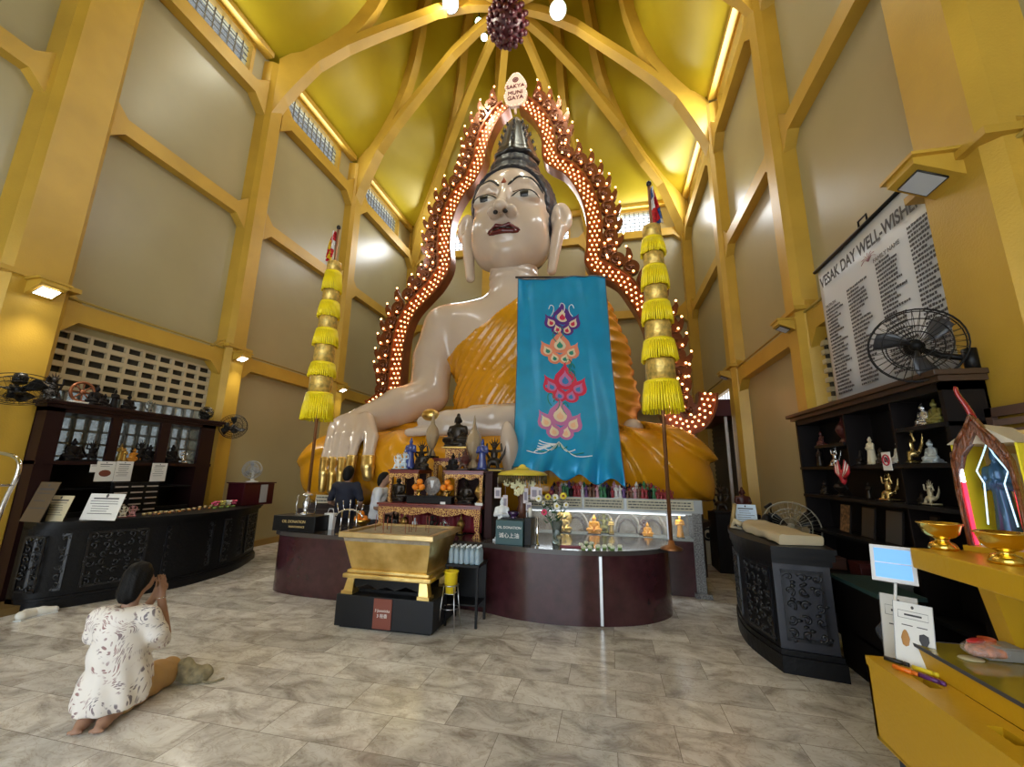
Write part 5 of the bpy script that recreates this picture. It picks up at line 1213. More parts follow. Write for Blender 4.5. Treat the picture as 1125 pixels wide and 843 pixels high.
# things on the shelf and the top
def cabz(px, X=-6.8): return at(px, 500, X=X)[1]
for (px, kind, h, mt, lb, nm) in ((80, 'seated', .30, dark, 'black seated silhouette in the left opening of the cabinet', 'seated_figurine'), (101, 'group', .28, dark, 'black branching figurine in the left opening of the cabinet', 'plumed_figurine'),
        (133, 'standing', .26, gbrass, 'slim gold figurine left of the amber seated one', 'standing_figurine'), (138, 'standing', .2, gbrass, 'short gold figurine left of the amber seated one', 'standing_figurine'), (148, 'seated', .22, mat('amber_figure', (.55, .22, .02), .3, .3), 'amber gold seated figurine in the middle opening', 'seated_figurine'),
        (155, 'group', .33, dark, 'tall black figurine behind the amber seated one', 'plumed_figurine'), (165, 'seated', .28, dark, 'black seated figurine at the right of the middle opening', 'seated_figurine'), (173.5, 'vase', .27, gbrass, 'slim gold bottle vase between the middle and right openings', 'bottle_vase'),
        (190, 'seated', .30, dark, 'black seated silhouette in the right opening of the cabinet', 'seated_figurine'), (203, 'group', .22, silver, 'small grey figurine in the right opening of the cabinet', 'plumed_figurine')):
    figurine(kind, nm, lb, (-6.82, cabz(px), 1.645), h, mt, dark, rz=PI / 2)
for (px, py, kind, h, mt, lb, nm) in ((60, 420, 'group', .36, dark, 'black spiky figurine at the left end of the cabinet top', 'plumed_figurine'), (109, 420, 'seated', .30, dark, 'largest black seated figurine on the cabinet top', 'seated_figurine'), (118, 425, 'seated', .2, dark, 'smallest black seated figurine on the cabinet top', 'seated_figurine'),
        (129, 425, 'standing', .27, dark, 'black standing figurine on the cabinet top', 'standing_figurine'), (145, 425, 'seated', .25, dark, 'black seated figurine at the right of the cabinet top row', 'seated_figurine'), (168, 432, 'group', .22, mat('smoked_glass', (.25, .26, .24), .15, trans=.5), 'smoky glass figurine on the cabinet top', 'glass_figurine')):
    figurine(kind, nm, lb, (-6.85, at(px, py, X=-6.85)[1], 2.385), h, mt, mt, rz=PI / 2)
q = at(91, 430, X=-6.85); t = thing('wheel_ornament', 'round reddish gold wheel ornament on the cabinet top', 'ornament', (-6.85, q[1], 2.385)); Mq = Matrix.Translation((0, 0, .17)) @ Matrix.Rotation(PI / 2, 4, 'Y')
m = MB(); m.tube([(0, .13 * math.cos(a * PI / 12), .17 + .13 * math.sin(a * PI / 12)) for a in range(25)], .018, 8); m.build('rim', mat('copper_gilt', (.30, .11, .05), .35, .5), t)
m = MB()
for k in range(8): m.tube([(0, 0, .17), (0, .13 * math.cos(k * PI / 4), .17 + .13 * math.sin(k * PI / 4))], .010, 6)
m.ell((0, 0, .17), (.03, .035, .035)); m.build('spokes', mat('copper_gilt', (.3, .11, .05)), t)
m = MB(); m.box((-.05, -.12, 0), (.05, .12, .04), bev=.006); m.tube([(0, -.08, .03), (0, -.06, .08)], .012, 6); m.tube([(0, .08, .03), (0, .06, .08)], .012, 6); m.build('foot', porc, t)
q = at(234, 455, X=-6.75); fan((-6.72, q[1] - .15, 2.50), (.7, -.5, .5), .10, 'small black desk fan lying on the right end of the cabinet top', black, name='desk_fan')
# papers on the cabinet face
def sheet(px0, py0, px1, py1, X, label, lines=6, m_=None, lean=.0, pic=None, thick=.003):
    a = at(px0, (py0 + py1) / 2, X=X); b = at(px1, (py0 + py1) / 2, X=X); z1 = at((px0 + px1) / 2, py0, X=X)[2]; z0 = at((px0 + px1) / 2, py1, X=X)[2]; w_ = abs(b[1] - a[1]); yc = (a[1] + b[1]) / 2; h = z1 - z0; sgn = 1 if X < 0 else -1
    t = thing('notice', label, 'notice', (X, yc, z0), PI / 2 * sgn); t.rotation_euler = (0, 0, PI / 2 * sgn)
    m = MB(); R_ = Matrix.Rotation(-lean, 4, 'X'); m.box((-w_ / 2, -thick, 0), (w_ / 2, thick, h), M=R_); m.build('sheet', m_ or paper, t)
    m = MB(); m.ell((0, -thick - .001, h * .93), (w_ * .03, .002, w_ * .04), 8, 5, M=R_); m.box((-w_ * .33, -thick - .002, h * .83), (w_ * .33, -thick, h * .865), M=R_)
    for i in range(lines):
        zz = h * (.74 - .55 * i / max(1, lines)); ww = w_ * random.uniform(.28, .42); m.box((-ww, -thick - .002, zz), (ww * random.uniform(.5, 1), -thick, zz + h * .018), M=R_)
    m.build('printed_lines', ink, t)
    if pic: m = MB(); m.ell((0, -thick - .001, h * .4), (w_ * .33, .003, h * .17), 18, 6, M=R_); m.build('picture', pic, t)
    return t
sheet(105, 507, 125.5, 529, Xc + .03, 'white notice with a bowl picture, left one of the pinned pair', 1, pic=mat('picture_brown', (.18, .05, .03), .5))
sheet(126, 507, 145, 529, Xc + .03, 'white printed notice, right one of the pinned pair', 7)
sheet(166, 509, 182.5, 529, Xc + .03, 'white printed notice pinned by itself below the right opening', 5)
sheet(99, 510.5, 107, 519, Xc + .035, 'small white square sign left of the pinned notices', 1)
# ---- carved counter
LC = thing('carved_counter', 'long black carved counter with a bulging front along the left side', 'counter', (-6.2, 5, 0))
fr2 = rounded([(-6.42, 3.60), (-6.22, 3.70), (-5.95, 4.2), (-5.70, 4.9), (-5.78, 5.7), (-6.02, 6.25), (-6.30, 6.72)], 40, False)
back = [(-6.52, 6.72), (-6.58, 3.6)]
off = lambda d: [(x - d, y) for x, y in fr2]
m = MB(); m.slab(off(.05) + back, .0, .88, sm=True); W(m.build('counter_body', blackw, LC), LC)
m = MB(); m.slab(off(.0) + back, 0, .10, sm=True); m.slab(off(.02) + back, .10, .13, sm=True); W(m.build('plinth', blackw, LC), LC)
m = MB(); m.slab(off(-.04) + back, .91, .95, sm=True); m.slab(off(.0) + back, .87, .91, sm=True); W(m.build('counter_top', black, LC), LC)
relief = mat('black_relief_gloss', (.008, .009, .012), .3)
for k in range(5):
    i = 3 + k * 7; a = Vector((*off(.05)[i], 0)); b = Vector((*off(.05)[min(i + 6, 39)], 0)); d = (b - a); m = MB(); n = Vector((d.y, -d.x, 0)).normalized()
    scroll_panel(m, d.length * .9, .62, frame(a + d * .5 + Vector((0, 0, .19)) + n * .006, d), 0, k + 3); W(m.build('carved_panel', relief, LC), LC)
m = MB(); scroll_panel(m, .26, .6, frame((-6.36, 3.62, .2), (1, .18, 0)), 0, 9); W(m.build('carved_panel', relief, LC), LC)
# on the counter
def lean_card(px0, py0, px1, py1, Y, z, label, m_=paper, lines=6, rz=0., tilt=.25, nm='notice_stand', skew=0):
    a = at(px0, (py0 + py1) / 2, Y=Y); b = at(px1, (py0 + py1) / 2, Y=Y); zt = at((px0 + px1) / 2, py0, Y=Y)[2]; t = thing(nm, label, 'notice', ((a[0] + b[0]) / 2, Y, z), rz); w_ = abs(b[0] - a[0]); h = (zt - z) / math.cos(tilt); R_ = Matrix.Rotation(-tilt, 4, 'X')
    m = MB(); m.box((-w_ / 2, -.003, 0), (w_ / 2, .003, h), M=R_); m.build('sheet', m_, t); m = MB(); m.ell((0, -.004, h * .92), (w_ * .04, .002, w_ * .05), 8, 5, M=R_); m.box((-w_ * .36, -.005, h * .79), (w_ * .36, -.003, h * .84), M=R_)
    for i in range(lines): zz = h * (.70 - .56 * i / max(1, lines)); ww = w_ * random.uniform(.28, .42); m.box((-ww, -.005, zz), (ww * random.uniform(.5, 1), -.003, zz + h * .02), M=R_)
    m.build('printed_lines', ink, t)
    m = MB(); m.add([(-w_ * .3, .003, 0), (w_ * .3, .003, 0), (0, .12 + h * .2, 0), (0, h * math.sin(tilt) * .8 + .01, h * .8 * math.cos(tilt))], [(0, 1, 2), (0, 3, 1), (1, 3, 2), (2, 3, 0)]); m.build('easel_back', black, t)
    return t
lean_card(94, 543, 126, 569, 3.95, .95, 'bright white leaning notice on the left counter', rz=.15)
lean_card(47, 545, 70, 569, 3.72, .95, 'dim cream leaning notice at the near end of the left counter', cream_p, rz=.1)
t = lean_card(28, 530, 50, 563, 3.6, .95, 'brown and cream brochure box at the far left behind the cream notice', mat('brochure_tan', (.10, .07, .04), .6), 3)
slotb = thing('brochure_rack', 'black rack with rows of pale slips below the pinned notices', 'rack', (-6.48, at(152, 540, X=-6.45)[1], .95), PI / 2)
m = MB(); m.box((-.30, .0, 0), (.30, .05, .42)); 
for c in range(3):
    for r in range(5): m.box((-.29 + c * .2, -.02, .03 + r * .08), (-.12 + c * .2, .0, .035 + r * .08))
m.build('rack_frame', black, slotb); m = MB()
for c in range(3):
    for r in range(5): m.box((-.28 + c * .2, -.018, .035 + r * .08), (-.13 + c * .2, -.004, .052 + r * .08))
o = m.build('paper_slips', mat('slip_paper', (.42, .36, .32), .6), slotb); tag(o, kind='stuff')
# candle row, beads, flowers
lt1 = None
for k in range(14):
    px = 166 + k * 6.0; q = at(px, 559 - k * .65, X=-6.0 + (.16 if 3 < k < 10 else .05) - .03 * k); zz = .95
    if lt1 is None:
        lt1 = thing('votive_candle', 'small pale votive cup in the long row on the left counter', 'candle', (q[0] - .1, q[1], zz), 0, 'votive cups on the left counter'); m = MB(); m.lathe([(.018, 0), (.026, .03), (.022, .032), (0, .02)], 12); m.build('cup', mat('votive_yellow', (.60, .45, .2), .4), lt1); m = MB(); m.lathe([(.02, .03), (.0, .034)], 10); m.build('wax', cand, lt1)
    else: dup(lt1, (q[0] - .1, q[1], zz))
for k in range(16):
    px = 170 + k * 5.5; q = at(px, 562 - k * .6, X=-5.95 - .02 * k); m = MB(); m.ell((q[0], q[1], .965), (.022, .022, .015), 8, 6)
    o = m.build('bead', mat(('bead_brown', 'bead_orange')[k % 2], ((.12, .05, .03), (.5, .2, .04))[k % 2], .3)); tag(o, ('dark brown', 'orange')[k % 2] + ' round bead in front of the votive cup row', 'bead', 'beads on the left counter')
pk = mat('blossom_pink', (.65, .08, .16), .5); gnl = mat('leaf_light_green', (.25, .35, .08), .5)
for k, (px, py, mt, lb) in enumerate(((237, 549, pk, 'pink flower posy left of the yellow one on the left counter'), (244, 546, mat('blossom_lemon', (.55, .5, .12), .5), 'yellow green flower posy near the maroon chest'), (250, 551, fcols[0], 'white flower posy near the maroon chest'), (256, 550, pk, 'pink flower posy nearest the maroon chest'))):
    q = at(px, py + 4, X=-6.12); t = thing('flower_posy', lb, 'flowers', (q[0], q[1], .95)); m = MB(); m.lathe([(.03, 0), (.035, .03), (0, .03)], 10); m.build('holder', gnl, t); m = MB()
    for j in range(9): a = j * 2.4; m.ell((.035 * math.cos(a) * (j / 9) ** .5 * 1.3, .035 * math.sin(a) * (j / 9) ** .5 * 1.3, .06 + .02 * (j % 3)), (.022, .022, .018), 7, 5)
    m.build('petals', mt, t)
for k, (px, lb) in enumerate(((136, 'white and pink trinket on the left counter beside the bright notice'), (146, 'pink trinket beyond the white one on the left counter'))):
    q = at(px, 560, X=-6.1); figurine('group', 'trinket_figurine', lb, (-6.1, q[1], .95), .15, (fcols[0], mat('mini_pink', (.5, .25, .3), .4))[k], mat('mini_red', (.28, .02, .03), .4), rz=1)
bx = thing('maroon_chest', 'glossy maroon chest at the far end of the left counter', 'chest', (-6.28, 6.42, .95), -.12); m = MB(); m.box((-.2, -.3, 0), (.2, .3, .37), bev=.01); m.box((-.22, -.32, .37), (.22, .32, .39), bev=.004); m.build('chest_body', mat('maroon_chest_gloss', (.045, .004, .008), .3, coat=.3), bx)
m = MB(); m.box((.2, .02, .04), (.205, .16, .35)); m.build('side_notice', mat('grey_paper', (.32, .32, .33), .6), bx)
tf = fan((-6.3, 6.4, 1.34 + .22), (.5, -.8, .1), .155, 'small white and grey table fan standing on the maroon chest', mat('fan_grey', (.35, .36, .35), .4), name='table_fan', blade=mat('fan_blade_grey', (.25, .26, .28), .4))
m = MB(); m.lathe([(.10, -.22), (.10, -.205), (.03, -.19), (.018, -.1), (.018, -.02)], 16, sx=1, c=(-.02, .05, 0)); m.build('stand', mat('fan_white', (.65, .65, .62), .4), tf)
fan((-6.45, 3.2, 2.42), (.35, -.1, -.93), .30, 'large black wall fan at the left edge on the front left column', black, arm=(-6.85, 3.35, 2.45))
fan((-6.6, 6.15, 2.32), (.55, -.75, .35), .22, 'black wall fan on the second left column above the table fan', black, arm=(-6.92, 6.3, 2.34))
# chrome hoop frame at the left edge, shoes
q = at(4, 560, Y=2.9); t = thing('chrome_frame', 'curved chrome tube frame at the very left edge', 'frame', (-5.2, 2.9, 0)); m = MB()
x0 = at(11, 560, Y=2.9)[0] + 5.2; m.tube(smooth_line([(x0 - .25, 0, 0), (x0 - .12, 0, 1.15), (x0 - .02, 0, 1.5), (x0 - .10, 0, 1.66), (x0 - .5, 0, 1.72)], 20), .02, 8); m.tube(smooth_line([(x0 - .3, -.3, 0), (x0 - .2, -.3, 1.15), (x0 - .14, -.3, 1.5), (x0 - .22, -.3, 1.66), (x0 - .5, -.3, 1.72)], 20), .02, 8); m.build('rails', chrome, t)
m = MB(); m.tube([(x0 - .04, 0, 1.4), (x0 - .16, -.3, 1.4)], .012, 6); m.tube([(x0 - .2, 0, .3), (x0 - .27, -.3, .3)], .012, 6); m.build('crossbars', chrome, t)
sh0 = None
for k, (px, py, r) in enumerate(((6, 641, .3), (14, 648, -.2))):
    q = at(px, py, X=-6.35); t = thing('white_shoe', ('white shoe at the left edge beyond the low platform', 'white shoe lying nearer on the floor at the left')[k], 'shoe', (q[0] + .3, q[1] + .1, 0), r); m = MB()
    V, F = snet(lambda P: smax(s_chain(P, [(0, -.10, .05), (0, .02, .045), (0, .12, .03)], [.045, .04, .035], .02), .005 - P[:, 2], .004), (-.08, -.17, -.02), (.08, .18, .12), .012)
    npobj('shoe_upper', V, F, fcols[0], t); m.box((-.04, -.13, 0), (.04, .14, .012), bev=.004); m.build('sole', porc, t)
# ================================================================== RIGHT SIDE
RC = thing('carved_counter', 'black carved counter with a faceted end on the right, a wrapped parcel on it', 'counter', (1.6, 5, 0))
fr3 = rounded([(1.80, 6.15), (1.50, 5.85), (1.33, 5.35), (1.27, 4.8), (1.37, 4.27)], 24, False) + [(1.80, 4.19)]
bk = [(1.90, 5.0), (2.05, 6.15)]
cc_ = np.array([1.62, 5.1])
def offs(d): return [tuple(cc_ + (np.array(p) - cc_) * (1 + d)) for p in fr3 + bk]
m = MB(); m.slab(offs(-.05), .0, .88); W(m.build('counter_body', blackw, RC), RC)
m = MB(); m.slab(offs(.03), 0, .13); m.slab(offs(-.0), .13, .17); W(m.build('plinth', blackw, RC), RC)
m = MB(); m.slab(offs(.08), .96, 1.0); m.slab(offs(.05), .90, .96); m.slab(offs(.0), .85, .90); W(m.build('counter_top', black, RC), RC)
sl = mat('slate_blue_black', (.022, .024, .034), .35, coat=.2)
a = Vector((*offs(-.05)[23], 0)); b = Vector((*offs(-.05)[24], 0)); d = b - a; n = Vector((d.y, -d.x, 0)).normalized(); n = n if n.y < 0 else -n
m = MB(); m.box((-d.length / 2, -.012, .16), (d.length / 2, 0, .86), M=frame((a + b) / 2 + n * .002, d)); W(m.build('end_board', sl, RC), RC)
m = MB(); scroll_panel(m, d.length * .74, .56, frame((a + b) / 2 + n * .016 + Vector((0, 0, .24)), d), 0, 21); W(m.build('carved_panel', relief, RC), RC)
for k in range(3):
    i = 3 + k * 7; a = Vector((*offs(-.05)[i], 0)); b = Vector((*offs(-.05)[i + 6], 0)); d = b - a; n = Vector((d.y, -d.x, 0)).normalized(); n = n if n.x < 0 else -n
    m = MB(); M = frame((a + b) / 2 + n * .004 + Vector((0, 0, .2)), -d if n.dot(Vector((-d.y, d.x, 0))) > 0 else d); scroll_panel(m, d.length * .85, .6, M, 0, 30 + k); W(m.build('carved_panel', relief, RC), RC)
# parcel
PC = thing('wrapped_parcel', 'long cream cloth-wrapped parcel lying on the right black counter', 'parcel', (1.6, 4.75, 1.0), .06)
m = MB()
def pcf(u, v):
    a = 2 * PI * v; x = .18 * np.sign(math.cos(a)) * abs(math.cos(a)) ** .35; z = .045 + .045 * np.sign(math.sin(a)) * abs(math.sin(a)) ** .4; y = -.46 + .95 * u
    k = .006 * math.sin(9 * u + 3 * a) + .004 * math.sin(23 * u - 2 * a); e = 1 - .25 * max(0, u - .9) / .1; return (x * e + k, y, max(.002, z * (1 + .2 * max(0, u - .85) / .15) + k * .8))
m.grid(pcf, 30, 28); nn = 29
m.add([pcf(0, v / 28) for v in range(28)], [tuple(range(28))]); m.add([pcf(1, v / 28) for v in range(28)], [tuple(range(27, -1, -1))]); m.build('wrapping', mat('parcel_cream', (.55, .46, .30), .6, bump=.2, bscale=30), PC)
m = MB(); m.tube([(-.15, .5, .06), (-.20, .55, .09), (-.24, .57, .03), (-.12, .52, .01)], [.03, .035, .02, .01], 7); m.build('gathered_end', mat('parcel_cream', (.55, .46, .3)), PC)
# notice stand + bamboo tube + black items + floor fan behind the counter
lean_card(809, 555, 832, 576, 5.55, 1.0, 'bluish white leaning notice at the far end of the right counter', mat('bluish_paper', (.60, .72, .85), .5), rz=-.1)
q = at(803, 572, Y=5.45); m = MB(); m.tube([(q[0], 5.45, 1.0), (q[0] + .05, 5.42, 1.27)], .022, 10); tag(m.build('bamboo_tube', mat('bamboo', (.35, .24, .09), .5)), 'slanting bamboo tube left of the bluish notice', 'tube')
q = at(838, 570, Y=5.4); m = MB(); V, F = snet(lambda P: smin(s_ell(P, (0, 0, .05), (.14, .09, .06)), s_ell(P, (.06, .0, .12), (.05, .05, .06)), .03), (-.2, -.15, -.02), (.2, .15, .22), .02); o = npobj('black_pouch', V, F, black); o.location = (q[0] - .03, 5.36, 1.0); tag(o, 'small black pouch in front of the bluish notice', 'pouch')
fq = at(869, 580, Y=5.75); ff = fan((fq[0], 5.75, fq[2]), (-.35, -.9, .15), .30, 'large grey beige floor fan behind the right black counter', mat('fan_beige', (.32, .30, .24), .45), name='floor_fan', blade=black); m = MB(); m.lathe([(.2, -fq[2]), (.2, -fq[2] + .03), (.03, -fq[2] + .06), (.02, -.1)], 20, c=(.03, .12, 0)); m.build('stand', black, ff)
q = at(847, 560, Y=6.5); t = thing('stalk_microphone', 'thin black stalk with a small tilted head above the floor fan', 'microphone', (q[0], 6.5, 0)); m = MB(); m.tube([(0, 0, 0), (0, 0, 1.2), (-.01, 0, q[2] + .06)], .010, 6); m.lathe([(.12, 0), (.12, .02), (0, .03)], 16); m.build('stalk', black, t); m = MB(); m.box((-.08, -.02, 0), (.03, .02, .035), M=Matrix.Translation((0, 0, q[2] + .05)) @ Matrix.Rotation(-.6, 4, 'Y'), bev=.008); m.build('head', black, t)
# ---- wall cabinet with figurines
RB = thing('display_cabinet', 'dark shelved cabinet of figurines on the right wall under the name scroll', 'cabinet', (2.45, 4.6, 0))
X0, X1, ya, yb = 2.29, 2.545, 3.42, 5.78
m = MB(); m.box((X0, ya, 0), (X1, ya + .04, 2.30)); m.box((X0, yb - .04, 0), (X1, yb, 2.30)); m.box((X1 - .015, ya, 0), (X1, yb, 2.30)); m.box((X0, ya, 0), (X1, yb, .1)); m.box((X0, ya, 2.2), (X1, yb, 2.30)); W(m.build('carcass', dark, RB), RB)
m = MB(); m.box((X0 - .06, ya - .05, 2.30), (X1, yb + .12, 2.34), bev=.005); m.box((X0 - .03, ya - .03, 2.26), (X1, yb + .06, 2.30)); W(m.build('cornice', mat('cornice_brown', (.05, .025, .012), .4), RB), RB)
for z, a, b in ((1.70, ya, yb), (1.39, ya, yb), (1.02, ya, yb), (.6, ya, yb), (1.98, ya, 3.95), (1.93, 4.75, 5.35)):
    m = MB(); m.box((X0 - .01, a, z - .03), (X1 - .015, b, z)); W(m.build('shelf', black, RB), RB)
for y in (4.0, 4.72): m = MB(); m.box((X0 + .01, y, 1.7 if y > 4.5 else .1), (X1, y + .02, 2.2)); W(m.build('divider', dark, RB), RB)
ivory = mat('ivory_white', (.74, .74, .68), .35); mgold = mat('bright_gold_figure', (.62, .45, .18), .25, .85)
for (px, kind, h, mt, z, lb, nm) in ((957.7, 'standing', .26, mat('ivory_cream', (.68, .60, .42), .4), 1.70, 'cream standing figurine on the middle shelf of the right cabinet', 'standing_figurine'), (990, 'seated', .22, ivory, 1.70, 'larger white seated figurine on the middle shelf of the right cabinet', 'seated_figurine'), (1001, 'group', .31, mgold, 1.70, 'gold dancing figurine beside the larger white seated one', 'dancing_figurine'),
        (1024, 'seated', .19, mat('pale_silver', (.55, .62, .66), .3, .3), 1.70, 'smaller silvery white seated figurine near the column', 'seated_figurine'), (917, 'group', .22, silver, 1.70, 'silver branching figurine above the red and white ornament', 'plumed_figurine'), (900, 'standing', .22, brz, 1.70, 'dark bronze standing figurine at the left of the middle shelf', 'standing_figurine'), (942, 'seated', .24, brz, 1.70, 'dark bronze seated figurine on the middle shelf', 'seated_figurine'), (968, 'seated', .16, brz, 1.70, 'small dark seated figurine right of the cream standing one', 'seated_figurine'),
        (1023, 'seated', .19, silver, 1.98, 'silver seated figurine on the short upper shelf', 'seated_figurine'), (1037, 'seated', .20, olive, 1.98, 'olive green seated figurine on the short upper shelf', 'seated_figurine'),
        (1014, 'group', .19, mat('white_gold', (.62, .56, .40), .3, .3), 1.39, 'white and gold figurine on the lower shelf under the silvery one', 'plumed_figurine'), (970, 'group', .26, mgold, 1.39, 'gold group figurine below the round prohibition sign', 'group_figurine'), (1002, 'seated', .14, brz, 1.39, 'dark round figurine left of the white and gold one', 'seated_figurine'), (948, 'standing', .15, brz, 1.39, 'small dark standing figurine on the lower shelf', 'standing_figurine'), (901, 'seated', .16, brz, 1.39, 'dark figurine at the left of the lower shelf', 'seated_figurine'),
        (905, 'seated', .18, darkred, 1.93, 'dark red lidded figurine on the small upper left shelf', 'seated_figurine'), (930, 'vase', .30, darkred, 1.93, 'dark red tiered vase on the small upper left shelf', 'tiered_vase')):
    figurine(kind, nm, lb, (2.40, at(px, 500, X=2.40)[1], z), h, mt, dark, rz=-PI / 2)
q = at(920, 540, X=2.36); figurine('vase', 'dark_pedestal_urn', 'squat dark bronze urn on the lower shelf at the left', (2.40, q[1], 1.39), .2, brz, brz, sxy=1.5)
q = at(928, 527, X=2.25); t = thing('phoenix_ornament', 'red and white winged ornament hanging at the front of the right cabinet', 'ornament', (2.24, q[1], 1.62)); m = MB()
for s in (-1, 1):
    for k in range(5): m.tube([(0, 0, -.05), (0, s * (.03 + .02 * k), .02), (0, s * (.06 + .018 * k), .14 - .015 * k)], [.02, .016, .003], 6, mi=k % 2)
m.ell((0, 0, -.03), (.03, .03, .07), mi=0); m.build('wings', [mat('ornament_red', (.45, .02, .03), .4), ivory], t); m = MB(); m.tube([(0, 0, -.08), (.05, 0, -.2)], .006, 5); m.build('hook', black, t)
q = at(974, 507, X=2.27); t = thing('prohibition_sign', 'white sign with a red ring on the right cabinet shelf edge', 'sign', (2.272, q[1], q[2])); t.rotation_euler = (0, 0, -PI / 2); m = MB(); m.box((-.055, -.003, -.075), (.055, .003, .075)); m.build('plate', paper, t)
m = MB(); m.tube([(.042 * math.cos(a * PI / 12), -.005, .01 + .042 * math.sin(a * PI / 12)) for a in range(25)], .006, 6); m.tube([(-.03, -.005, .04), (.03, -.005, -.02)], .005, 6); m.build('red_ring', mat('sign_red', (.5, .02, .05), .4), t)
m = MB(); m.box((-.024, -.0055, -.008), (.024, -.003, .028)); m.ell((0, -.005, .03), (.012, .003, .008), 8, 5); m.build('hand_symbol', ink, t)
# picture frames and clutter on the lower shelves
for (px, w_, mt, lb) in ((924, .2, mat('picture_gold_brown', (.20, .10, .04), .5, var=.8, vscale=30), 'gold toned picture leaning on the lower right cabinet shelf'), (948, .22, mat('picture_dark', (.04, .035, .03), .3), 'dark framed picture right of the gold toned one'), (975, .24, mat('picture_grey', (.05, .05, .05), .3), 'dark grey framed picture at the centre of the lower shelf'), (1010, .24, mat('picture_brown_dark', (.06, .035, .02), .4), 'dark brown framed picture at the right of the lower shelf')):
    q = at(px, 565, X=2.38); t = thing('picture_frame', lb, 'picture', (2.40, q[1], 1.02)); t.rotation_euler = (0, 0, -PI / 2); m = MB(); R_ = Matrix.Rotation(-.15, 4, 'X'); m.box((-w_ / 2, -.01, 0), (w_ / 2, .005, .30), M=R_, bev=.004); m.build('frame', dark, t); m = MB(); m.box((-w_ / 2 + .015, -.013, .015), (w_ / 2 - .015, -.011, .285), M=R_); m.build('picture', mt, t)
for k, (px, z, sz, mt, lb) in enumerate(((915, .6, (.1, .16, .12), mat('box_brown', (.14, .06, .04), .6), 'brown box on the bottom shelf of the right cabinet'), (950, .6, (.09, .2, .18), darkred, 'dark red box on the bottom shelf of the right cabinet'), (980, .6, (.09, .14, .10), mat('box_grey', (.2, .2, .2), .6), 'grey box on the bottom shelf near the tablet'))):
    q = at(px, 620, X=2.4); m = MB(); m.box((-sz[0], -sz[1] / 2, 0), (sz[0], sz[1] / 2, sz[2]), bev=.006); m.box((-sz[0] - .004, -sz[1] / 2 - .004, sz[2] * .8), (sz[0] + .004, sz[1] / 2 + .004, sz[2] + .003), bev=.003); o = m.build('storage_box', mt); o.location = (2.4, q[1], z); tag(o, lb, 'box')
# desk under the cabinet with papers, teal shelf
t = thing('low_desk', 'dark low desk with a teal top between the right counter and the cabinet', 'desk', (2.12, 4.35, 0)); m = MB(); m.box((-.18, -.45, .70), (.14, .25, .73)); m.build('desk_top', mat('teal_dark_top', (.03, .07, .07), .4), t); m = MB()
m.box((-.16, -.42, 0), (-.13, .23, .70)); m.box((.10, -.42, 0), (.13, .23, .70)); m.box((-.16, -.42, .3), (.13, .23, .32)); m.build('desk_frame', dark, t)
for (dx, dy, z, w_, h, mt, lb) in ((-.02, -.1, .32, .26, .3, mat('parcel_paper', (.42, .38, .32), .7), 'pale paper stack on the lower level of the dark desk'), (.0, -.1, 0.0, .34, .4, mat('grey_bag', (.25, .25, .24), .7), 'grey flattened bag on the floor under the dark desk')):
    m = MB(); m.grid(lambda u, v: (2.10 + dx + w_ * .7 * (u - .5), 4.2 + dy + h * (v - .5), z + .03 + .02 * math.sin(7 * u) * math.sin(6 * v)), 10, 10); o = m.build('paper_stack', mt, fixn=False); sd = o.modifiers.new('t', 'SOLIDIFY'); sd.thickness = .02; tag(o, lb, 'papers')
m = MB(); V, F = snet(lambda P: s_ell(P, (0, 0, .2), (.12, .12, .2)) - .02 * np.sin(P[:, 0] * 40) * np.sin(P[:, 2] * 30), (-.18, -.18, -.03), (.18, .18, .45), .02); o = npobj('plastic_bag', V, F, mat('dark_plastic_bag', (.05, .06, .09), .25, coat=.4)); q = at(978, 680, X=1.85); o.location = (1.9, q[1], .3); tag(o, 'crumpled dark plastic bag beside the leaning sheets', 'bag')
m = MB(); q = at(978, 690, X=1.9); m.box((1.88, q[1] - .15, 0), (2.12, q[1] + .15, .3), bev=.01); tag(m.build('storage_crate', dark), 'dark crate under the plastic bag', 'crate')
# ---- name scroll on the wall
SB = thing('name_scroll', 'tall white hanging scroll of well-wisher names on the right wall', 'scroll', (XR - .03, 4.85, 0)); SB.rotation_euler = (0, 0, -PI / 2)
# local x -> world -Y ; width from Y 5.94 (left) to 3.72
wS = 1.92; zt_, zb_ = 4.13, 2.40
SB.location = (2.655, 5.52 - wS / 2, 0)
m = MB(); m.grid(lambda u, v: (-wS / 2 + wS * u, .008 * math.sin(u * 6), zb_ + (zt_ - zb_) * v), 24, 4); o = m.build('sheet', mat('scroll_white', (.66, .68, .72), .4), SB, fixn=False); sd = o.modifiers.new('t', 'SOLIDIFY'); sd.thickness = .006
m = MB(); m.tube([(-wS / 2 - .05, -.01, zt_), (wS / 2 + .05, -.01, zt_)], .022, 8); m.build('rod', black, SB); m = MB(); m.tube([(-wS / 2 - .03, -.01, zb_), (wS / 2 + .03, -.01, zb_)], .02, 8); m.build('rod', black, SB)
m = MB(); m.tube([(-.03, -.01, zt_ + .02), (-.03, -.01, zt_ + .09), (.11, -.01, zt_ + .09), (.11, -.01, zt_ + .02)], .010, 6); m.build('hanger_clip', black, SB)
ft = textm('VESAK DAY WELL-WISHERS', .185, frame((.0, -.022, zt_ - .22), (1, 0, 0)), ink, SB, sx=.78, bold=.004); textm('FAMILY NAME', .062, frame((.30, -.022, zt_ - .44), (1, 0, 0)), ink, SB); textm('PATRON', .055, frame((-.74, -.022, zt_ - .54), (1, 0, 0)), ink, SB)
m = MB(); cx3, cz3 = .04, zt_ - .36
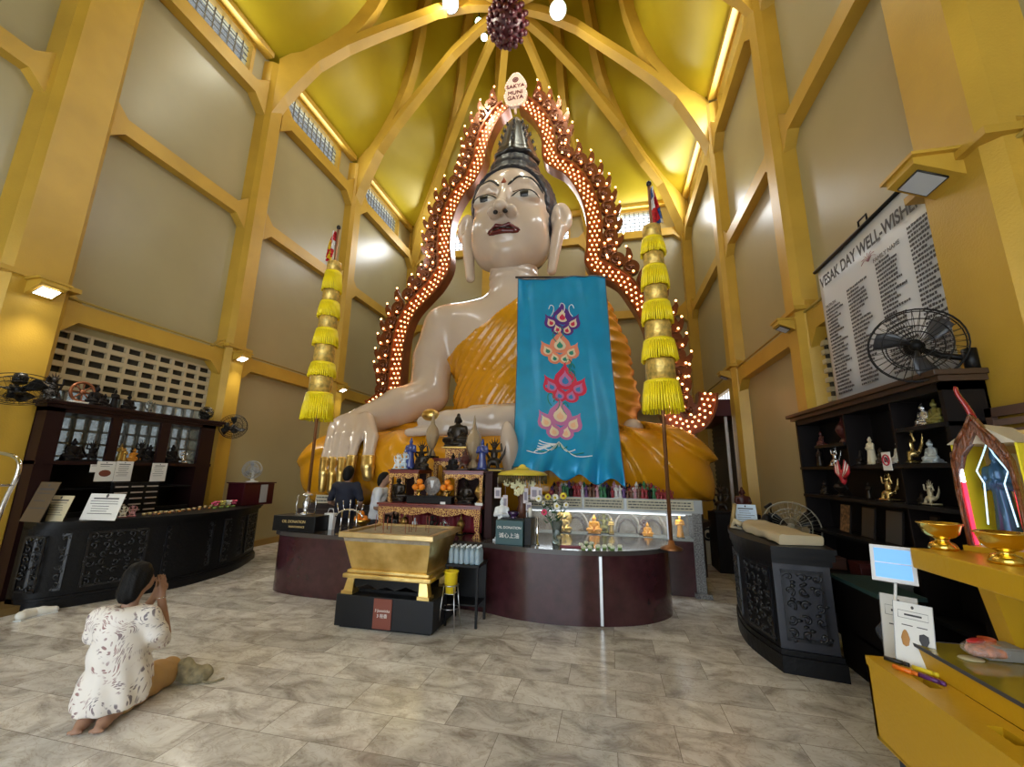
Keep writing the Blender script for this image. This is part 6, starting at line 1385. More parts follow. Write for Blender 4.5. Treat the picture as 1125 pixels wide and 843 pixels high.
for k in range(7): a = PI * k / 6; m.tube([(cx3, -.022, cz3 - .04), (cx3 + .1 * math.cos(a) * .6, -.022, cz3 + .03 * math.sin(a)), (cx3 + .12 * math.cos(a), -.022, cz3 - .03 + .085 * math.sin(a))], .003, 4)
m.build('lotus_emblem', mat('emblem_rose', (.35, .15, .18), .5), SB)
rn = random.Random(5); m = MB()
for c, (x, z0) in enumerate(((-.86, zt_ - .60), (-.40, zt_ - .54), (.12, zt_ - .50), (.60, zt_ - .40))):
    z = z0
    while z > zb_ + .12:
        x2 = x; L_ = rn.uniform(.17, .36)
        while x2 < x + L_: w_ = rn.uniform(.014, .03); m.box((x2, -.021, z), (x2 + w_, -.0185, z + rn.uniform(.018, .026))); x2 += w_ + rn.uniform(.005, .012)
        z -= .042
m.build('name_columns', ink, SB)
# ---- fan on the right front column
fan((2.24, 3.50, 2.55), (-.45, -.85, -.12), .27, 'black wall fan on the right front column in front of the scroll', black, arm=(2.50, 3.43, 2.42), blade=mat('fan_blade_smoke', (.04, .04, .045), .35))
# ---- lamps on the column collars
WALL_LAMPS = []
def wall_lamp(p, side, on, label, s=1.):
    t = thing('wall_lamp', label, 'lamp', p, 0, 'gold box lamps on the column collars'); t.rotation_euler = (0, 0, PI / 2 * side)
    m = MB(); w_ = .13 * s; d0 = .26 * s
    V = [(-w_, 0, .05), (w_, 0, .05), (w_, 0, -.12 * s), (-w_, 0, -.12 * s), (-w_, -d0, .05), (w_, -d0, .05), (w_, -d0, .0), (-w_, -d0, .0)]
    m.add(V, [(0, 1, 5, 4), (4, 5, 6, 7), (0, 3, 2, 1), (3, 7, 6, 2), (0, 4, 7, 3), (1, 2, 6, 5)]); m.box((-w_ * 1.25, -d0 * 1.08, .05), (w_ * 1.25, 0, .075)); m.build('lamp_housing', gold, t)
    n = Vector((0, -.42, -.9)).normalized(); c = Vector((0, -d0 * .55, -.062 * s)) + n * .006; m = MB(); ex = Vector((1, 0, 0)); ey = n.cross(ex)
    q = [c + ex * a * w_ * .72 + ey * b * d0 * .32 for a, b in ((-1, -1), (1, -1), (1, 1), (-1, 1))]; m.add(q, [(0, 1, 2, 3)]); m.add([v + n * .006 for v in q], [(0, 1, 2, 3)]); m.build('lens', mat('lamp_lens_lit', (1, 1, 1), .3, emit=(1, .97, .85), es=9) if on else mat('lamp_lens_off', (.55, .60, .66), .15), t)
    m = MB()
    for i in range(4): m.tube([q[i], q[(i + 1) % 4]], .008, 5)
    m.build('lens_rim', metal_d, t)
    if on:
        wp = Vector(p) + Vector((side * d0 * .6, 0, -.1)); WALL_LAMPS.append((tuple(wp), tuple(wp + Vector((side * .5, 0, -1))), on))
wall_lamp((-6.88, 3.36, 3.76), 1, 60, 'lit gold box lamp on the front left column'); wall_lamp((-6.94, 6.33, 3.70), 1, 45, 'lit gold box lamp on the second left column', .8); wall_lamp((-6.94, 9.5, 3.70), 1, 30, 'lit gold box lamp on the third left column beside the parasol', .8)
wall_lamp((2.56, 3.36, 3.86), -1, 0, 'unlit gold box lamp above the name scroll on the right column', 1.15); wall_lamp((2.62, 6.33, 3.70), -1, 0, 'unlit gold box lamp left of the name scroll', .8); wall_lamp((2.62, 9.5, 3.70), -1, 0, 'unlit gold box lamp on the far right column', .8)
# ---- far right service opening
dm = mat('shutter_dark', (.03, .03, .032), .5); d = MB(); d.box((XR - .05, 10.05, 0), (XR - .01, 12.3, 3.0)); 
for k in range(24): d.box((XR - .07, 10.05, .05 + k * .12), (XR - .05, 12.3, .12 + k * .12))
struct(d, 'door_1', dm)
m = MB(); m.box((XR - .55, 9.75, 2.85), (XR - .01, 12.6, 3.22), bev=.01); tag(m.build('awning', mat('awning_maroon', (.08, .01, .015), .6)), 'dark maroon awning over the far right shutter', 'awning')
m = MB(); m.box((XR - .06, 9.95, 3.26), (XR - .01, 11.9, 3.6)); o = struct(m, 'window_23', mat('far_window_white', (.8, .8, .8), .3, emit=(.9, .95, 1), es=.9)); m = MB()
for k in range(9): m.box((XR - .075, 10.0 + k * .23, 3.26), (XR - .06, 10.03 + k * .23, 3.6))
m.build('window_bars', steel, o)
m = MB(); m.box((XR - .35, 9.86, 0), (XR - .29, 9.92, 3.2)); tag(m.build('steel_post', steel), 'tall steel post beside the far right shutter', 'post')
q = at(788, 600, Y=8.6); t = thing('low_parapet', 'low cream parapet with black scroll openings behind the display case', 'parapet', (2.2, 8.6, 0)); m = MB(); m.box((-.55, 0, 0), (.35, .1, .72)); m.build('wall_block', cream_p, t); m = MB()
for k in range(4): m.tube([(-.45 + k * .22 + .085 * math.cos(a * PI / 8), -.01, .52 + .1 * math.sin(a * PI / 8)) for a in range(17)], .02, 6); m.ell((-.45 + k * .22, -.005, .5), (.04, .02, .05))
m.build('scroll_openings', black, t)
m = MB(); m.box((1.75, 7.9, .0), (2.45, 8.5, .95), bev=.01); tag(m.build('dark_chest', dark), 'dark chest behind the statue knee at the right', 'chest')
figurine('group', 'plumed_figurine', 'dark figurine on the chest behind the statue knee, left one', (1.9, 8.1, .95), .5, brz, dark); figurine('seated', 'seated_figurine', 'dark reddish figurine on the chest behind the statue knee, right one', (2.25, 8.1, .95), .45, darkred, dark)
q = at(822, 535, X=XR - .02); t = thing('wall_socket', 'small wall socket with dangling cable on the right wall', 'socket', (XR - .01, q[1], q[2])); m = MB(); m.box((-.03, -.05, -.06), (0, .05, .06), bev=.005); m.build('socket_box', black, t); m = MB(); m.tube(smooth_line([(-.03, 0, -.05), (-.05, .06, -.2), (-.04, -.05, -.3), (-.03, .03, -.42), (-.03, .05, -.5)], 14), .008, 5); m.build('cable', paper, t)
# ---- foreground yellow furniture
yg = mat('yellow_gold_paint', (.62, .36, .012), .35, .1, bump=.08, bscale=50)
DB = thing('donation_table_box', 'golden yellow donation box with slots in the right foreground', 'donation box', (1.36, 2.0, 0))
m = MB(); 
def slab_with_slots():
    x0, x1 = -.10, .085; zt = .70; ys = [(-.0, .12), (.40, .53)]  # slot ranges (local y)
    sx0, sx1 = -.02, .03; y = -1.0
    for a, b in ys: m.box((x0, y, .66), (x1, a, zt)); m.box((x0, a, .66), (sx0, b, zt)); m.box((sx1, a, .66), (x1, b, zt)); y = b
    m.box((x0, y, .66), (x1, .72, zt))
slab_with_slots(); m.box((-.08, -.9, .64), (.065, .7, .65), 1); m.box((-.10, -1.0, .34), (-.085, .72, .66)); m.box((.07, -1.0, .34), (.085, .72, .66)); m.box((-.10, .70, .34), (.085, .72, .66)); m.box((-.10, -1.0, .33), (.085, .72, .345)); m.build('box_body', [yg, ink], DB)  # the ink-coloured sheet is added below the slots to paint their inner shade
for y in (-.9, .6):
    m = MB(); m.box((-.04, y, 0), (.04, y + .08, .33)); m.build('leg', mat('leg_navy', (.02, .03, .07), .4), DB)
YT = thing('glass_top_table', 'golden yellow table with a glass top behind the donation box', 'table', (1.85, 1.95, 0))
m = MB(); m.box((-.40, -1.0, .70), (.5, .74, .785)); m.build('table_top', yg, YT); m = MB(); m.box((-.405, -1.0, .787), (.5, .745, .797)); m.build('glass_sheet', mat('table_glass_green', (.34, .27, .03), .05, coat=.5), YT)
m = MB(); m.box((-.41, -1.0, .785), (-.403, .75, .799)); m.box((-.41, .745, .785), (.5, .752, .799)); m.build('glass_edge', ink, YT)
for (x, y) in ((-.36, .62), (.4, .62), (-.36, -.95), (.4, -.95)): m = MB(); m.box((x, y, 0), (x + .08, y + .08, .70)); m.build('leg', yg, YT)
SH = thing('raised_shelf', 'golden yellow raised shelf carrying the lit shrine at the right edge', 'shelf', (1.9, 2.2, 0))
m = MB(); m.box((-.42, -1.1, 1.155), (.5, .42, 1.25), bev=.006); m.build('shelf_board', yg, SH)
m = MB(); V = [(-.10, .36, .80), (.05, .36, .80), (.05, .45, .80), (-.10, .45, .80), (-.16, .36, 1.156), (-.0, .36, 1.156), (-.0, .45, 1.156), (-.16, .45, 1.156)]; m.add(V, [(0, 3, 2, 1), (4, 5, 6, 7), (0, 1, 5, 4), (1, 2, 6, 5), (2, 3, 7, 6), (3, 0, 4, 7)]); m.build('support', yg, SH)
m = MB(); m.box((.35, -1.0, .797), (.45, -.9, 1.156)); m.build('support', yg, SH)
for k, (px, py, X, lb) in enumerate(((1037, 604, 1.66, 'polished gold bowl at the far end of the raised yellow shelf'), (1107, 620, 1.56, 'polished gold bowl nearer on the raised yellow shelf, before the shrine'))):
    q = at(px, py, Z=1.25); t = thing('offering_bowl', lb, 'bowl', (q[0], q[1], 1.25)); m = MB(); m.lathe([(.05, 0), (.058, .006), (.052, .022), (.045, .034), (.028, .040), (.028, .052), (.05, .06), (.068, .078), (.074, .10), (.082, .122), (.086, .125), (.08, .128), (.066, .10), (.03, .07), (0, .066)], 32, wav=lambda a, z: 1 + .012 * math.sin(16 * a)); m.build('bowl_body', mat('polished_gold', (.85, .60, .12), .2, 1.), t)
    m = MB(); m.tube([(.084 * math.cos(a * PI / 12), .084 * math.sin(a * PI / 12), .125) for a in range(25)], .004, 6); m.build('rim', mat('polished_gold', (.85, .6, .12)), t)
# shrine
SR = thing('lit_shrine', 'carved wooden arched shrine with red and white tube lights and a blue figure', 'shrine', (1.79, 2.53, 1.25), .60); SR.scale = (1, .50, 1)
woodr = mat('shrine_carved_wood', (.16, .045, .012), .3, var=.4, vscale=30, bump=.5, bscale=60, coat=.4)
# local: front faces -x ; arch lies in the y/z plane
Mf = Matrix(((0, 1, 0, 0), (1, 0, 0, 0), (0, 0, 1, 0), (0, 0, 0, 1)))   # swaps x and y so prism/outline can be given as (y,z)
def arch(w_, h, s):
    o_ = [(-w_, 0), (-w_ * 1.05, h * .45), (-w_ * 1.0, h * .66), (-w_ * .72, h * .80), (-w_ * .30, h * .90), (0, h), (w_ * .30, h * .90), (w_ * .72, h * .80), (w_ * 1.0, h * .66), (w_ * 1.05, h * .45), (w_, 0)]; return o_
A1, A2 = arch(.20, .66, 1), [(y * .92, z * .93) for y, z in arch(.19, .62, 1)]
m = MB(); n = len(A1)
V = [(0, y, z) for y, z in A1] + [(0, y, z) for y, z in A2] + [(.05, y, z) for y, z in A1] + [(.05, y, z) for y, z in A2]
F = []
for i in range(n - 1): F += [(i, i + 1, n + i + 1, n + i), (2 * n + i, 3 * n + i, 3 * n + i + 1, 2 * n + i + 1), (i, 2 * n + i, 2 * n + i + 1, i + 1), (n + i, n + i + 1, 3 * n + i + 1, 3 * n + i)]
F += [(0, n, 3 * n, 2 * n), (n - 1, 3 * n - 1, 4 * n - 1, 2 * n - 1)]
m.add(V, F); m.build('arch_frame', woodr, SR)
m = MB()
for i in range(n - 1): m.tube([(-.004, A1[i][0], A1[i][1]), (-.004, A1[i + 1][0], A1[i + 1][1])], .014, 6)
for k in range(7):
    y, z = np.interp(k / 6, [0, 1], [-.19, -.19]), .1 + k * .06; m.ell((-.005, y - .01, z), (.012, .012, .02), 6, 5); m.ell((-.005, -y + .01, z), (.012, .012, .02), 6, 5)
m.build('arch_moulding', woodr, SR)
m = MB(); m.tube(smooth_line([(.02, 0, .64), (.0, .01, .70), (-.02, .045, .77), (-.02, .05, .81)], 10), [.028, .026, .022, .02, .018, .017, .016, .015, .016, .012], 8); m.build('finial', mat('finial_red', (.30, .01, .01), .25, coat=.5), SR)
m = MB(); m.box((-.02, -.24, 0), (.42, .24, .025)); m.build('base', yg, SR); m = MB(); m.box((.35, -.22, .025), (.37, .22, .60)); m.build('back_board', mat('shrine_back_ochre', (.45, .30, .10), .5), SR)
for yy in (-.235, .22): m = MB(); m.box((.05, yy, .025), (.37, yy + .015, .52)); m.build('side_panel', mat('shrine_side_yellow', (.92, .78, .03), .4), SR)
m = MB(); m.add([(.03, -.25, .52), (.40, -.25, .52), (.40, .25, .52), (.03, .25, .52), (.03, 0, .62), (.40, 0, .62)], [(0, 1, 5, 4), (3, 4, 5, 2), (0, 4, 3), (1, 2, 5), (0, 3, 2, 1)]); m.build('roof', mat('roof_cream', (.55, .48, .36), .4), SR)
tubem = mat('tube_light_white', (1, 1, 1), .3, emit=(.85, .88, 1), es=7); tuber = mat('tube_light_red', (.8, .02, .05), .3, emit=(1, .03, .08), es=1.6)
m = MB(); m.tube([(.03, .175, .33), (.03, .178, .44), (.03, .12, .53)], .012, 8); m.build('white_tube', tubem, SR); m = MB(); m.tube([(.03, .172, .03), (.03, .175, .33)], .013, 8); m.build('red_tube', tuber, SR)
m = MB(); m.tube([(.03, -.172, .03), (.03, -.175, .40)], .012, 8); m.build('red_tube', tuber, SR)
m = MB(); M = Matrix.Translation((.345, 0, .36)) @ Matrix.Rotation(-PI / 2, 4, 'Y'); m.lathe([(0, 0), (.11, 0), (.12, .004), (.12, -.004)], 28, M=M); m.build('halo_disc', mat('halo_pale', (.62, .58, .45), .4), SR)
V, F = TPL['standing']; FG = npobj('standing_deity', V * np.array([.30, .34, .50]), F, mat('deity_blue', (.03, .10, .20), .25, .3), None); FG.location = (1.79 + .12, 2.53 + .085, 1.276); FG.rotation_euler = (0, 0, -PI / 2 + .6); tag(FG, 'slender dark blue standing figure inside the lit shrine', 'figure')
m = MB(); m.box((-.09, -.065, 0), (.09, .065, .01)); m.tube([(-.05, -.062, .10), (-.035, -.055, .30), (-.055, -.05, .36), (-.02, -.05, .44), (0, -.04, .50)], .0035, 5); m.tube([(.05, -.062, .10), (.035, -.055, .30), (.055, -.05, .36), (.02, -.05, .44), (0, -.04, .50)], .0035, 5); m.build('lit_outline', mat('outline_glow', (.6, .85, 1), .3, emit=(.5, .8, 1), es=.8), FG)
# carved black panel and louver at the right edge
t = thing('louvre_panel', 'brown wooden louvred panel on the right column at the picture edge', 'panel', (2.53, 3.0, 0)); m = MB(); m.box((-.03, -.55, 1.60), (.0, .44, 1.66)); m.box((-.03, -.55, 2.0), (0, .44, 2.06)); m.box((-.03, .37, 1.6), (0, .44, 2.06)); m.box((-.03, -.55, 1.6), (0, -.48, 2.06)); m.build('frame', mat('louvre_brown', (.10, .055, .04), .5), t); m = MB()
for k in range(5): m.box((-.028, -.48, 1.68 + k * .065), (-.008, .37, 1.72 + k * .065))
m.build('slats', mat('louvre_brown_light', (.16, .10, .08), .5), t)
# tablet and papers
q0 = at(981, 620, Y=2.78); t = thing('tablet_stand', 'white tablet with a light blue screen on a thin stalk', 'tablet', (q0[0], 2.78, 0)); R_ = Matrix.Translation((0, 0, q0[2])) @ Matrix.Rotation(-.6, 4, 'Z') @ Matrix.Rotation(-.38, 4, 'X') @ Matrix.Diagonal((.74, 1, .76, 1))
m = MB(); m.box((-.125, -.006, -.125), (.125, .008, .125), M=R_, bev=.003); m.build('tablet_body', mat('tablet_white', (.75, .77, .8), .3), t); m = MB(); m.box((-.10, -.0085, .006), (.10, -.0065, .10), M=R_); m.box((-.10, -.0085, -.10), (.10, -.0065, -.002), M=R_); m.build('screen', mat('screen_blue', (.05, .1, .2), .2, emit=(.16, .38, .75), es=1.0), t)
m = MB(); m.tube([(0, .0, q0[2] - .08), (.0, .06, q0[2] - .28), (.05, .05, .70)], .007, 6); m.build('stalk', paper, t)
t2 = thing('tablet_clamp', 'steel clamp block on the floor post under the tablet stalk', 'clamp', (q0[0] + .05, 2.83, 0)); m = MB(); m.tube([(0, 0, 0), (0, 0, .70)], .012, 8); m.lathe([(.08, 0), (.08, .015), (0, .02)], 14); m.build('post', steel, t2)
def holder(px, py0, py1, Y, z, w_, label, pics, rz):
    a = at(px, py0, Y=Y); h = a[2] - z; t = thing('leaflet_holder', label, 'leaflet', (at(px, py1, Y=Y)[0], Y, z), rz); R_ = Matrix.Rotation(-.34, 4, 'X')
    m = MB(); m.box((-w_ / 2, -.002, 0), (w_ / 2, .002, h), M=R_); m.build('sheet', paper, t); m = MB(); m.tube([(-w_ / 2, -.004, 0), (-w_ / 2, -.004, h), (w_ / 2, -.004, h), (w_ / 2, -.004, 0)], .0018, 5, M=R_); m.box((-w_ / 2, -.01, 0), (w_ / 2, .04, .004)); m.build('clear_frame', mat('acrylic_grey', (.45, .47, .5), .15), t)
    m = MB(); m.ell((0, -.004, h * .93), (.006, .002, .008), 8, 5, M=R_); m.tube([(-w_ * .38, -.004, h * .74), (-w_ * .38, -.004, h * .86), (w_ * .38, -.004, h * .86), (w_ * .38, -.004, h * .74), (-w_ * .38, -.004, h * .74)], .001, 4, M=R_); m.box((-w_ * .22, -.004, h * .785), (w_ * .22, -.003, h * .815), M=R_); m.box((-w_ * .3, -.004, h * .62), (-w_ * .02, -.003, h * .635), M=R_); m.box((w_ * .08, -.004, h * .62), (w_ * .34, -.003, h * .635), M=R_)
    m.build('printed_lines', ink, t)
    if pics:
        m = MB(); m.lathe([(0, 0), (.35, .1), (.5, .5), (.3, .85), (.12, 1.0), (0, 1.02)], 14, M=R_ @ Matrix.Translation((-w_ * .22, -.004, h * .28)) @ Matrix.Diagonal((.034, .003, .075, 1))); m.build('picture', mat('picture_amber', (.45, .22, .06), .5), t)
        m = MB(); m.lathe([(0, 0), (.2, .05), (.25, .3), (.55, .6), (.5, .9), (0, 1.0)], 14, M=R_ @ Matrix.Translation((w_ * .24, -.004, h * .26)) @ Matrix.Diagonal((.034, .003, .08, 1))); m.build('picture', ink, t)
holder(1006, 664, 727, 2.62, .70, .15, 'white leaflet with two pictures standing on the yellow box, front one', True, -.75); holder(990, 655, 712, 2.86, .55, .16, 'white leaflet standing behind the one with two pictures', False, -.65)
m = MB(); m.box((1.52, 2.80, 0), (1.85, 3.0, .55), bev=.008); tag(m.build('paper_box', mat('box_dark_brown', (.07, .04, .03), .6)), 'dark brown box behind the yellow donation box', 'box')
def marker(px, py, col, label, a, cap=None, L_=.095, dz=.0):
    q = at(px, py, Z=.71); t = thing('marker_pen', label, 'pen', (q[0], q[1], .711 + dz), a); m = MB(); m.tube([(-L_ / 2, 0, 0), (L_ * .25, 0, 0)], .0105, 8); m.tube([(L_ * .25, 0, 0), (L_ * .3, 0, 0)], .008, 8); m.build('barrel', mat('pen_' + label.split()[0], col, .35), t); m = MB(); m.tube([(L_ * .3, 0, 0), (L_ / 2, 0, 0)], [.0108, .009], 8); m.build('cap', cap or mat('pen_' + label.split()[0], col, .35), t)
marker(995, 737, (.80, .18, .01), 'orange marker pen on the yellow donation box', -.95); marker(1017, 738, (.80, .65, .02), 'yellow marker pen on the yellow donation box', -.9); marker(1024, 747, (.10, .02, .14), 'purple marker pen below the yellow one', -1.0); marker(1003, 722, (.5, .02, .2), 'magenta marker pen behind the leaflet foot', -.3); marker(985, 727, (.02, .02, .02), 'black marker pen nearest the box corner', -.8)
# things on the glass table
q = at(1085, 722, Z=.80); t = thing('snack_packet', 'clear packet with red orange contents on the glass table', 'packet', (q[0], q[1], .798), .4); V, F = snet(lambda P: s_ell(P, (0, 0, .03), (.09, .06, .028)) - .006 * np.sin(P[:, 0] * 90) * np.sin(P[:, 1] * 80), (-.12, -.09, -.01), (.12, .09, .08), .01); npobj('contents', V, F, mat('snack_orange_red', (.50, .14, .04), .4, var=.6, vscale=40), t)
m = MB(); m.ell((0, 0, .034), (.11, .07, .034), 20, 10); m.build('wrapper', mat('clear_wrapper', (1, 1, 1), .05, alpha=.22, coat=.6), t); m = MB(); m.ell((-.02, .02, .062), (.05, .02, .012), 10, 6); m.build('red_label', mat('label_red', (.55, .03, .03), .3), t)
q = at(1067, 724, Z=.80); m = MB(); m.lathe([(0, .004), (.045, .004), (.048, .0), (0, 0)], 24, (q[0], q[1], .799), sy=.75); tag(m.build('oval_tag', mat('oval_cream', (.55, .5, .3), .5)), 'pale oval tag beside the snack packet', 'tag')
q = at(1032, 690, Z=.86); t = thing('orange_cup', 'small orange red cup on the glass table behind the leaflets', 'cup', (q[0] + .1, 2.58, .798)); m = MB(); m.lathe([(.022, 0), (.032, .07), (.029, .07), (.02, .004), (0, .004)], 18); m.build('cup_body', mat('cup_orange', (.55, .10, .03), .4), t)
for k, (x, y, w_, l_, h, c, lb) in enumerate(((1.72, 2.56, .16, .12, .05, (.28, .27, .24), 'grey tray on the glass table beyond the orange cup'), (1.9, 2.3, .14, .2, .04, (.03, .03, .03), 'black flat case on the glass table'), (2.05, 2.58, .2, .12, .09, (.10, .09, .08), 'dark small box at the back of the glass table'))):
    m = MB(); m.box((-w_ / 2, -l_ / 2, 0), (w_ / 2, l_ / 2, h), bev=.006); m.box((-w_ / 2 + .01, -l_ / 2 + .01, h), (w_ / 2 - .01, l_ / 2 - .01, h + .004)); o = m.build('tray_box', mat('tray_%d' % k, c, .5)); o.location = (x, y, .798); o.rotation_euler = (0, 0, .2 * k); tag(o, lb, 'box')
# ================================================================== PEOPLE
skinp = mat('person_skin', (.36, .20, .13), .5, var=.06, vscale=8); blackh = mat('black_hair', (.004, .0035, .0035), .6, spec=.2, bump=.3, bscale=120)
def leafprint():
    m = bpy.data.materials.new('white_leaf_print'); m.use_nodes = True; nt = m.node_tree; b = nt.nodes['Principled BSDF']; N = nt.nodes.new; L = nt.links.new
    tc = N('ShaderNodeTexCoord'); nd = N('ShaderNodeTexNoise'); nd.inputs['Scale'].default_value = 2.6; L(tc.outputs['Object'], nd.inputs['Vector'])
    ro = N('ShaderNodeVectorRotate'); ro.rotation_type = 'AXIS_ANGLE'; ro.inputs['Axis'].default_value = (.8, .6, .1); am = N('ShaderNodeMath'); am.operation = 'MULTIPLY'; am.inputs[1].default_value = 5.5; L(nd.outputs['Fac'], am.inputs[0]); L(am.outputs[0], ro.inputs['Angle']); L(tc.outputs['Object'], ro.inputs['Vector'])
    mp = N('ShaderNodeMapping'); mp.inputs['Scale'].default_value = (34, 34, 8); L(ro.outputs[0], mp.inputs['Vector'])
    vo = N('ShaderNodeTexVoronoi'); vo.inputs['Scale'].default_value = 1; L(mp.outputs['Vector'], vo.inputs['Vector'])
    nz = N('ShaderNodeTexNoise'); nz.inputs['Scale'].default_value = 9; L(tc.outputs['Object'], nz.inputs['Vector'])
    c1 = N('ShaderNodeValToRGB'); e = c1.color_ramp.elements; e[0].position = .34; e[0].color = (1, 1, 1, 1); e[1].position = .42; e[1].color = (0, 0, 0, 1); L(vo.outputs['Distance'], c1.inputs['Fac'])
    c2 = N('ShaderNodeValToRGB'); e = c2.color_ramp.elements; e[0].position = .44; e[0].color = (0, 0, 0, 1); e[1].position = .52; e[1].color = (1, 1, 1, 1); L(nz.outputs['Fac'], c2.inputs['Fac'])
    mu = N('ShaderNodeMath'); mu.operation = 'MULTIPLY'; L(c1.outputs['Color'], mu.inputs[0]); L(c2.outputs['Color'], mu.inputs[1])
    n3 = N('ShaderNodeTexNoise'); n3.inputs['Scale'].default_value = 4; L(tc.outputs['Object'], n3.inputs['Vector']); c3 = N('ShaderNodeValToRGB'); e = c3.color_ramp.elements; e[0].position = .42; e[0].color = (.32, .17, .16, 1); e[1].position = .56; e[1].color = (.22, .19, .21, 1); L(n3.outputs['Fac'], c3.inputs['Fac'])
    mx = N('ShaderNodeMixRGB'); mx.inputs[1].default_value = (.80, .75, .70, 1); L(mu.outputs[0], mx.inputs['Fac']); L(c3.outputs['Color'], mx.inputs[2]); L(mx.outputs['Color'], b.inputs['Base Color']); b.inputs['Roughness'].default_value = .65; return m
def fingers(P, wrist, palm, tip, side, rr=.009):
    """palm plus five bent fingers running from palm towards tip; side = across direction"""
    w = np.array(wrist, float); p = np.array(palm, float); t = np.array(tip, float); s = np.array(side, float); s /= np.linalg.norm(s)
    d = smin(s_cap(P, w, p - s * .02, .024, .016), s_cap(P, w, p + s * .02, .024, .016), .015)
    f = t - p; f /= np.linalg.norm(f); L_ = np.linalg.norm(t - p); nrm = np.cross(f, s)
    for k, (o, l) in enumerate(((-.030, .82), (-.010, .98), (.010, 1.0), (.030, .9))):
        a = p + s * o; b = a + f * L_ * l * .55 + s * o * .1; c = a + f * L_ * l + nrm * .012 + s * o * .12; d = smin(d, s_chain(P, [a, b, c], [rr * 1.1, rr, rr * .8], .0), .003)
    a = w * .55 + p * .45 + s * .03; return smin(d, s_chain(P, [a, a + s * .028 + f * .025, a + s * .03 + f * .055], [rr * 1.3, rr * 1.1, rr * .9]), .006)
# ---- kneeling woman (local: +y forward, x right)
WM = thing('person', 'kneeling person in a white leaf-print tunic and tan trousers, seen from behind', 'person', (-3.20, 2.40, 0), .38, None, .95)
def w_skin(P):
    d = s_ell(P, (0.01, .03, .865), (.072, .088, .105)); d = smin(d, s_ell(P, (.02, .095, .84), (.05, .035, .06)), .03)      # head with face forward
    d = smin(d, s_cap(P, (.02, .122, .85), (.02, .130, .835), .014, .016), .012); d = np.minimum(d, s_ell(P, (.083, .03, .86), (.012, .02, .028))); d = np.minimum(d, s_ell(P, (-.063, .03, .86), (.012, .02, .028)))
    d = smin(d, s_cap(P, (0, -.02, .66), (.01, .01, .78), .048, .044), .03)
    for s in (-1, 1):   # raised forearms, hands joined before the face
        el = (s * .13 + .04, .17, .46); wr = (.075 + s * .022, .17, .72); d = smin(d, s_cap(P, el, wr, .036, .025), .01)
        d = np.minimum(d, fingers(P, wr, (.078 + s * .013, .175, .78), (.08 + s * .010, .17, .87), (0, 1, -.1)))
    for s in (-1, 1):   # feet, soles up, toes towards the camera
        d = np.minimum(d, s_chain(P, [(s * .055, .05, .07), (s * .06, -.05, .065), (s * .06, -.13, .045), (s * .06, -.18, .03)], [.045, .04, .035, .022], .03))
        for k in range(5): d = smin(d, s_ell(P, (s * .06 + (k - 2) * .017, -.195 + .004 * abs(k - 2), .022), (.010, .016, .012)), .006)
    return d
V, F = snet(w_skin, (-.35, -.27, -.02), (.4, .5, 1.02), .011); npobj('body', V, F, skinp, WM)
def w_tunic(P):
    x, y, z = P.T
    d = s_chain(P, [(0, .02, .22), (0, -.01, .42), (0, -.035, .60)], [.175, .155, .145], .05); d = smin(d, s_cap(P, (-.13, -.03, .64), (.13, -.03, .64), .062, .062), .06)
    d = smin(d, s_ell(P, (0, -.01, .16), (.20, .19, .20)), .08)
    d = d - .008 * np.sin(np.arctan2(y, x) * 9 + z * 10) * np.clip((.5 - z) * 3, 0, 1) - .005 * np.sin(z * 38 + x * 14)
    d = smax(d, .085 - z + .25 * np.maximum(0, y - .1) , .01); d = smax(d, (z - .715) , .02); d = smax(d, -(s_cap(P, (0, -.03, .62), (.01, .02, .80), .060, .060)), .01)
    for s in (-1, 1): d = smin(d, s_chain(P, [(s * .155, -.03, .64), (s * .195, .02, .52), (s * .15 + .02, .13, .43)], [.068, .062, .060], .02), .03)
    return d
V, F = snet(w_tunic, (-.34, -.3, .02), (.34, .42, .8), .013); npobj('tunic', V, F, leafprint(), WM)
def w_trs(P):
    d = None
    for s in (-1, 1):
        q = s_chain(P, [(s * .075, .02, .19), (s * .10, .42, .12)], [.105, .08], .02); q = smin(q, s_chain(P, [(s * .10, .43, .072), (s * .065, .03, .072)], [.069, .058]), .03); d = q if d is None else smin(d, q, .02)
    d = d - .006 * np.sin(P[:, 1] * 50 + P[:, 2] * 20); return smax(d, .006 - P[:, 2], .005)
V, F = snet(w_trs, (-.28, -.12, -.01), (.28, .58, .36), .013); npobj('trousers', V, F, mat('trousers_tan', (.48, .29, .11), .7), WM)
def w_hair(P):
    d = s_ell(P, (.01, .015, .885), (.088, .100, .112)); d = smax(d, -((.065 - P[:, 1]) + (P[:, 2] - .93) * .6), .02); d = smin(d, s_ell(P, (.0, -.045, .80), (.07, .05, .075)), .04)
    return d - .003 * np.sin(P[:, 0] * 160)
V, F = snet(w_hair, (-.14, -.14, .66), (.16, .2, 1.03), .011); npobj('hair', V, F, blackh, WM)
m = MB(); m.tube([(.097 + .029 * math.cos(a * PI / 8), .17 + .029 * math.sin(a * PI / 8), .71) for a in range(17)], .004, 6); m.build('bracelet', chrome, WM)
q = at(178, 757, Z=0); t = thing('cloth_bundle', 'pale patterned cloth bundle on the floor by the kneeling knees', 'bundle', (-3.14, 2.93, 0), .4); t.scale = (.75, .75, .75)
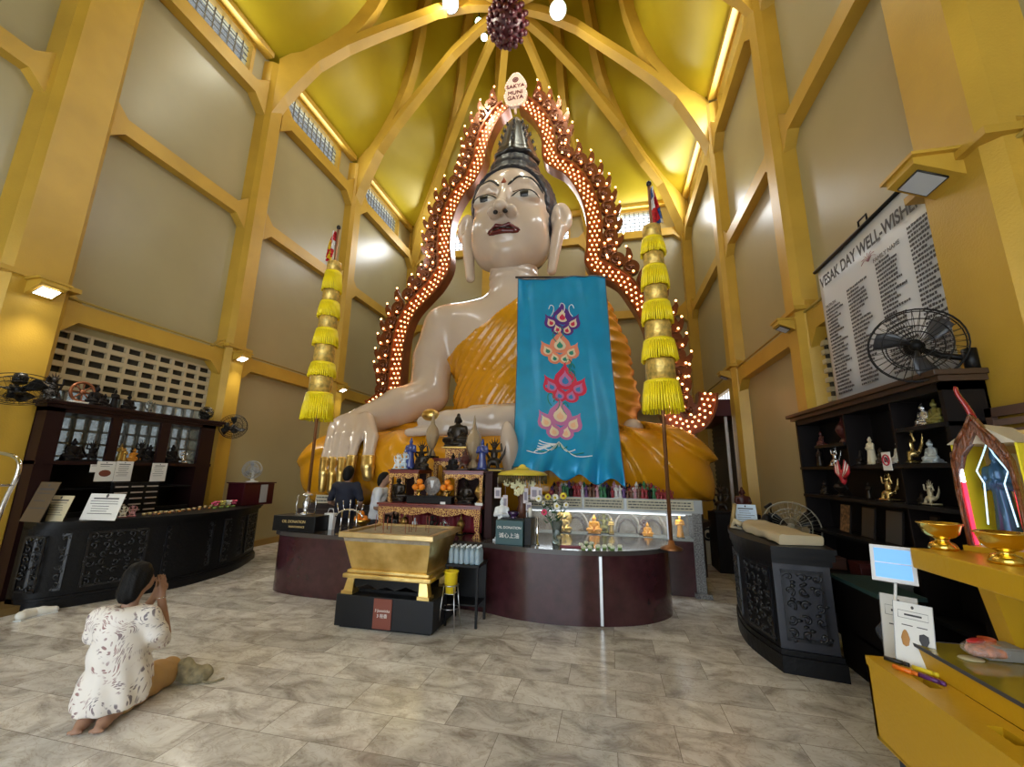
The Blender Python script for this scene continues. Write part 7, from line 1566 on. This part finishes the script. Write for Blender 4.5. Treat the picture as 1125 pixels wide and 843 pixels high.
V, F = snet(lambda P: smax(smin(s_ell(P, (0, 0, .05), (.15, .11, .09)), s_ell(P, (-.10, -.04, .13), (.09, .08, .10)), .05) - .014 * np.sin(P[:, 0] * 42 + P[:, 2] * 30) * np.sin(P[:, 1] * 36), .002 - P[:, 2], .004), (-.25, -.2, -.02), (.22, .2, .28), .014); npobj('folded_cloth', V, F, mat('bundle_cream', (.42, .36, .22), .7, col2=(.20, .18, .12), vscale=16), t)
m = MB(); m.tube(smooth_line([(.1, -.06, .02), (.17, -.10, .01), (.23, -.08, .012), (.28, -.02, .01)], 8), .012, 6); m.build('loose_strap', mat('bundle_cream', (.42, .36, .22)), t)
# ---- standing people behind the counter
def standing(p, H, rz, label, shirt, trs, lean=0., head_turn=0., armf=.25, sleeve=True, wide=1.):
    t = thing('person', label, 'person', p, rz); k = H / 1.70
    def tf(P): q = P / k; q = q.copy(); q[:, 1] -= lean * np.clip(q[:, 2] - .9, 0, 1); return q
    def body(P):
        q = tf(P); d = s_ell(q, (0, .02, 1.59), (.076, .095, .115)); d = smin(d, s_ell(q, (0, .07, 1.55), (.05, .035, .06)), .03); d = smin(d, s_cap(q, (0, .115, 1.585), (0, .122, 1.565), .012, .015), .01)
        for s in (-1, 1): d = np.minimum(d, s_ell(q, (s * .078, .01, 1.58), (.012, .02, .03)))
        d = smin(d, s_cap(q, (0, -.01, 1.38), (0, .01, 1.52), .055, .05), .03); d = smin(d, s_cap(q, (-.18, -.01, 1.37), (.18, -.01, 1.37), .045, .045), .02)
        for s in (-1, 1):
            d = smin(d, s_chain(q, [(s * .19, -.01, 1.38), (s * .235 * wide, .0, 1.12), (s * .17, armf, 1.02)], [.05, .042, .028], .01), .01); d = np.minimum(d, fingers(q, (s * .17, armf, 1.02), (s * .15, armf + .08, 1.01), (s * .14, armf + .17, .99), (0, 0, 1)))
        return d * k
    def shirtf(P):
        q = tf(P); d = s_chain(q, [(0, 0, .92), (0, 0, 1.15), (0, -.01, 1.34)], [.165, .155, .16], .05); q2 = q * np.array([1, 1.35, 1]); d = smax(d, s_chain(q2, [(0, 0, .85), (0, 0, 1.15), (0, -.01, 1.34)], [.19, .18, .19], .05), .02)
        d = smin(d, s_cap(q, (-.15, -.01, 1.385), (.15, -.01, 1.385), .07, .07), .06); d = smax(d, q[:, 2] - 1.455, .015); d = smax(d, .86 - q[:, 2], .01)
        for s in (-1, 1): d = smin(d, s_chain(q, [(s * .18, -.01, 1.39), (s * .232 * wide, 0, 1.18)], [.072, .062], .01), .03)
        return (d - .005 * np.sin(q[:, 2] * 45 + q[:, 0] * 20)) * k
    def trf(P):
        q = tf(P); d = s_ell(q, (0, 0, .88), (.17, .13, .14))
        for s in (-1, 1): d = smin(d, s_chain(q, [(s * .085, 0, .85), (s * .095, .01, .48), (s * .10, 0, .10)], [.095, .072, .058], .02), .03)
        return smax(d, q[:, 2] - .93, .01) * k
    def hairf(P):
        q = tf(P); d = smin(s_ell(q, (0, .005, 1.62), (.091, .110, .117)), s_ell(q, (0, -.015, 1.555), (.082, .088, .10)), .03); return smax(d, (q[:, 1] - .025) * .9 - (q[:, 2] - 1.60) * .5, .02) * k
    def shoe(P):
        q = tf(P); d = None
        for s in (-1, 1): a = smax(s_chain(q, [(s * .10, -.03, .045), (s * .10, .14, .035)], [.048, .04]), .002 - q[:, 2], .004); d = a if d is None else np.minimum(d, a)
        return d * k
    for nm, f, lo, hi, mt, h in (('body', body, (-.36, -.2, 0), (.36, .62 + lean, 1.76), skinp, .014), ('shirt', shirtf, (-.36, -.25, .8), (.36, .3 + lean, 1.5), shirt, .016), ('trousers', trf, (-.25, -.2, .0), (.25, .2, 1.0), trs, .018), ('hair', hairf, (-.13, -.15, 1.45), (.13, .2 + lean, 1.78), blackh, .014), ('shoes', shoe, (-.2, -.12, -.02), (.2, .22, .12), black, .015)):
        V, F = snet(f, np.array(lo) * k, np.array(hi) * k, h); npobj(nm, V, F, mt, t)
    return t
q = at(380, 540, Y=6.2); standing((q[0], 6.2, 0), 1.62, .15, 'standing person in a dark navy shirt behind the maroon counter, back turned', mat('navy_cloth', (.008, .011, .028), .75), mat('dark_trousers', (.02, .02, .025), .8), lean=.05, wide=1.12)
q = at(415, 540, Y=6.32); standing((q[0], 6.32, 0), 1.53, -1.2, 'person in a white shirt leaning beside the carved altar table', mat('white_cotton', (.68, .70, .74), .7), mat('dark_trousers', (.02, .02, .025), .8), lean=.12, armf=.2, wide=.95)
# ================================================================== LIGHT + CAMERA
def area(name, loc, rot, sx, sy, power, col=(1, 1, 1), spread=PI):
    l = bpy.data.lights.new(name, 'AREA'); l.shape = 'RECTANGLE'; l.size = sx; l.size_y = sy; l.energy = power; l.color = col; l.spread = spread
    o = bpy.data.objects.new(name, l); o.location = loc; o.rotation_euler = rot; C.objects.link(o); return o
def point(name, loc, power, col, r=.05):
    l = bpy.data.lights.new(name, 'POINT'); l.energy = power; l.color = col; l.shadow_soft_size = r
    o = bpy.data.objects.new(name, l); o.location = loc; C.objects.link(o); return o
def spot(name, loc, tgt, power, col, ang=1.6, blend=.6, r=.08):
    l = bpy.data.lights.new(name, 'SPOT'); l.energy = power; l.color = col; l.spot_size = ang; l.spot_blend = blend; l.shadow_soft_size = r
    o = bpy.data.objects.new(name, l); o.location = loc; o.rotation_euler = (Vector(tgt) - Vector(loc)).to_track_quat('-Z', 'Y').to_euler(); C.objects.link(o); return o
# daylight through the wide entrance behind the camera
area('entrance_daylight', ((DX0 + DX1) / 2, YF + .05, DZ / 2 + .1), (PI / 2, 0, PI), DX1 - DX0, DZ, 2600, (.93, .97, 1))
# daylight through the clerestory windows
for i, (a, b) in enumerate(WINL): area('clerestory_daylight', (XL + .06, (a + b) / 2, (Z3 + Z4) / 2), (PI / 2, 0, -PI / 2), b - a, .7, 25, (.95, .98, 1))
for i, (a, b) in enumerate(WINR): area('clerestory_daylight', (XR - .06, (a + b) / 2, (Z3 + Z4) / 2), (PI / 2, 0, PI / 2), b - a, .7, 60, (.95, .98, 1))
for i, (a, b) in enumerate(WINB): area('clerestory_daylight', ((a + b) / 2, YB - .06, (Z3 + Z4) / 2), (-PI / 2, 0, 0), b - a, .7, 50, (.95, .98, 1))
area('case_tube_light', CASE_L[0], (0, 0, 0), CASE_L[1], .04, 3, (.88, .95, 1))
# flood lamps by the chandelier wash the vault and the hall
for q in FLOODS: point('flood_lamp_light', q[0], q[1], q[2], .12)
for q in WALL_LAMPS: spot('wall_lamp_light', q[0], q[1], q[2], (1, .93, .78), 2.0, .7, .06)
w = bpy.data.worlds.new('sky'); bpy.context.scene.world = w; w.use_nodes = True
bg = w.node_tree.nodes['Background']; bg.inputs[0].default_value = (.80, .90, 1, 1); bg.inputs[1].default_value = 3.0
cam = bpy.data.cameras.new('camera'); co = bpy.data.objects.new('camera', cam); C.objects.link(co)
cam.sensor_width = 36; cam.lens = FPX / FW * 36; cam.clip_start = .05; cam.clip_end = 200
Mx = Matrix([list(r) for r in CR]).to_4x4(); Mx.translation = Vector((0, 0, HC)); co.matrix_world = Mx
sc = bpy.context.scene; sc.camera = co
sc.view_settings.view_transform = 'Standard'; sc.view_settings.look = 'None'; sc.view_settings.gamma = 1; sc.view_settings.use_curve_mapping = False
sc.view_settings.exposure = .55
